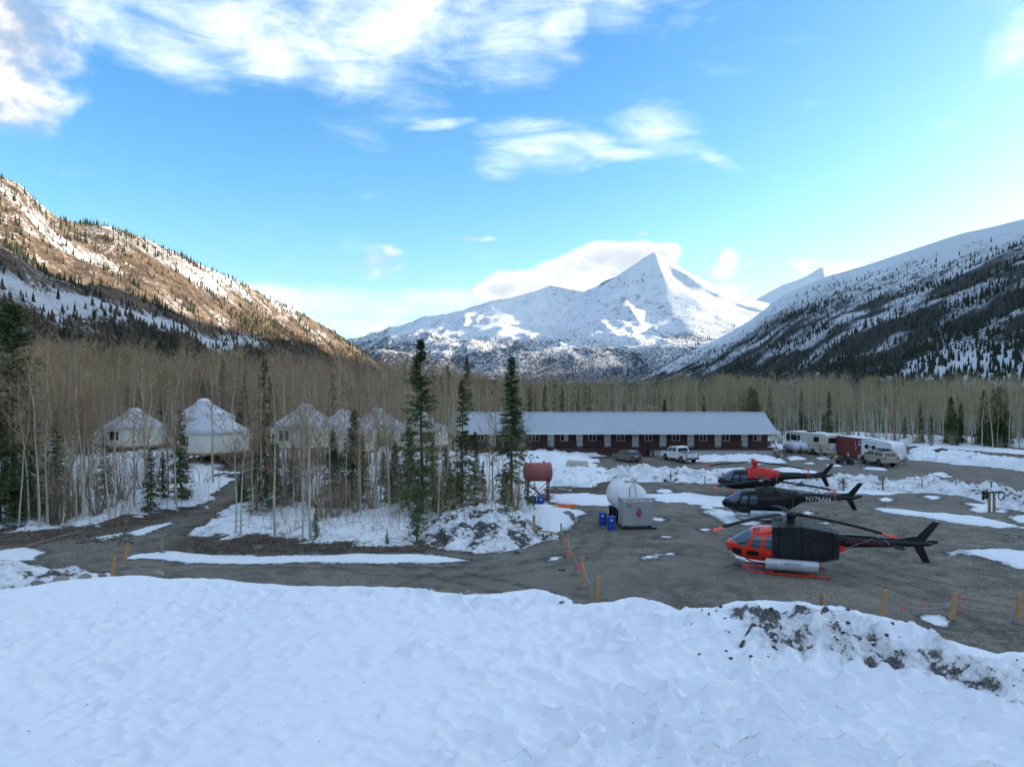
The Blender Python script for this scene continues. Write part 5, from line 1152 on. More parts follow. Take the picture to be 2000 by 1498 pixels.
    # tail rotor on the far side
    tr = MB().lathe([(.09, -.02), (.09, .12), (.05, .16)], 12, Matrix.Translation((-6.25, -.16, 1.98)) @ RX(90)).build('tail_rotor_hub', MAT_HUB, root)
    for a in (4, 184): MB().box(.06, .93, -.015, .015, -.09, .09, Matrix.Translation((-6.25, -.28, 1.98)) @ RY(a)).build('tail_rotor_blade', boom, tr)
    # cloth over engine and cabin
    x0, x1, lo, top_add = cov; cx = np.linspace(x0, x1, 30); cp = np.radians(np.linspace(lo, 180 - lo, 41))
    rg_ = np.random.default_rng(int(loc[0] * 100))
    def drape(x, y, z, p):
        up = max(0, math.sin(p)); hump = top_add * math.exp(-((x + .25) / 1.05) ** 2) * up ** 2
        if lo < 0:  # long cover hangs nearly straight and boxy towards the tail
            u = max(0, min(1, (x0 - x) / (x0 - x1))); y = math.copysign(max(abs(y), .93 - .30 * u ** 2), y) if abs(y) > .25 else y * (1 + .5 * u); z = z if up > .2 else z * (1 - .35 * u) + .12 * u
        wv = .05 * math.sin(x * 7 + 3 * math.sin(z * 2.1 + x)) * (1 - up) + .06 * (float(fbm(np.array([x * 1.5 + loc[0]]), np.array([z * 1.1 + y]), 3, 3)[0]) - .5)
        return (x, y + math.copysign(wv, y), z + hump + .05 * up + .04 * math.sin(x * 5.5) * up * (1 - up))
    loft(cx, cp, .02, False, drape).build('engine_cover', cover, root, smooth=75)
    if lo < 0:
        vs = [drape(*ring_pt(cx[-1], p, .02), p) for p in cp]; MB().add(vs + [(cx[-1], 0, 1.5)], [(k, k + 1, len(vs)) for k in range(len(vs) - 1)]).build('cover_end', cover, root)
    for sx_3 in (x0 - .35, x0 - 1.5, x1 + .35):
        pts_ = [drape(*ring_pt(sx_3, p, .035), p) for p in cp]; MB().tube(pts_, .016, 5).build('cover_strap', MAT_PANEL if cover is MAT_REDCOVER else MAT_BLADE, root)
    for hp in (cp[0], cp[-1]): MB().tube([drape(*ring_pt(x, hp, .03), hp) for x in cx], .022, 5).build('cover_hem', cover, root)
    # mast and hub under its own cloth bag
    hz = 3.16; DROOP = .0175 if slats else .0105
    MB().lathe([(.30, 2.35), (.25, 2.6), (.21, 2.85), (.26, 2.99), (.40, 3.08), (.40, 3.2), (.24, 3.3), (.02, 3.33)], 16).build('hub_cover', cover, root, smooth=60)
    for bi, a in enumerate(blades_):
        ang = R(a) - (math.pi - R(yaw)); d = Vector((math.cos(ang), math.sin(ang), 0)); nn = Vector((-d.y, d.x, 0))
        MB().tube([(0, 0, hz), tuple(d * .85 + Vector((0, 0, hz - .02)))], [.10, .075], 8).build('blade_root', MAT_HUB if bi == 0 else MAT_BLADE, root)
        MB().box(-.02, .26, -.16, .16, -.05, .05, Matrix.Translation(d * .55 + Vector((0, 0, hz))) @ Matrix.Rotation(ang, 4, 'Z')).build('blade_clamp', MAT_ALU if bi == 0 else MAT_BLADE, root)
        def strip(r0, r1, ch, th, name, mat, pr):
            mb = MB(); N = 14; vs = []; fs = []
            for i in range(N):
                r_ = r0 + (r1 - r0) * i / (N - 1); zz = hz - DROOP * r_ * r_; cc = ch * (1 if r_ > 1.2 else .55 + .45 * (r_ - .5) / .7)
                for (u, w_) in ((-.5, 0), (-.32, 1), (.1, .7), (.5, .05), (.1, -.6), (-.32, -.8)):
                    p_ = d * r_ + nn * (u * cc); vs.append((p_.x, p_.y, zz + w_ * th))
            for i in range(N - 1):
                for k in range(6): fs.append((i * 6 + k, i * 6 + (k + 1) % 6, (i + 1) * 6 + (k + 1) % 6, (i + 1) * 6 + k))
            fs += [tuple(range(6)), tuple((N - 1) * 6 + k for k in range(6))]
            return mb.add(vs, fs).build(name, mat, pr, smooth=50)
        bl = strip(.6, 5.34, .42, .07, 'rotor_blade', MAT_BLADE, root)
        if bi < 2:
            strip(4.75 if slats else 5.0, 5.40, .44, .07, 'tip_sock', MAT_SOCK, bl)
            tp = d * 5.3 + Vector((0, 0, hz - DROOP * 5.3 ** 2)); L = .62 if bi == 0 else (.85 if not slats else .0)
            if L: MB().box(-.03, .03, -.012, .012, -L, 0, Matrix.Translation(tp)).build('tie_strap', MAT_SOCK, bl)
    # skids
    for s in (1, -1):
        yy = s * 1.08
        MB().tube([(2.55, yy, .42), (2.35, yy, .25), (2.1, yy, .12), (1.8, yy, .055), (-1.6, yy, .055), (-1.9, yy, .06)], .045, 8).build('skid', skid, root, smooth=60)
        MB().tube([(2.45, s * .95, .34), (1.1, s * .95, .38), (.9, s * .9, .40)], .03, 6).build('step', skid, root)
    for x in (1.05, -.95):
        MB().tube([(x, -1.08, .06), (x, -1.0, .22), (x, -.62, .46), (x, 0, .52), (x, .62, .46), (x, 1.0, .22), (x, 1.08, .06)], .04, 8).build('cross_tube', skid, root, smooth=60)
        for s in (1, -1): MB().prism([(x - .14, .05), (x + .14, .05), (x + .04, .30), (x - .04, .30)], s * 1.03, s * 1.10).build('skid_bracket', skid, root)
    if basket:
        for s in ((1, -1) if slats else (1,)):
            ba = MB(); y0 = s * 1.22
            ba.lathe([(.001, -1.32), (.26, -1.32), (.30, -1.28), (.30, 1.28), (.26, 1.32), (.001, 1.32)], 14, Matrix.Translation((.02, y0, .60)) @ RY(90)).build('cargo_basket', MAT_BASKET, root, smooth=30)
            br = root.children[-1]
            for xx in (-1.27, -.62, 0.02, .66, 1.29): MB().lathe([(.30, -.025), (.318, -.025), (.318, .025), (.30, .025)], 14, Matrix.Translation((xx, y0, .60)) @ RY(90)).build('basket_hoop', MAT_ALU, br)
            MB().box(-1.28, 1.28, y0 + s * .28, y0 + s * .325, .66, .70).build('basket_rail', MAT_ALU, br); MB().bbox(-.45, .45, y0 + s * .27, y0 + s * .335, .73, .82, .02).build('basket_latch_bar', MAT_ALU, br)
            for xx in (-.95, 1.05): MB().tube([(xx, s * .95, .42), (xx, y0, .34)], .025, 6).build('basket_arm', skid, br)
    # tie ropes
    MB().tube([(3.2, .5, 1.05), (2.6, 1.0, .62), (2.3, 1.08, .3)], .012, 5).build('tie_rope', MAT_ROPE, root)
    if slats:
        MB().tube([(-2.3, .45, 1.35), (-3.2, .34, 1.75), (-4.1, .16, 2.12)], .014, 5).build('tie_rope', MAT_ROPE, root); MB().tube([(-4.6, .2, 2.1), (-4.85, .28, 1.85)], .014, 5).build('tie_rope', MAT_ROPE, root)
        MB().add([(-2.40, .50, 1.70), (-2.40, .47, 1.30), (-2.95, .325, 1.55)], [(0, 1, 2)]).build('red_flash', MAT_RED, root)
    if text:
        tm = text_mesh(text[0], text[1], 'registration'); o = link('registration', tm, text_mat, root); o.matrix_local = Matrix(((-1, 0, 0, text[2]), (0, math.sin(R(text[5])), math.cos(R(text[5])), text[3]), (0, math.cos(R(text[5])), -math.sin(R(text[5])), text[4]), (0, 0, 0, 1)))
        o.matrix_local = Matrix(((-1, 0, 0, text[2]), (0, 0, 1, text[3]), (0, 1, 0, text[4]), (0, 0, 0, 1))) @ Matrix.Scale(text[6], 4, (1, 0, 0)) @ RY(text[5])
    return root
MAT_LETW = plain('white_lettering', (.75, .76, .78), .5, var=.04); MAT_LETR = plain('red_lettering', (.30, .03, .035), .5, var=.1)
MAT_SKIDB = plain('skid_black', (.03, .03, .032), .5)
HX = [(at(1545, 37.9), 37.9), (at(1497, 52.3), 52.3), (at(1474, 64), 64)]
helicopter(HX[0], .965, 19, 'red-nosed helicopter with black tail, body wrapped in a black cover, silver basket', MAT_RED, MAT_BLACK, MAT_COVER, (1.0, -2.38, -38, .10), (203, 315, 80), MAT_RED, ('PATHFINDER', .22, -3.7, .315, 1.86, -2.2, 1.5), MAT_LETR, True, True, True)
helicopter(HX[1], .91, 13, 'all-black helicopter lettered N176AH, black cover over its engine, middle of the three', MAT_BLACK, MAT_BLACK, MAT_COVER, (.85, -2.45, 24, .12), (203, 318, 80), MAT_SKIDB, ('N176AH', .44, -3.85, .325, 1.81, -2.2, 1.15), MAT_LETW, True)
helicopter(HX[2], .93, 12, 'black helicopter with bright red cloth over rotor hub and engine, farthest of the three', MAT_BLACK, MAT_BLACK, MAT_REDCOVER, (.75, -2.2, 8, .12), (195, 312, 75), MAT_RED, None, None, False)
# ================================================================== VEHICLES
MAT_TYRE = plain('tyre', (.014, .014, .014), .85, var=.3, scale=8, grime=.3)
MAT_RIM = plain('rim', (.45, .46, .47), .35, .6, var=.15)
MAT_LAMP = plain('tail_lamp', (.45, .02, .02), .25, var=.1)
MAT_BUMPER = plain('dark_plastic', (.025, .025, .027), .5, var=.2)
MAT_CARGL = plain('car_glass', (.02, .026, .032), .07, var=.3, spec=.9)
MAT_PLATE = plain('number_plate', (.55, .45, .16), .5, var=.1)
def tprism(pts, wf):
    """outline in (x forward, z); half width depends on the height"""
    n = len(pts); vs = [(a, wf(b2), b2) for a, b2 in pts] + [(a, -wf(b2), b2) for a, b2 in pts]
    return MB().add(vs, [tuple(range(n)), tuple(range(2 * n - 1, n - 1, -1))] + [(i, (i + 1) % n, n + (i + 1) % n, n + i) for i in range(n)])
def wheels(root, xs, yy, r, wd=.22):
    for x in xs:
        for s in (1, -1):
            ty = MB().lathe([(r * .6, -wd / 2), (r * .94, -wd / 2), (r, -wd * .3), (r, wd * .3), (r * .94, wd / 2), (r * .6, wd / 2)], 22, Matrix.Translation((x, s * yy, r)) @ RX(90)).build('wheel', MAT_TYRE, root, smooth=40)
            MB().lathe([(.001, wd * .38), (r * .2, wd * .42), (r * .55, wd * .34), (r * .62, wd * .5)], 14, Matrix.Translation((x, s * yy, r)) @ RX(-90 * s)).build('rim', MAT_RIM, ty, smooth=40)
def arch(x, r, z0, k=7): return [(x + r * math.cos(a), z0 + r * math.sin(a)) for a in np.linspace(0, math.pi, k)]
def lower_body(L0, L1, xs, r, zb, top, wf, mat, root):
    """body side with round wheel openings; top: outline from rear to front above the sills"""
    out = [(L1, zb)]
    for x in sorted(xs, reverse=True): out += [(x + r, zb)] + arch(x, r, zb)[1:-1] + [(x - r, zb)]
    out += [(L0, zb)] + top
    n = len(out); hw = wf(zb)
    return tprism(out, wf).build('body', mat, root, bevel=.025, smooth=35)
def panes(root, quads, mat=None, name='window'):
    for q in quads: MB().add(q, [tuple(range(len(q)))]).build(name, mat or MAT_CARGL, root)
def vehicle(name, X_, Y_, hd, label, cat): r = empty(name, (X_, Y_, gz(X_, Y_)), hd); tag(r, label, cat); return r
HEAD = lambda dx, dy: math.atan2(dy, dx)

# white pickup
pt = plain('pickup_white', (.76, .77, .78), .3, var=.04, coat=.5, grime=.15)
r = vehicle('pickup_truck', at(1327, 91.6), 91.6, HEAD(-.34, .94), 'white crew-cab pickup with open dark bed, parked before the lodge', 'pickup')
wf = lambda z: .98 if z < .95 else .96
lower_body(-2.9, 2.9, (-1.85, 1.85), .48, .48, [(-2.9, .75), (-2.88, 1.2), (-.75, 1.22), (1.3, 1.20), (2.55, 1.14), (2.88, 1.0), (2.92, .7)], wf, pt, r)
tprism([(-.82, 1.18), (-.72, 1.85), (-.5, 1.93), (.75, 1.92), (.95, 1.86), (1.72, 1.2)], lambda z: .95 if z < 1.3 else .95 - (z - 1.3) * .26).build('cab', pt, r, bevel=.03, smooth=35)
def gh(x, z, s, g=.012): return (x, s * (.95 - max(0, z - 1.3) * .26 + g), z)
for s in (1, -1):
    panes(r, [[gh(-.62, 1.34, s), gh(-.6, 1.78, s), gh(.28, 1.80, s), gh(.34, 1.32, s)], [gh(.42, 1.32, s), gh(.38, 1.80, s), gh(.78, 1.80, s), gh(1.40, 1.32, s)]])
    MB().bbox(1.25, 1.45, s * .98, s * 1.14, 1.28, 1.5, .03).build('mirror', MAT_BUMPER, r)
    MB().box(.05, .2, s * .985, s * 1.0, 1.05, 1.09).build('door_handle', MAT_BUMPER, r); MB().box(-2.93, -2.86, s * .78, s * .965, .82, 1.14).build('tail_lamp', MAT_LAMP, r)
panes(r, [[(-.822, -.72, 1.32), (-.822, .72, 1.32), (-.752, .66, 1.78), (-.752, -.66, 1.78)]], name='rear_window')
panes(r, [[(1.64, -.78, 1.30), (1.64, .78, 1.30), (1.02, .72, 1.84), (1.02, -.72, 1.84)]], name='windscreen')
MB().box(-2.78, -.86, -.80, .80, 1.215, 1.24).build('bed_liner', MAT_BUMPER, r); MB().box(-2.935, -2.90, -.76, .76, .72, 1.16).build('tailgate', pt, r, bevel=.01); MB().box(-2.95, -2.935, -.07, .07, .9, 1.0).build('badge', MAT_BUMPER, r)
MB().bbox(-3.02, -2.82, -.95, .95, .48, .68, .03).build('rear_bumper', MAT_BUMPER, r); MB().box(-3.03, -3.02, -.17, .17, .54, .66).build('number_plate', MAT_PLATE, r)
wheels(r, (-1.85, 1.85), .86, .42, .28)

# silver wagon
sv = plain('silver_paint', (.10, .095, .09), .3, .4, var=.06, coat=.5, grime=.25)
r = vehicle('estate_car', at(1224, 91.5), 91.5, HEAD(-.40, .92), 'small silver-grey estate car parked before the lodge, tail towards the lot', 'car')
wf = lambda z: .86 if z < .75 else .86 - (z - .75) * .06
lower_body(-2.15, 2.25, (-1.3, 1.35), .37, .28, [(-2.2, .5), (-2.15, .92), (-1.5, .97), (1.0, .95), (2.0, .80), (2.25, .62), (2.28, .45)], wf, sv, r)
tprism([(-2.05, .93), (-1.72, 1.36), (-1.45, 1.44), (.1, 1.46), (.35, 1.42), (1.15, .94)], lambda z: .83 if z < .98 else .83 - (z - .98) * .38).build('cabin', sv, r, bevel=.03, smooth=35)
def gh(x, z, s, g=.012): return (x, s * (.83 - max(0, z - .98) * .38 + g), z)
for s in (1, -1):
    panes(r, [[gh(-1.75, 1.02, s), gh(-1.55, 1.34, s), gh(-.95, 1.37, s), gh(-.95, 1.01, s)], [gh(-.88, 1.01, s), gh(-.88, 1.37, s), gh(-.1, 1.38, s), gh(-.06, 1.0, s)], [gh(.02, 1.0, s), gh(-.02, 1.38, s), gh(.26, 1.36, s), gh(.85, 1.0, s)]])
    MB().box(-2.2, -2.1, s * .5, s * .8, .72, .88).build('tail_lamp', MAT_LAMP, r); MB().bbox(.75, .9, s * .84, s * .98, .96, 1.08, .02).build('mirror', sv, r)
panes(r, [[(-2.03, -.66, .99), (-2.03, .66, .99), (-1.755, .58, 1.34), (-1.755, -.58, 1.34)]], name='rear_window'); panes(r, [[(1.1, -.66, .99), (1.1, .66, .99), (.40, .6, 1.40), (.40, -.6, 1.40)]], name='windscreen')
MB().bbox(-2.28, -2.1, -.82, .82, .34, .56, .03).build('rear_bumper', sv, r); MB().box(-2.21, -2.2, -.2, .2, .72, .83).build('number_plate', MAT_WHITE, r)
wheels(r, (-1.3, 1.35), .75, .32, .2)

# tan pickup with canopy
tn = plain('tan_paint', (.40, .355, .27), .4, .2, var=.06, coat=.3, grime=.3)
r = vehicle('canopy_pickup', at(1716, 86.8) - .1, 86.8, HEAD(-.10, 1), 'tan pickup with matching canopy and dark roof rack, beside the red container', 'pickup')
wf = lambda z: .95 if z < 1.0 else .93
lower_body(-2.65, 2.65, (-1.6, 1.65), .50, .55, [(-2.65, .8), (-2.62, 1.2), (-.6, 1.22), (1.2, 1.2), (2.4, 1.12), (2.65, .95), (2.68, .75)], wf, tn, r)
tprism([(-2.6, 1.2), (-2.35, 1.78), (-2.2, 1.84), (-.62, 1.86), (-.6, 1.2)], lambda z: .92 if z < 1.3 else .92 - (z - 1.3) * .25).build('canopy', tn, r, bevel=.03, smooth=35)
tprism([(-.57, 1.2), (-.57, 1.82), (.45, 1.83), (.65, 1.78), (1.4, 1.2)], lambda z: .92 if z < 1.3 else .92 - (z - 1.3) * .25).build('cab', tn, r, bevel=.03, smooth=35)
def gh(x, z, s, g=.012): return (x, s * (.92 - max(0, z - 1.3) * .25 + g), z)
for s in (1, -1):
    panes(r, [[gh(-2.2, 1.33, s), gh(-2.1, 1.70, s), gh(-.75, 1.72, s), gh(-.75, 1.33, s)], [gh(-.48, 1.32, s), gh(-.48, 1.72, s), gh(.05, 1.72, s), gh(.08, 1.32, s)], [gh(.14, 1.32, s), gh(.12, 1.72, s), gh(.48, 1.70, s), gh(1.05, 1.32, s)]])
    MB().box(-2.68, -2.6, s * .72, s * .93, .95, 1.2).build('tail_lamp', MAT_LAMP, r); MB().bbox(.95, 1.12, s * .95, s * 1.1, 1.28, 1.46, .03).build('mirror', MAT_BUMPER, r)
panes(r, [[(-2.585, -.7, 1.3), (-2.585, .7, 1.3), (-2.385, .62, 1.72), (-2.385, -.62, 1.72)]], name='rear_window')
MB().bbox(-2.78, -2.58, -.9, .9, .55, .74, .03).build('rear_bumper', tn, r)
rk = MB()
for y in (-.62, -.2, .2, .62): rk.tube([(-2.1, y, 1.98), (.1, y, 1.98)], .03, 6)
for x in (-2.1, -1.4, -.7, .1): rk.tube([(x, -.66, 1.96), (x, .66, 1.96)], .03, 6)
for x in (-2.0, -.7):
    for y in (-.6, .6): rk.tube([(x, y, 1.78), (x, y, 1.98)], .03, 6)
rk.build('roof_rack', MAT_BUMPER, r); MB().bbox(-1.6, -.3, -.55, .3, 1.99, 2.12, .05).build('rack_load', MAT_BUMPER, r)
wheels(r, (-1.6, 1.65), .82, .43, .28)

# motorhome
cr = plain('motorhome_cream', (.60, .56, .46), .45, var=.04, grime=.2); STR = plain('stripe_olive', (.14, .13, .08), .5, var=.2); STM = plain('stripe_mauve', (.28, .22, .2), .5, var=.2)
r = vehicle('motorhome', 43.1, 102.0, HEAD(-.32, .95), 'cream motorhome with olive stripes and a round spare-wheel cover', 'motorhome')
bd = [(-3.9, .45), (-4.0, .6), (-4.0, 2.78), (-3.85, 2.95), (3.6, 2.95), (3.95, 2.6), (4.05, 1.5), (4.0, .5), (3.9, .45)]
lower_body(-3.98, 4.0, (-1.5, 2.6), .46, .45, [(-4.02, .6), (-4.0, 2.78), (-3.85, 2.95), (3.55, 2.95), (3.9, 2.75), (4.02, 1.4), (4.02, .6)], lambda z: 1.2, cr, r)
for s in (1, -1):
    for (a, b2, c2, d2) in ((3.2, 3.85, 1.75, 2.55), (1.75, 2.85, 1.8, 2.5), (1.1, 1.5, 1.8, 2.5), (-2.7, -1.75, 1.85, 2.5)):
        f_ = MB().bbox(a - .04, b2 + .04, s * 1.19, s * 1.225, c2 - .04, d2 + .04, .012).build('window', MAT_BUMPER, r); MB().box(a, b2, s * 1.22, s * 1.232, c2, d2).build('pane', MAT_CARGL, f_)
    for (z0, z1, a, b2, mt) in ((1.36, 1.42, -3.9, 3.4, STR), (1.22, 1.27, -3.9, 3.0, STM), (.95, .99, -3.9, 2.2, STM), (1.46, 1.52, -1.0, 3.8, STR), (.78, .82, -3.6, 1.6, STR)): MB().box(a, b2, s * 1.2, s * 1.206, z0, z1).build('stripe', mt, r)
f_ = MB().bbox(-4.04, -3.99, -.62, .72, 1.75, 2.5, .012).build('rear_window', MAT_BUMPER, r); MB().box(-4.05, -4.035, -.55, .65, 1.82, 2.43).build('pane', MAT_CARGL, f_)
MB().lathe([(.001, .16), (.30, .15), (.40, .10), (.42, 0)], 22, Matrix.Translation((-4.02, .05, 1.25)) @ RY(-90)).build('spare_wheel_cover', MAT_WHITE, r, smooth=50)
MB().bbox(-4.15, -3.98, -1.15, 1.15, .5, .68, .03).build('rear_bumper', MAT_WHITE, r); 
for s in (1, -1): MB().box(-4.03, -3.99, s * .85, s * 1.08, .85, 1.1).build('tail_lamp', MAT_LAMP, r)
MB().bbox(-3.7, 3.4, -1.1, 1.1, 2.94, 3.03, .03).build('roof_snow', MAT_SNOW, r); MB().bbox(-.5, .5, -.4, .5, 3.02, 3.28, .06).build('roof_vent', MAT_BUMPER, r); MB().bbox(-2.4, -1.7, -.3, .3, 3.02, 3.2, .05).build('air_conditioner', MAT_WHITE, r)
wheels(r, (-1.5, 2.6), 1.0, .40, .28)

# shipping container
m, t, b = new_mat('container_red'); co = coords(t); n_ = t.noise(co, 1.3, 6, .65); c_ = t.mix(n_, (.13, .028, .028), (.22, .048, .042)); c_ = t.mix(t.ramp(t.noise(co, 4, 5, .7), .6, .75, 0, .6), c_, (.16, .07, .045)); t.l.new(c_, b.inputs['Base Color']); b.inputs['Roughness'].default_value = .55; MAT_CONT = m
r = vehicle('shipping_container', 46.6, 95.5, HEAD(.14, -.99), 'maroon corrugated shipping container between motorhome and white trailer', 'container')
L, W_, H = 6.06, 2.44, 2.6
fr = MB()
for x in (-L / 2, L / 2 - .14):
    for y in (-W_ / 2, W_ / 2 - .14): fr.box(x, x + .14, y, y + .14, .15, H + .15)
for y in (-W_ / 2, W_ / 2 - .1):
    for z in (.15, H + .03): fr.box(-L / 2 + .14, L / 2 - .14, y, y + .1, z, z + .12)
fr.build('frame', MAT_CONT, r); 
for s in (1, -1):
    q = MB(); pr = []; x = -L / 2 + .14
    while x < L / 2 - .16: pr += [(x, 0), (x + .07, 0), (x + .11, .045), (x + .18, .045), (x + .22, 0)]; x += .24
    vs = [(a, s * (W_ / 2 - .075 + h_), .26) for a, h_ in pr] + [(a, s * (W_ / 2 - .075 + h_), H + .04) for a, h_ in pr]; n = len(pr); q.add(vs, [(i, i + 1, n + i + 1, n + i) for i in range(n - 1)]); q.build('side_panel', MAT_CONT, r)
MB().box(-L / 2 + .02, L / 2 - .02, -W_ / 2 + .02, W_ / 2 - .02, H + .11, H + .145).build('roof', MAT_CONT, r); MB().box(-L / 2 + .02, -L / 2 + .06, -W_ / 2 + .1, W_ / 2 - .1, .26, H + .05).build('end_panel', MAT_CONT, r)
for s in (1, -1):
    d_ = MB().box(L / 2 - .08, L / 2 - .03, min(s * .01, s * 1.1), max(s * .01, s * 1.1), .22, H + .06).build('door', MAT_CONT, r)
    for y in (.3, .82):
        MB().tube([(L / 2, s * y, .25), (L / 2, s * y, H + .05)], .025, 6).build('lock_bar', MAT_ALU, d_); MB().box(L / 2 - .02, L / 2 + .03, s * y - .16, s * y + .16, 1.15, 1.2).build('lock_handle', MAT_ALU, d_)
sgn = -1
for (x, z, w2, h2) in ((2.05, 2.35, .34, .12), (2.05, 1.95, .42, .22), (2.4, 1.35, .16, .14), (1.2, 2.0, .05, .55), (1.2, 1.35, .05, .4), (1.45, 1.6, .12, .1)): MB().box(x - w2 / 2, x + w2 / 2, sgn * (W_ / 2 + .002), sgn * (W_ / 2 - .02), z - h2 / 2, z + h2 / 2).build('marking', MAT_WHITE, r)
MB().box(-L / 2 + .2, L / 2 - .3, -.9, .95, H + .146, H + .2).build('roof_snow', MAT_SNOW, r)

# travel trailer
wt = plain('trailer_white', (.72, .73, .76), .4, var=.04, grime=.12)
r = vehicle('travel_trailer', 46.9, 89.6, HEAD(.30, -.955), 'white travel trailer with dark windows, right of the red container', 'trailer'); r.scale = (.88, .88, .9)
tprism([(-2.8, .75), (-2.8, 2.95), (-2.6, 3.05), (1.9, 3.05), (2.45, 2.8), (2.75, 2.2), (2.85, 1.2), (2.6, .75)], lambda z: 1.2).build('body', wt, r, bevel=.05, smooth=35)
for s in (1, -1):
    for (a, b2, c2, d2) in ((-2.15, -1.55, 1.9, 2.4), (-.85, -.25, 1.7, 2.35)):
        f_ = MB().bbox(a - .04, b2 + .04, s * 1.19, s * 1.225, c2 - .04, d2 + .04, .012).build('window', MAT_BUMPER, r); MB().box(a, b2, s * 1.22, s * 1.23, c2, d2).build('pane', MAT_CARGL, f_)
    d_ = MB().bbox(-1.42, -.98, s * 1.19, s * 1.222, .95, 2.55, .015).build('door', wt, r); MB().box(-1.3, -1.1, s * 1.22, s * 1.23, 1.9, 2.35).build('pane', MAT_CARGL, d_)
    for (z0, a, b2) in ((1.45, -2.7, 1.4), (1.3, -2.0, 2.4), (2.72, -2.7, .2)): MB().box(a, b2, s * 1.2, s * 1.205, z0, z0 + .045).build('stripe', STM, r)
    MB().bbox(.4, 2.5, s * 1.17, s * 1.212, .78, 1.05, .02).build('skirt_panel', MAT_ALU, r)
MB().bbox(-1.6, -.5, -.45, .45, 3.04, 3.28, .08).build('air_conditioner', wt, r); MB().bbox(2.75, 3.15, -.35, .35, .7, 1.3, .05).build('gas_bottle_cover', MAT_WHITE, r); MB().tube([(2.6, 0, .6), (3.7, 0, .5)], .06, 6).build('tow_bar', MAT_BUMPER, r); MB().tube([(3.55, 0, .02), (3.55, 0, .8)], .04, 8).build('jack_post', MAT_BUMPER, r)
wheels(r, (-.6, .25), 1.0, .34, .22)

# quad bike
bk = MAT_BUMPER
r = vehicle('quad_bike', at(1650, 87.5), 87.5, HEAD(1, -.1), 'black quad bike parked between the yellow buoy and the tan pickup', 'quad bike')
MB().bbox(-.75, .7, -.2, .2, .38, .62, .06).build('chassis', bk, r, smooth=40); MB().bbox(-.45, .2, -.17, .17, .62, .82, .07).build('seat', MAT_TYRE, r, smooth=40); MB().bbox(.2, .5, -.16, .16, .6, .88, .06).build('fuel_tank', bk, r, smooth=40)
for s in (1, -1):
    for x in (-.6, .62): MB().prism([(x - .38, .55), (x - .3, .68), (x + .3, .68), (x + .38, .55), (x + .3, .60), (x - .3, .60)], s * .22, s * .56).build('mudguard', bk, r)
for x0, x1, nm in ((-1.0, -.4, 'rear_rack'), (.45, .95, 'front_rack')):
    q = MB()
    for y in (-.35, -.12, .12, .35): q.tube([(x0, y, .80), (x1, y, .80)], .015, 5)
    for x in (x0, x1): q.tube([(x, -.4, .80), (x, .4, .80)], .015, 5)
    q.tube([(x0, 0, .6), (x0, 0, .8)], .02, 5); q.build(nm, bk, r)
MB().tube([(.42, 0, .8), (.36, 0, 1.05), (.34, -.38, 1.12)], .018, 5).tube([(.36, 0, 1.05), (.34, .38, 1.12)], .018, 5).build('handlebar', MAT_ALU, r); MB().add([(.5, -.28, 1.0), (.5, .28, 1.0), (.36, .22, 1.45), (.36, -.22, 1.45)], [(0, 1, 2, 3)]).build('windshield', MAT_DOME, r)
wheels(r, (-.62, .62), .46, .29, .24)
# ================================================================== YARD OBJECTS
MAT_STAKE = plain('stake_wood', (.46, .26, .12), .8, var=.25, scale=5)
MAT_STAKE2 = plain('weathered_stake', (.27, .22, .14), .85, var=.25, scale=5)
MAT_PINK = plain('pink_ribbon', (.85, .13, .34), .7, var=.06)
MAT_STONE = plain('stone', (.20, .195, .185), .9, var=.3, scale=3, bmp=.05, grime=.3)
MAT_STONEW = plain('pale_stone', (.34, .31, .26), .9, var=.25, scale=3, bmp=.05, grime=.3)
MAT_TANK = plain('tank_white', (.74, .75, .76), .4, var=.04, scale=1.5, grime=.12)
MAT_CAB = plain('cabinet_grey', (.33, .34, .33), .5, var=.06, scale=1.5, grime=.2)
MAT_BLUE = plain('barrel_blue', (.012, .055, .33), .35, var=.12, scale=4, grime=.12)
MAT_BLUED = plain('barrel_dark_blue', (.018, .045, .13), .45, var=.2, scale=4, grime=.35)
MAT_RTANK = plain('tank_red', (.36, .10, .09), .55, var=.14, scale=2, grime=.25, grime_col=(.22, .08, .06))
MAT_RSTAND = plain('stand_red', (.24, .055, .045), .6, var=.2, scale=4, grime=.3)
MAT_ORANGE = plain('orange_plastic', (.80, .13, .02), .5, var=.12)
MAT_YELL = plain('yellow_plastic', (.65, .50, .04), .5, var=.1)
def stone_mesh(seed, flat=.7):
    bm = bmesh.new(); bmesh.ops.create_icosphere(bm, subdivisions=3, radius=1); rg_ = np.random.default_rng(seed)
    dirs = rg_.normal(size=(11, 3)); dirs /= np.linalg.norm(dirs, axis=1, keepdims=True); cut = rg_.uniform(.55, .9, 11)
    for v in bm.verts:
        p = np.array(v.co)
        for d_, c_ in zip(dirs, cut):
            k = p @ d_
            if k > c_: p = p - d_ * (k - c_) * .85
        p = p * (1 + .06 * (float(fbm(np.array([p[0] * 3 + seed]), np.array([p[1] * 3 + p[2] * 2]), 3, 3)[0]) - .5)); v.co = Vector(p) ; v.co.z *= flat
    for f in bm.faces: f.smooth = True
    me = bpy.data.meshes.new('stone'); bm.to_mesh(me); bm.free(); return me
STONES = [stone_mesh(600 + i) for i in range(6)]
rs = random.Random(31)
_=0
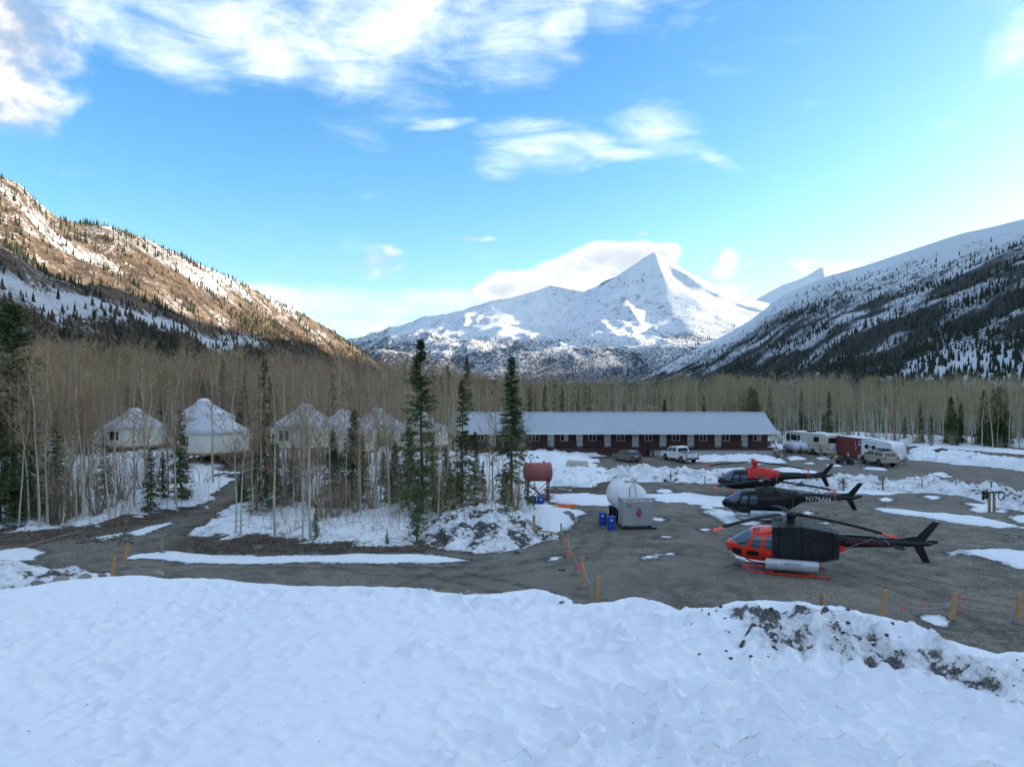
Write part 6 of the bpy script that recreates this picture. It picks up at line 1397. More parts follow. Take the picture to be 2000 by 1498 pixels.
def stone(x, y, z, s, label, group=None, mat=None, name='rock', k=None):
    me = STONES[rs.randrange(6) if k is None else k]
    if mat: me = me.copy(); me.materials.clear(); me.materials.append(mat)
    elif not me.materials: me.materials.append(MAT_STONE)
    o = bpy.data.objects.new(name, me); C.objects.link(o); o.location = (x, y, z); o.scale = (s * rs.uniform(.85, 1.3), s * rs.uniform(.8, 1.1), s * rs.uniform(.7, 1.0)); o.rotation_euler = (rs.uniform(-.3, .3), rs.uniform(-.3, .3), rs.uniform(0, 6)); tag(o, label, 'rock', group); return o
def stake(px, base, top, label, lean=0.0, w_=.10, z=0.0, mat=None, base_stone=False, group=None, Yd=None, cap=False):
    x, Yd = P(px, base, z) if Yd is None else (at(px, Yd), Yd); z0 = z if z else gz(x, Yd); h = CAMZ + (CY - top) / F * Yd - z0
    r = empty('fence_stake', (x, Yd, z0)); tag(r, label, 'stake', group); r.rotation_euler = (0, lean, rs.uniform(-.2, .2))
    MB().add([(-w_ / 2, -w_ * .35, -.2), (w_ / 2, -w_ * .35, -.2), (w_ / 2, w_ * .35, -.2), (-w_ / 2, w_ * .35, -.2), (-w_ / 2, -w_ * .35, h - .02), (w_ / 2, -w_ * .35, h), (w_ / 2, w_ * .35, h + .01), (-w_ / 2, w_ * .35, h - .01)], [(3, 2, 1, 0), (4, 5, 6, 7), (0, 1, 5, 4), (1, 2, 6, 5), (2, 3, 7, 6), (3, 0, 4, 7)]).build('shaft', mat or MAT_STAKE, r, bevel=.006)
    if base_stone: MB().lathe([(.001, -.05), (.20, -.05), (.24, .04), (.20, .14), (.10, .18), (.001, .19)], 10).build('footing', MAT_STONE, r, smooth=60)
    if cap: MB().box(-.09, .09, -.07, .07, h - .28, h - .02).build('cap_block', MAT_STAKE2, r)
    top_p = Vector((x + math.sin(lean) * h, Yd, z0 + math.cos(lean) * h)); return top_p, Vector((x, Yd, z0)), h
def rope(a, b_, sag, label, flags=(), r=.014):
    n = 14; pts = [a.lerp(b_, i / n) - Vector((0, 0, sag * 4 * (i / n) * (1 - i / n))) for i in range(n + 1)]
    root = empty('rope', a); tag(root, label, 'rope'); MB().tube([p - a for p in pts], r, 5).build('strand', MAT_ROPE, root)
    for f in flags:
        i = min(n - 1, int(f * n)); p = pts[i].lerp(pts[i + 1], f * n - i) - a; tw = rs.uniform(-.5, .5)
        MB().add([(-.045, 0, .02), (.045, 0, .02), (.05 + tw * .05, .03, -.16), (-.03 + tw * .08, .02, -.17), (.06 + tw * .1, .05, -.30), (-.01 + tw * .12, .03, -.31)], [(0, 1, 2, 3), (3, 2, 4, 5)], Matrix.Translation(p) @ RZ(rs.uniform(-40, 40))).build('pink_flag', MAT_PINK, root)
# --- right-hand rope fence
A = stake(1722, 1203, 1150, 'leaning stake with two slack ropes, leftmost of the three on the right', .16, .17)
B = stake(1859, 1208, 1157, 'leaning stake in the middle of the right-hand rope fence', .13, .17)
D_ = stake(1988, 1218, 1158, 'stake set in a stone by the right edge of the picture', .05, .17, base_stone=True)
E_ = P(2140, 1235); EV = Vector((E_[0], E_[1], .95))
rope(A[0] - Vector((0, 0, .02)), B[0] - Vector((.06, 0, .42)), .28, 'upper slack rope between the first two right-hand stakes', (.55,)); rope(A[0] - Vector((.07, 0, .38)), B[0] - Vector((.08, 0, .48)), .30, 'lower slack rope between the first two right-hand stakes', (.27,))
rope(B[0] - Vector((0, 0, .06)), D_[0] - Vector((0, 0, .08)), .16, 'upper rope from the middle right-hand stake to the stone-footed one', (.06, .2)); rope(B[0] - Vector((.06, 0, .44)), D_[0] - Vector((.02, 0, .55)), .25, 'lower rope from the middle right-hand stake to the stone-footed one', (.1,))
rope(D_[0] - Vector((.02, 0, .55)), EV, .2, 'rope running out of the picture on the right')
stake(1603, 1187, 1157, 'dark stub of the stake pair behind the snow crest', .02, .10, mat=MAT_STAKE2); stake(1611, 1190, 1161, 'yellowish stub of the stake pair behind the snow crest', .0, .12)
# --- fence running up from the crest to the tank
Sx = [stake(1166, 1176, 1126, 'copper-brown stake at the snow crest, right one of a close pair', .06, .17), stake(1153, 1184, 1128, 'olive stake at the snow crest, left one of a close pair', .10, .15, mat=MAT_STAKE2),
      stake(1137, 1147, 1088, 'tall plain stake standing in a footing before the crest pair', .01, .17, base_stone=True), stake(1125, 1121, 1068, 'olive stake with a square cap block', -.12, .17, mat=MAT_STAKE2, base_stone=True, cap=True),
      stake(1109, 1089, 1044, 'reddish stake with a pink ribbon beside the capped one', .02, .17), stake(1096, 1063, 1022, 'dark stake at the right end of the wooden cross rail', .0, .10, mat=MAT_STAKE2), stake(1043, 1050, 1006, 'pale upright stake at the left end of the wooden cross rail', .0, .17)]
for i, (fl, tx) in enumerate([((.3,), 'the crest pair and the tall plain stake'), ((.2, .35, .5), 'the tall plain stake and the capped one'), ((.4, .6), 'the capped stake and the reddish one'), ((.5,), 'the reddish stake and the cross rail')]):
    p, q = (Sx[i + 1][0], Sx[i + 2][0]); rope(p - Vector((0, 0, .35)), q - Vector((0, 0, .3)), .22, 'rope with pink flags between ' + tx, fl)
r = empty('cross_rail', Sx[6][1] + Vector((0, 0, .62))); tag(r, 'weathered wooden rail nailed across two stakes beside the dirty snow pile', 'rail'); dv = Sx[5][1] - Sx[6][1]; MB().tube([(-.15, -.06, 0), (dv.x + .1, dv.y - .06, dv.z - .0)], .055, 6).build('beam', MAT_STAKE2, r)
# --- left-hand stakes
stake(219, 1127, 1072, 'orange capped stake standing behind the snow crest at the left', .16, .18, z=.0, cap=True); stake(242, 1110, 1060, 'orange stake in a round footing by the drive', .14, .16, base_stone=True)
T_ = stake(317, 1083, 1038, 'olive stake in a footing at the end of the snow strip', -.03, .12, mat=MAT_STAKE2, base_stone=True); a_ = P(297, 1076); rope(T_[0] - Vector((0, 0, .03)), Vector((a_[0], a_[1], .1)), .02, 'short rope falling from the olive stake to the snow', (.9,))
# --- posts along the windrow
for px, bs, tp, l in [(1310, 940, 917, 'thin grey post in the snow windrow behind the white tank'), (1648, 961, 935, 'thin red-brown post beside the tail of the farthest helicopter'), (1724, 960, 931, 'thin tan post right of the middle helicopter tail'), (1801, 961, 934, 'thin grey post in the middle of the long windrow'), (1867, 960, 934, 'thin tan post at a gap in the long windrow'), (1936, 966, 940, 'thin reddish post behind the hose rack'), (1985, 976, 945, 'tilted thin post near the right edge, in the windrow'), (1377, 946, 928, 'thin post in the windrow left of the farthest helicopter')]:
    stake(px, bs, tp, l, .1 if px == 1985 else 0, .09, mat=MAT_STAKE2 if px % 2 else MAT_POST)
for px, py, l in [(1681, 950, 'pink ribbon stick by the middle helicopter tail'), (1901, 957, 'pink ribbon stick near the hose rack')]:
    x, Yd = P(px, py); r = empty('ribbon_stick', (x, Yd, gz(x, Yd))); tag(r, l, 'marker'); MB().tube([(0, 0, 0), (0, 0, 1.0)], .015, 5).build('stick', MAT_STAKE2, r); MB().box(-.06, .06, -.02, .02, .6, 1.0).build('ribbon', MAT_PINK, r)
# --- white fuel tank with its grey cabinet
r = empty('fuel_tank', (at(1234, 50.2), 50.2, gz(at(1234, 50.2), 50.2)), R(5)); tag(r, 'big white horizontal fuel tank with a grey pump cabinet on its end', 'fuel tank')
MB().lathe([(.001, -.35), (.7, -.30), (1.06, -.10), (1.15, .05), (1.15, 3.1), (1.06, 3.25), (.7, 3.42), (.001, 3.48)], 40, Matrix.Translation((0, 0, 1.75)) @ RX(-90)).build('shell', MAT_TANK, r, smooth=50)
for y in (.3, 1.6, 2.9): MB().lathe([(1.15, -.04), (1.162, -.04), (1.162, .04), (1.15, .04)], 40, Matrix.Translation((0, y, 1.75)) @ RX(-90)).build('weld_band', MAT_TANK, r)
for s in (-1, 1): MB().box(s * .85 - .1, s * .85 + .1, -1.6, 3.4, 0, .2).build('skid_runner', MAT_PANEL, r)
for y in (.5, 1.6, 2.7): MB().prism([(-1.0, .2), (1.0, .2), (1.02, .95), (.6, .75), (-.6, .75), (-1.02, .95)], y - .12, y + .12).build('saddle', MAT_PANEL, r)
cb = MB().bbox(-1.02, 1.10, -1.42, -.15, .14, 2.02, .025).build('cabinet', MAT_CAB, r); MB().box(-1.08, 1.16, -1.46, -.1, 2.02, 2.09).build('cabinet_top', MAT_ALU, r)
for s, a, b2 in ((0, -.97, .035), (1, .055, 1.05)):
    d_ = MB().bbox(a, b2, -1.455, -1.425, .22, 1.80, .012).build('cabinet_door', MAT_CAB, r); MB().box((b2 - .09) if s == 0 else (a + .05), (b2 - .05) if s == 0 else (a + .09), -1.475, -1.455, .98, 1.12).build('latch', MAT_PANEL, d_)
MB().box(-.98, 1.06, -1.44, -1.425, 1.84, 1.98).build('label_strip', MAT_WHITE, r); 
for k, (a, b2) in enumerate(((-.8, -.2), (-.1, .3), (.45, .9))): MB().box(a, b2, -1.446, -1.44, 1.88, 1.94).build('label_print', MAT_SOCK if k != 1 else MAT_CAB, r)
sg = MB().box(-.74, -.40, -1.468, -1.457, 1.52, 1.66).build('name_plate', MAT_PANEL, r); tm = text_mesh('JET A', .13, 'lettering'); o = link('lettering', tm, MAT_LETW, r); o.matrix_local = Matrix(((1, 0, 0, -.57), (0, 0, -1, -1.472), (0, 1, 0, 1.59), (0, 0, 0, 1)))
MB().box(-1.1, 1.25, -1.75, -.1, .02, .12).build('base_plate', MAT_PANEL, r)
fe = MB().lathe([(.001, 0), (.085, .0), (.095, .04), (.095, .40), (.06, .48), (.03, .5), (.03, .56)], 14, Matrix.Translation((.10, -1.58, .88))).build('fire_extinguisher', plain('extinguisher_red', (.55, .03, .04), .35), r, smooth=50); MB().tube([(.10, -1.6, 1.42), (.2, -1.64, 1.3), (.2, -1.64, .85)], .015, 6).build('hose', MAT_PANEL, fe)
MB().tube([(-.42, -1.0, 2.08), (-.42, -1.0, 2.7), (.05, -.3, 3.05), (.1, .1, 2.95)], .035, 8).build('vent_pipe', MAT_HUB, r); MB().tube([(.05, -1.0, 2.08), (.1, -.6, 2.75), (.12, 0, 3.1)], .035, 8).build('vent_pipe', MAT_HUB, r)
for sx2, yy in ((-.35, 1.9), (.35, 1.8)):
    q = MB(); q.tube([(sx2, yy, 2.8), (sx2, yy, 3.75), (sx2 + .1, yy + .9, 3.75), (sx2 + .1, yy + .9, 2.8)], .035, 8); q.tube([(sx2, yy, 3.3), (sx2 + .1, yy + .9, 3.3)], .03, 8); q.build('hand_rail', MAT_TANK, r)
MB().tube([(-.35, 1.9, 3.3), (-1.0, 2.1, 2.75)], .03, 6).tube([(-.35, 2.7, 3.3), (-1.0, 2.7, 2.7)], .03, 6).tube([(-.7, 2.0, 3.6), (-.7, 2.7, 3.6)], .035, 6).build('ladder_rail', MAT_TANK, r); MB().lathe([(.28, 0), (.28, .16), (.2, .22), (.001, .24)], 16, Matrix.Translation((0, 1.3, 2.85))).build('manhole', MAT_TANK, r, smooth=40); MB().box(-.3, .3, .4, .9, 2.87, 2.95).build('hatch', MAT_HUB, r)
# --- barrels
def barrel(px, base, mat, label, h=.92, rd=.29, dy=0):
    x, Yd = P(px, base); Yd += dy; r = empty('barrel', (x, Yd, gz(x, Yd))); tag(r, label, 'barrel')
    MB().lathe([(rd * .93, 0), (rd, .02), (rd, h * .3), (rd * 1.035, h * .33), (rd, h * .36), (rd, h * .63), (rd * 1.035, h * .66), (rd, h * .69), (rd, h * .95), (rd * 1.02, h * .98), (rd * .95, h), (rd * .9, h - .03), (.001, h - .035)], 26).build('drum', mat, r, smooth=40)
    MB().lathe([(.04, h - .035), (.04, h + .0), (.001, h)], 8, Matrix.Translation((.15, -.05, 0))).build('bung', MAT_WHITE, r); MB().box(-.10, .06, -rd - .006, -rd + .05, h * .72, h * .82).build('paper_label', MAT_WHITE, r); return r
barrel(1194, 1035, MAT_BLUE, 'bright blue barrel touching the tank cabinet, nearer of two'); barrel(1177, 1026, MAT_BLUE, 'bright blue barrel by the white tank, set back from its twin', dy=.0)
barrel(1056, 989, MAT_BLUE, 'bright blue barrel under the red tank'); barrel(1041, 988, MAT_BLUED, 'dark faded blue barrel under the red tank')
# --- red tank on its stand
X0, Y0 = P(1051, 986); r = empty('red_tank', (X0, Y0 + .5, gz(X0, Y0 + .5)), R(4)); tag(r, 'faded red tank lying on a tall red pipe stand', 'tank')
MB().lathe([(.001, -1.2), (.45, -1.18), (.72, -1.1), (.78, -1.02), (.78, 1.02), (.72, 1.1), (.45, 1.18), (.001, 1.2)], 32, Matrix.Translation((0, 0, 2.72)) @ RY(90)).build('shell', MAT_RTANK, r, smooth=50)
for x in (-1.0, 1.0): MB().lathe([(.78, -.03), (.80, -.03), (.80, .03), (.78, .03)], 32, Matrix.Translation((x, 0, 2.72)) @ RY(90)).build('rim_band', MAT_RTANK, r)
for x in (-.85, .85):
    for y in (-.62, .62): MB().tube([(x, y * 1.15, -.1), (x, y, 2.35)], .06, 8).build('leg', MAT_RSTAND, r)
    MB().tube([(x, -.68, .9), (x, .68, .9)], .04, 6).build('brace', MAT_RSTAND, r); MB().tube([(x, -.7, .1), (x, .66, 1.9)], .035, 6).build('brace', MAT_RSTAND, r); MB().box(x - .08, x + .08, -.66, .66, 1.9, 2.02).build('cradle', MAT_RSTAND, r)
for y in (-.68, .68): MB().tube([(-.85, y, .25), (.85, y, 1.75)], .035, 6).tube([(.85, y, .25), (-.85, y, 1.75)], .035, 6).build('cross_brace', MAT_RSTAND, r)
for x in (-1.15, -.98): MB().tube([(x, -.85, -.05), (x, -.7, 2.2)], .03, 6).build('ladder_side', MAT_RSTAND, r)
for k in range(7): MB().tube([(-1.15, -.84 + .02 * k, .2 + k * .3), (-.98, -.84 + .02 * k, .2 + k * .3)], .02, 5).build('ladder_rung', MAT_RSTAND, r)
MB().tube([(-.6, 0, 3.45), (-.6, 0, 3.75)], .05, 8).build('vent', MAT_RSTAND, r); MB().tube([(.5, 0, 3.45), (.5, 0, 3.62)], .09, 8).build('filler_cap', MAT_RSTAND, r)
# --- orange sled, log, propane tanks, poles and oddments
x, Yd = P(1107, 999); r = empty('orange_sled', (x, Yd, gz(x, Yd) + .42), R(4)); tag(r, 'flat orange plastic sled with a yellow end, lying on the snow', 'sled')
MB().add([(-.75, -.25, 0), (.6, -.25, 0), (.6, .25, 0), (-.75, .25, 0), (-.85, -.32, .14), (.75, -.32, .18), (.75, .32, .18), (-.85, .32, .14)], [(0, 1, 2, 3), (0, 1, 5, 4), (1, 2, 6, 5), (2, 3, 7, 6), (3, 0, 4, 7)]).build('tray', MAT_ORANGE, r); MB().box(-1.05, -.78, -.28, .28, .02, .15).build('end_grip', MAT_YELL, r)
x, Yd = P(1128, 915, .4); r = empty('concrete_pipe', (x, Yd, .75), R(-40)); tag(r, 'pale concrete pipe end half buried in the snow bank', 'pipe'); MB().lathe([(.40, -1.2), (.55, -1.2), (.55, .9), (.60, .92), (.60, 1.1), (.40, 1.1)], 24, RY(90)).build('barrel', plain('concrete', (.42, .40, .34), .9, var=.15), r, smooth=40); MB().lathe([(.001, 1.02), (.41, 1.02)], 20, RY(90)).build('plug', MAT_STONE, r)
for px, l in ((1547, 'white propane tank half hidden behind its twin by the lodge stair'), (1563, 'white propane tank, right one of two, beside the motorhome')):
    x, Yd = at(px, 102.5), 102.5; r = empty('propane_tank', (x, Yd, gz(x, Yd)), R(8)); tag(r, l, 'propane tank'); MB().lathe([(.001, -1.75), (.3, -1.68), (.52, -1.45), (.62, -1.1), (.62, 1.1), (.52, 1.45), (.3, 1.68), (.001, 1.75)], 24, Matrix.Translation((0, 0, .95)) @ RX(90)).build('shell', plain('propane_white', (.62, .65, .75), .4, var=.05), r, smooth=60)
    for y in (-.9, .9): MB().box(-.4, .4, y - .1, y + .1, 0, .42).build('foot', MAT_STONE, r)
    MB().lathe([(.2, 1.5), (.2, 1.72), (.12, 1.8), (.001, 1.82)], 14).build('valve_dome', MAT_WHITE, r)
for px, tp, mt, l in ((1677, 795, MAT_STAKE2, 'bare wooden pole, leftmost of three before the aspens'), (1731, 795, plain('pale_pole', (.44, .38, .31), .85, var=.3), 'pale peeled wooden pole, middle of three before the aspens'), (1747, 797, plain('red_pole', (.25, .14, .10), .85, var=.3), 'reddish wooden pole, rightmost of three before the aspens')):
    Yd = 114.5; x = at(px, Yd); r = empty('wooden_pole', (x, Yd, gz(x, Yd))); tag(r, l, 'pole'); h = CAMZ + (CY - tp) / F * Yd - gz(x, Yd); MB().tube([(0, 0, -.3), (.02, 0, h * .5), (0, 0, h)], [.17, .15, .12], 10).build('shaft', mt, r, smooth=60); MB().lathe([(.13, h), (.10, h + .04), (.001, h + .05)], 10).build('top_cut', MAT_STAKE, r)
x, Yd = at(1768, 93), 93; r = empty('marker_post', (x, Yd, gz(x, Yd))); tag(r, 'tall orange and white marker post right of the white trailer', 'marker post'); MB().tube([(0, 0, 0), (0, 0, 1.0)], .11, 10).build('base', MAT_STAKE2, r); MB().tube([(0, 0, 1.0), (0, 0, 1.9)], .115, 10).build('orange_band', MAT_SOCK, r); MB().tube([(0, 0, 1.9), (0, 0, 2.6)], .06, 8).build('top_rod', MAT_WHITE, r)
x, Yd = at(1603, 97.5), 97.5; r = empty('service_post', (x, Yd, gz(x, Yd))); tag(r, 'squat green utility post standing before the motorhome', 'utility post'); MB().bbox(-.2, .2, -.12, .12, 0, 1.15, .03).build('box', plain('utility_green', (.13, .19, .15), .6), r); MB().box(-.06, .06, .12, .2, 0, 1.5).build('stake', MAT_POST, r)
x, Yd = P(1633, 896); r = empty('yellow_buoy', (x, Yd, gz(x, Yd))); tag(r, 'round yellow buoy on the ground below the motorhome', 'buoy'); MB().lathe([(.001, 0), (.14, .03), (.21, .14), (.21, .24), (.14, .36), (.05, .4), (.05, .46), (.001, .46)], 16).build('ball', MAT_YELL, r, smooth=60)
for px, py, s, l in ((1611, 896, .35, 'pale lumpy bag on the ground behind the motorhome'), (1622, 895, .34, 'second pale bag nearer the yellow buoy')): stone(*P(px, py), .2, s, l, None, MAT_STONEW, 'sack')
X0, Y0 = P(1937, 1000); r = empty('hose_rack', (X0, Y0, gz(X0, Y0)), .1); r.scale = (.78, .78, .9); tag(r, 'two-post wooden rack with black hose coils hung on its beam', 'rack')
for s in (-.26, .26): MB().box(s - .1, s + .1, -.09, .09, -.2, 1.75).build('post', MAT_STAKE2, r)
MB().box(-1.0, 1.15, -.08, .08, 1.62, 1.78).build('beam', plain('dark_green_beam', (.05, .065, .04), .8), r)
for x, rr in ((-.9, .34), (-.55, .30), (.95, .34)):
    MB().tube([(x + .0, rr * .9 * math.cos(a) * .3, 1.45 + rr * math.sin(a)) if x < 0 else (x + rr * math.cos(a), -.12, 1.40 + rr * math.sin(a)) for a in np.linspace(0, 6.1, 16)], .09 if x < 0 else .05, 7).build('hose_coil', MAT_TYRE, r, smooth=60)
x, Yd = at(1401, 98.4), 98.4; r = empty('yellow_bucket', (x, Yd, 1.08)); tag(r, 'small yellow bucket on the lodge veranda', 'bucket'); MB().lathe([(.13, 0), (.18, .32), (.19, .33), (.16, .31), (.12, .04)], 14).build('pail', MAT_YELL, r, smooth=50); MB().tube([(-.18, 0, .3), (0, .02, .42), (.18, 0, .3)], .012, 5).build('handle', MAT_HUB, r)
# --- chock, loose sticks and stones near the camera
stone(*P(1440, 1105), .14, .24, 'grey block on the gravel under the red helicopter nose', None, None, 'wheel_block')
def stick(px0, py0, px1, py1, z0, z1, rr, label, mat): 
    a, b_ = P(px0, py0, z0), P(px1, py1, z1); r = empty('branch', (a[0], a[1], z0)); tag(r, label, 'branch'); v = Vector((b_[0] - a[0], b_[1] - a[1], z1 - z0)); MB().tube([(0, 0, 0), v * .5 + Vector((.02, .03, .02)), v], [rr, rr * .9, rr * .7], 7).build('wood', mat, r, smooth=60); return r
def fz_at(px, py):
    z = .5
    for _ in range(4): x, y = P(px, py, z); z = field_z(x, y)
    return z
z0, z1 = fz_at(1447, 1262) + .03, fz_at(1470, 1218) + .12
stick(1447, 1262, 1470, 1218, z0, z1, .06, 'dark stick lying on the snow below the crest', MAT_PANEL)
stick(52, 1066, 165, 1035, gz(*P(52, 1066)) + .12, gz(*P(165, 1035)) + .25, .05, 'long pale fallen trunk beside the drive at the left', MAT_STAKE2)
stick(470, 1118, 482, 1140, .8, .75, .025, 'thin dark rod poking from the snow crest', MAT_PANEL)
x, y = P(1584, 1268, fz_at(1584, 1268)); r = empty('brick', (x, y, field_z(x, y) + .02), .5); tag(r, 'small red-brown block dropped on the snow', 'block'); MB().bbox(-.13, .13, -.06, .06, -.03, .07, .01).build('body', plain('brick_red', (.20, .07, .04), .85), r)
CR = [(310, 1122, .34, 'big pale boulder on the snow crest at the left'), (445, 1132, .26, 'flat stone sunk in the crest left of centre'), (608, 1141, .26, 'grey stone on the crest left of centre'), (842, 1158, .24, 'grey slab-like stone on the crest near the middle'), (912, 1160, .16, 'small stone beside the slab on the crest'), (1130, 1180, .26, 'rounded stone at the foot of the crest stakes'), (1098, 1180, .14, 'small brown stone left of the crest stakes'), (120, 1136, .36, 'mossy boulder in the dirty snow at the left edge'), (165, 1130, .30, 'pale boulder beside the mossy one'), (75, 1143, .3, 'dark boulder in the dirty snow at the far left'), (200, 1127, .26, 'low boulder where crest and dirty snow meet')]
for px, py, s, l in CR:
    z = crest_z(px); x, y = P(px, py, z - .15); stone(x, y, z - .08, s, l, None, MAT_STONEW if 'pale' in l or 'mossy' in l or 'slab' in l else None)
for px, py, s, l in [(1098, 1113, .2, 'grey stone by the footing of the capped stake'), (1012, 1078, .3, 'pale round stone at the toe of the dirty snow pile'), (1108, 1012, .62, 'large dark boulder in the snow below the orange sled'), (860, 1064, .28, 'dark stone left of the dirty snow pile'), (505, 1072, .30, 'flat grey stone on the dirt bank'), (1118, 1016, .35, 'smaller dark boulder beside the large one')]:
    x, y = P(px, py); stone(x, y, gz(x, y) + s * .3, s, l)
# --- spoil heaps at the far right
m, t, b = new_mat('spoil'); co = coords(t); n_ = t.noise(co, 2.0, 6, .7); t.l.new(t.mix(n_, (.035, .035, .035), (.085, .082, .078)), b.inputs['Base Color']); b.inputs['Roughness'].default_value = .95; bump(t, b, n_, .3); MAT_SPOIL = m
for px, py, w2, h2, l in ((1848, 897, 4.2, 1.5, 'dark gravel heap rising from the snow ridge at the far right'), (1915, 903, 3.6, .9, 'lower dark gravel heap right of the larger one')):
    x, Yd = P(px, py); u = np.linspace(-1, 1, 34); U, V_ = np.meshgrid(u, u, indexing='ij'); rr = np.hypot(U, V_); Z = h2 * np.clip(1 - rr, 0, 1) ** .9 * (1 + .7 * (fbm(U * 2.5 + px, V_ * 2.5, 4, 4) - .5)) - .15
    o = link('gravel_heap', np_mesh('gravel_heap', np.stack([U.ravel() * w2 * .9, V_.ravel() * w2 * .5, Z.ravel()], 1), grid_faces(34, 34), True), MAT_SPOIL, None, (x, Yd + 1, .05)); tag(o, l, 'gravel heap')
# --- forest litter, brush and stones too many to count
rg = np.random.default_rng(909)
def brush_mass(name, region, n, h0, h1, label, mat, lying=False, wd=.014):
    pts = []; 
    while len(pts) < n:
        px, py = rg.uniform(*region[0]), rg.uniform(*region[1]); x, y = P(px, py)
        if lying or free(x, y, .4): pts.append((x, y))
    p = np.array(pts); z = ground_z(p[:, 0], p[:, 1]) + np.maximum(snow_layer(p[:, 0], p[:, 1])[0], 0) * .8
    b0 = np.stack([p[:, 0], p[:, 1], z], 1); hh_ = rg.uniform(h0, h1, n)
    if lying: an = rg.uniform(0, 6.28, n); d_ = np.stack([np.cos(an), np.sin(an), rg.uniform(-.05, .3, n)], 1)
    else: d_ = np.stack([rg.normal(0, .22, n), rg.normal(0, .22, n), np.ones(n)], 1)
    tip = b0 + d_ * hh_[:, None]; parts = [tubes(b0, tip, np.full(n, wd), np.full(n, wd * .3), 3)]
    q = np.repeat(np.arange(n), 7); u = rg.uniform(.25, 1, (len(q), 1)); a0 = b0[q] + (tip - b0)[q] * u; a1 = a0 + rg.normal(0, .22, (len(q), 3)) * hh_[q, None] * .6 + np.array([[0, 0, .14]]) * (0 if lying else 1) * hh_[q, None]; parts.append(blades(a0, a1, wd, rg))
    o = link(name, np_mesh(name, *joinm(parts)), mat); tag(o, label, 'brush', None, 'stuff')
brush_mass('undergrowth', ((-80, 440), (875, 1035)), 800, .8, 4.2, 'brown leafless saplings and undergrowth in the wood left of the drive', MAT_TWIG)
brush_mass('sapling_brush', ((480, 1010), (872, 1050)), 1000, .7, 4.0, 'brown leafless saplings and brush before the yurts', MAT_TWIG)
brush_mass('fallen_branches', ((380, 830), (1030, 1078)), 700, .3, 1.3, 'tangled fallen branches along the dirt bank beside the road', MAT_WILLOW, True, .016)
brush_mass('branch_litter', ((-20, 260), (1022, 1062)), 380, .3, 1.3, 'branch litter on the bare earth beside the drive', MAT_WILLOW, True, .016)
def pebble_mass(name, spots, s0, s1, label, mat):
    base = STONES[0]; n = len(spots); bm = bmesh.new(); bmesh.ops.create_icosphere(bm, subdivisions=1, radius=1); V0 = np.array([v.co[:] for v in bm.verts]); F0 = np.array([[v.index for v in f.verts] for f in bm.faces]); bm.free(); parts = []
    for (x, y, z) in spots:
        s = rg.uniform(s0, s1) * rg.uniform(.5, 1.2); Vv = V0 * (1 + rg.normal(0, .16, (len(V0), 1))) * np.array([s * rg.uniform(.8, 1.4), s, s * rg.uniform(.5, .8)]); parts.append((Vv + np.array([x, y, z]), F0))
    o = link(name, np_mesh(name, *joinm(parts)), mat); tag(o, label, 'stones', None, 'stuff')
sp_ = []
for k in range(1500):
    x, y = P(rg.uniform(380, 840), rg.uniform(1052, 1080)); sp_.append((x, y, gz(x, y) + .03))
for k in range(300):
    x, y = P(rg.uniform(0, 260), rg.uniform(1035, 1062)); sp_.append((x, y, gz(x, y) + .03))
pebble_mass('bank_rubble', sp_, .03, .11, 'loose stones and clods along the dirt bank beside the road', plain('earth_clod', (.085, .068, .05), .95, var=.5, scale=2))
sp_ = []
xx = rg.uniform(-30, 34, 5200); yy = rg.uniform(29, 75, 5200); lt = sdf(DRIVE, xx, yy); zz_ = ground_z(xx, yy); hz_ = snow_layer(xx, yy)[0]
sp_ = [(a, b2, c2 + .005) for a, b2, c2, d2, e2 in zip(xx, yy, zz_, lt, hz_) if d2 > .3 and e2 < -.02]
pebble_mass('gravel', sp_, .02, .055, 'loose grey gravel strewn over the lot', MAT_STONE)
sp_ = []
for k in range(420):
    y = rg.uniform(15.5, 31); x = rg.uniform(-.74, .74) * y; cyy = np.interp(x, FCREST[:, 0], FCREST[:, 1])
    if y < cyy - .1: sp_.append((x, y, field_z(x, y) + .004))
pebble_mass('snow_grit', sp_, .008, .022, 'tiny dark grit scattered over the near snowfield', MAT_SPOIL)
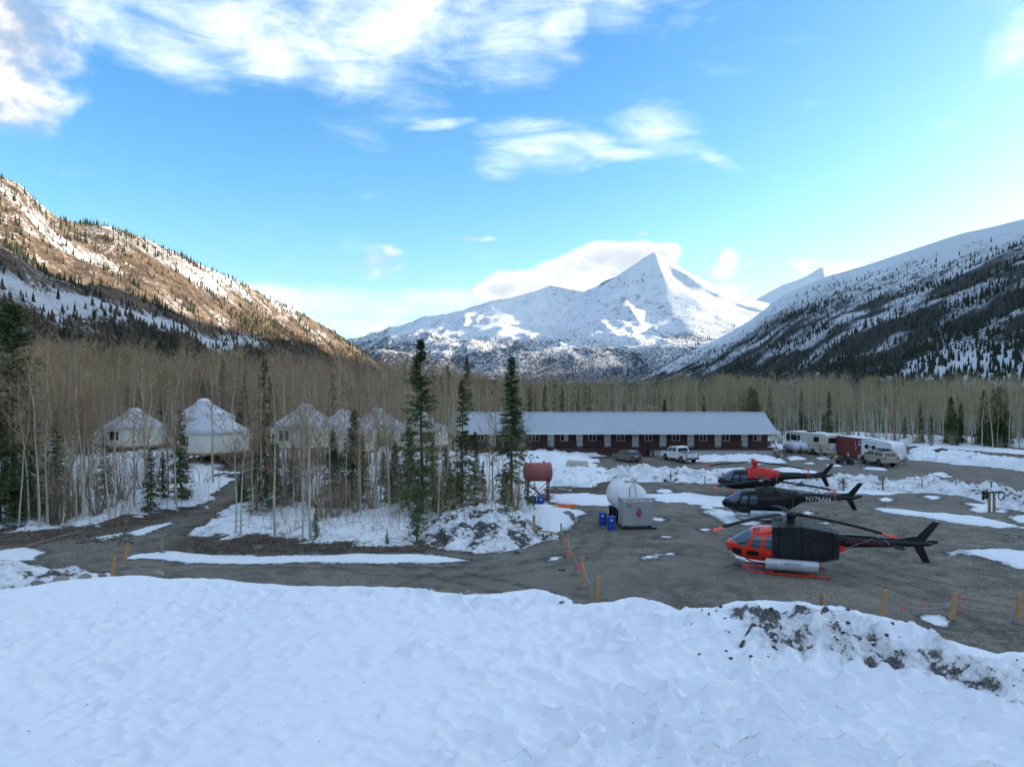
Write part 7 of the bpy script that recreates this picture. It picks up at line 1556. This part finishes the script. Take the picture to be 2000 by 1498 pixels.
# clods and ice lumps on the dirty berms
sp_ = []; sw = []
for k in range(1100):
    x, y = rg.uniform(5, 24), rg.uniform(18, 31); cyy = np.interp(x, FCREST[:, 0], FCREST[:, 1]); d_ = cyy - y
    if -.2 < d_ < 4.8 and x > 5.5 + rg.random() * 3 and fbm(np.array([x * .9]), np.array([y * .9]), 61, 3)[0] > .53: sp_.append((x, y, field_z(x, y) + .01))
pebble_mass('dirt_clods', sp_, .025, .085, 'dark clods and stones in the dirty snow berm at the right', plain('clod', (.055, .05, .045), .95, var=.4, scale=8))
for pg, n, s0, s1 in ((W_UP + W_DN[::-1], 900, .08, .26), ([(815, 1030), (880, 1012), (960, 1005), (1030, 1010), (1095, 1050), (1040, 1061), (950, 1076), (880, 1072)], 260, .06, .2), ([(1770, 888), (1830, 882), (1920, 897), (2150, 920), (2150, 934), (1930, 912), (1820, 901)], 260, .1, .3), ([(1060, 935), (1110, 922), (1160, 924), (1190, 936), (1150, 950), (1080, 950)], 120, .08, .22)):
    q = np.array(poly(pg)); k = 0
    while k < n:
        x, y = rg.uniform(q[:, 0].min(), q[:, 0].max()), rg.uniform(q[:, 1].min(), q[:, 1].max())
        if sdf(q, np.array([x]), np.array([y]))[0] > .1: sw.append((x, y, s0, s1)); k += 1
A_ = np.array([(a, b2) for a, b2, _, _ in sw]); H_ = snow_layer(A_[:, 0], A_[:, 1])[0]; G_ = ground_z(A_[:, 0], A_[:, 1])
pebble_mass('snow_lumps', [(a, b2, g_ + max(h_, 0) + .0) for (a, b2, _, _), h_, g_ in zip(sw, H_, G_)], .07, .24, 'broken lumps of ploughed snow along the windrows', MAT_SNOW)

# ================================================================== AIR
m = bpy.data.materials.new('haze'); m.use_nodes = True; ht = m.node_tree; ht.nodes.clear(); ho = ht.nodes.new('ShaderNodeOutputMaterial'); hv = ht.nodes.new('ShaderNodeVolumePrincipled')
hv.inputs['Color'].default_value = (.42, .66, 1.0, 1); hv.inputs['Density'].default_value = 1.1e-5; hv.inputs['Anisotropy'].default_value = 0.0; ht.links.new(hv.outputs[0], ho.inputs['Volume'])
o = MB().box(-9000, 9000, -5000, 11500, -60, 1600).build('haze', m); tag(o, 'thin blue haze filling the valley air', 'haze', None, 'stuff')
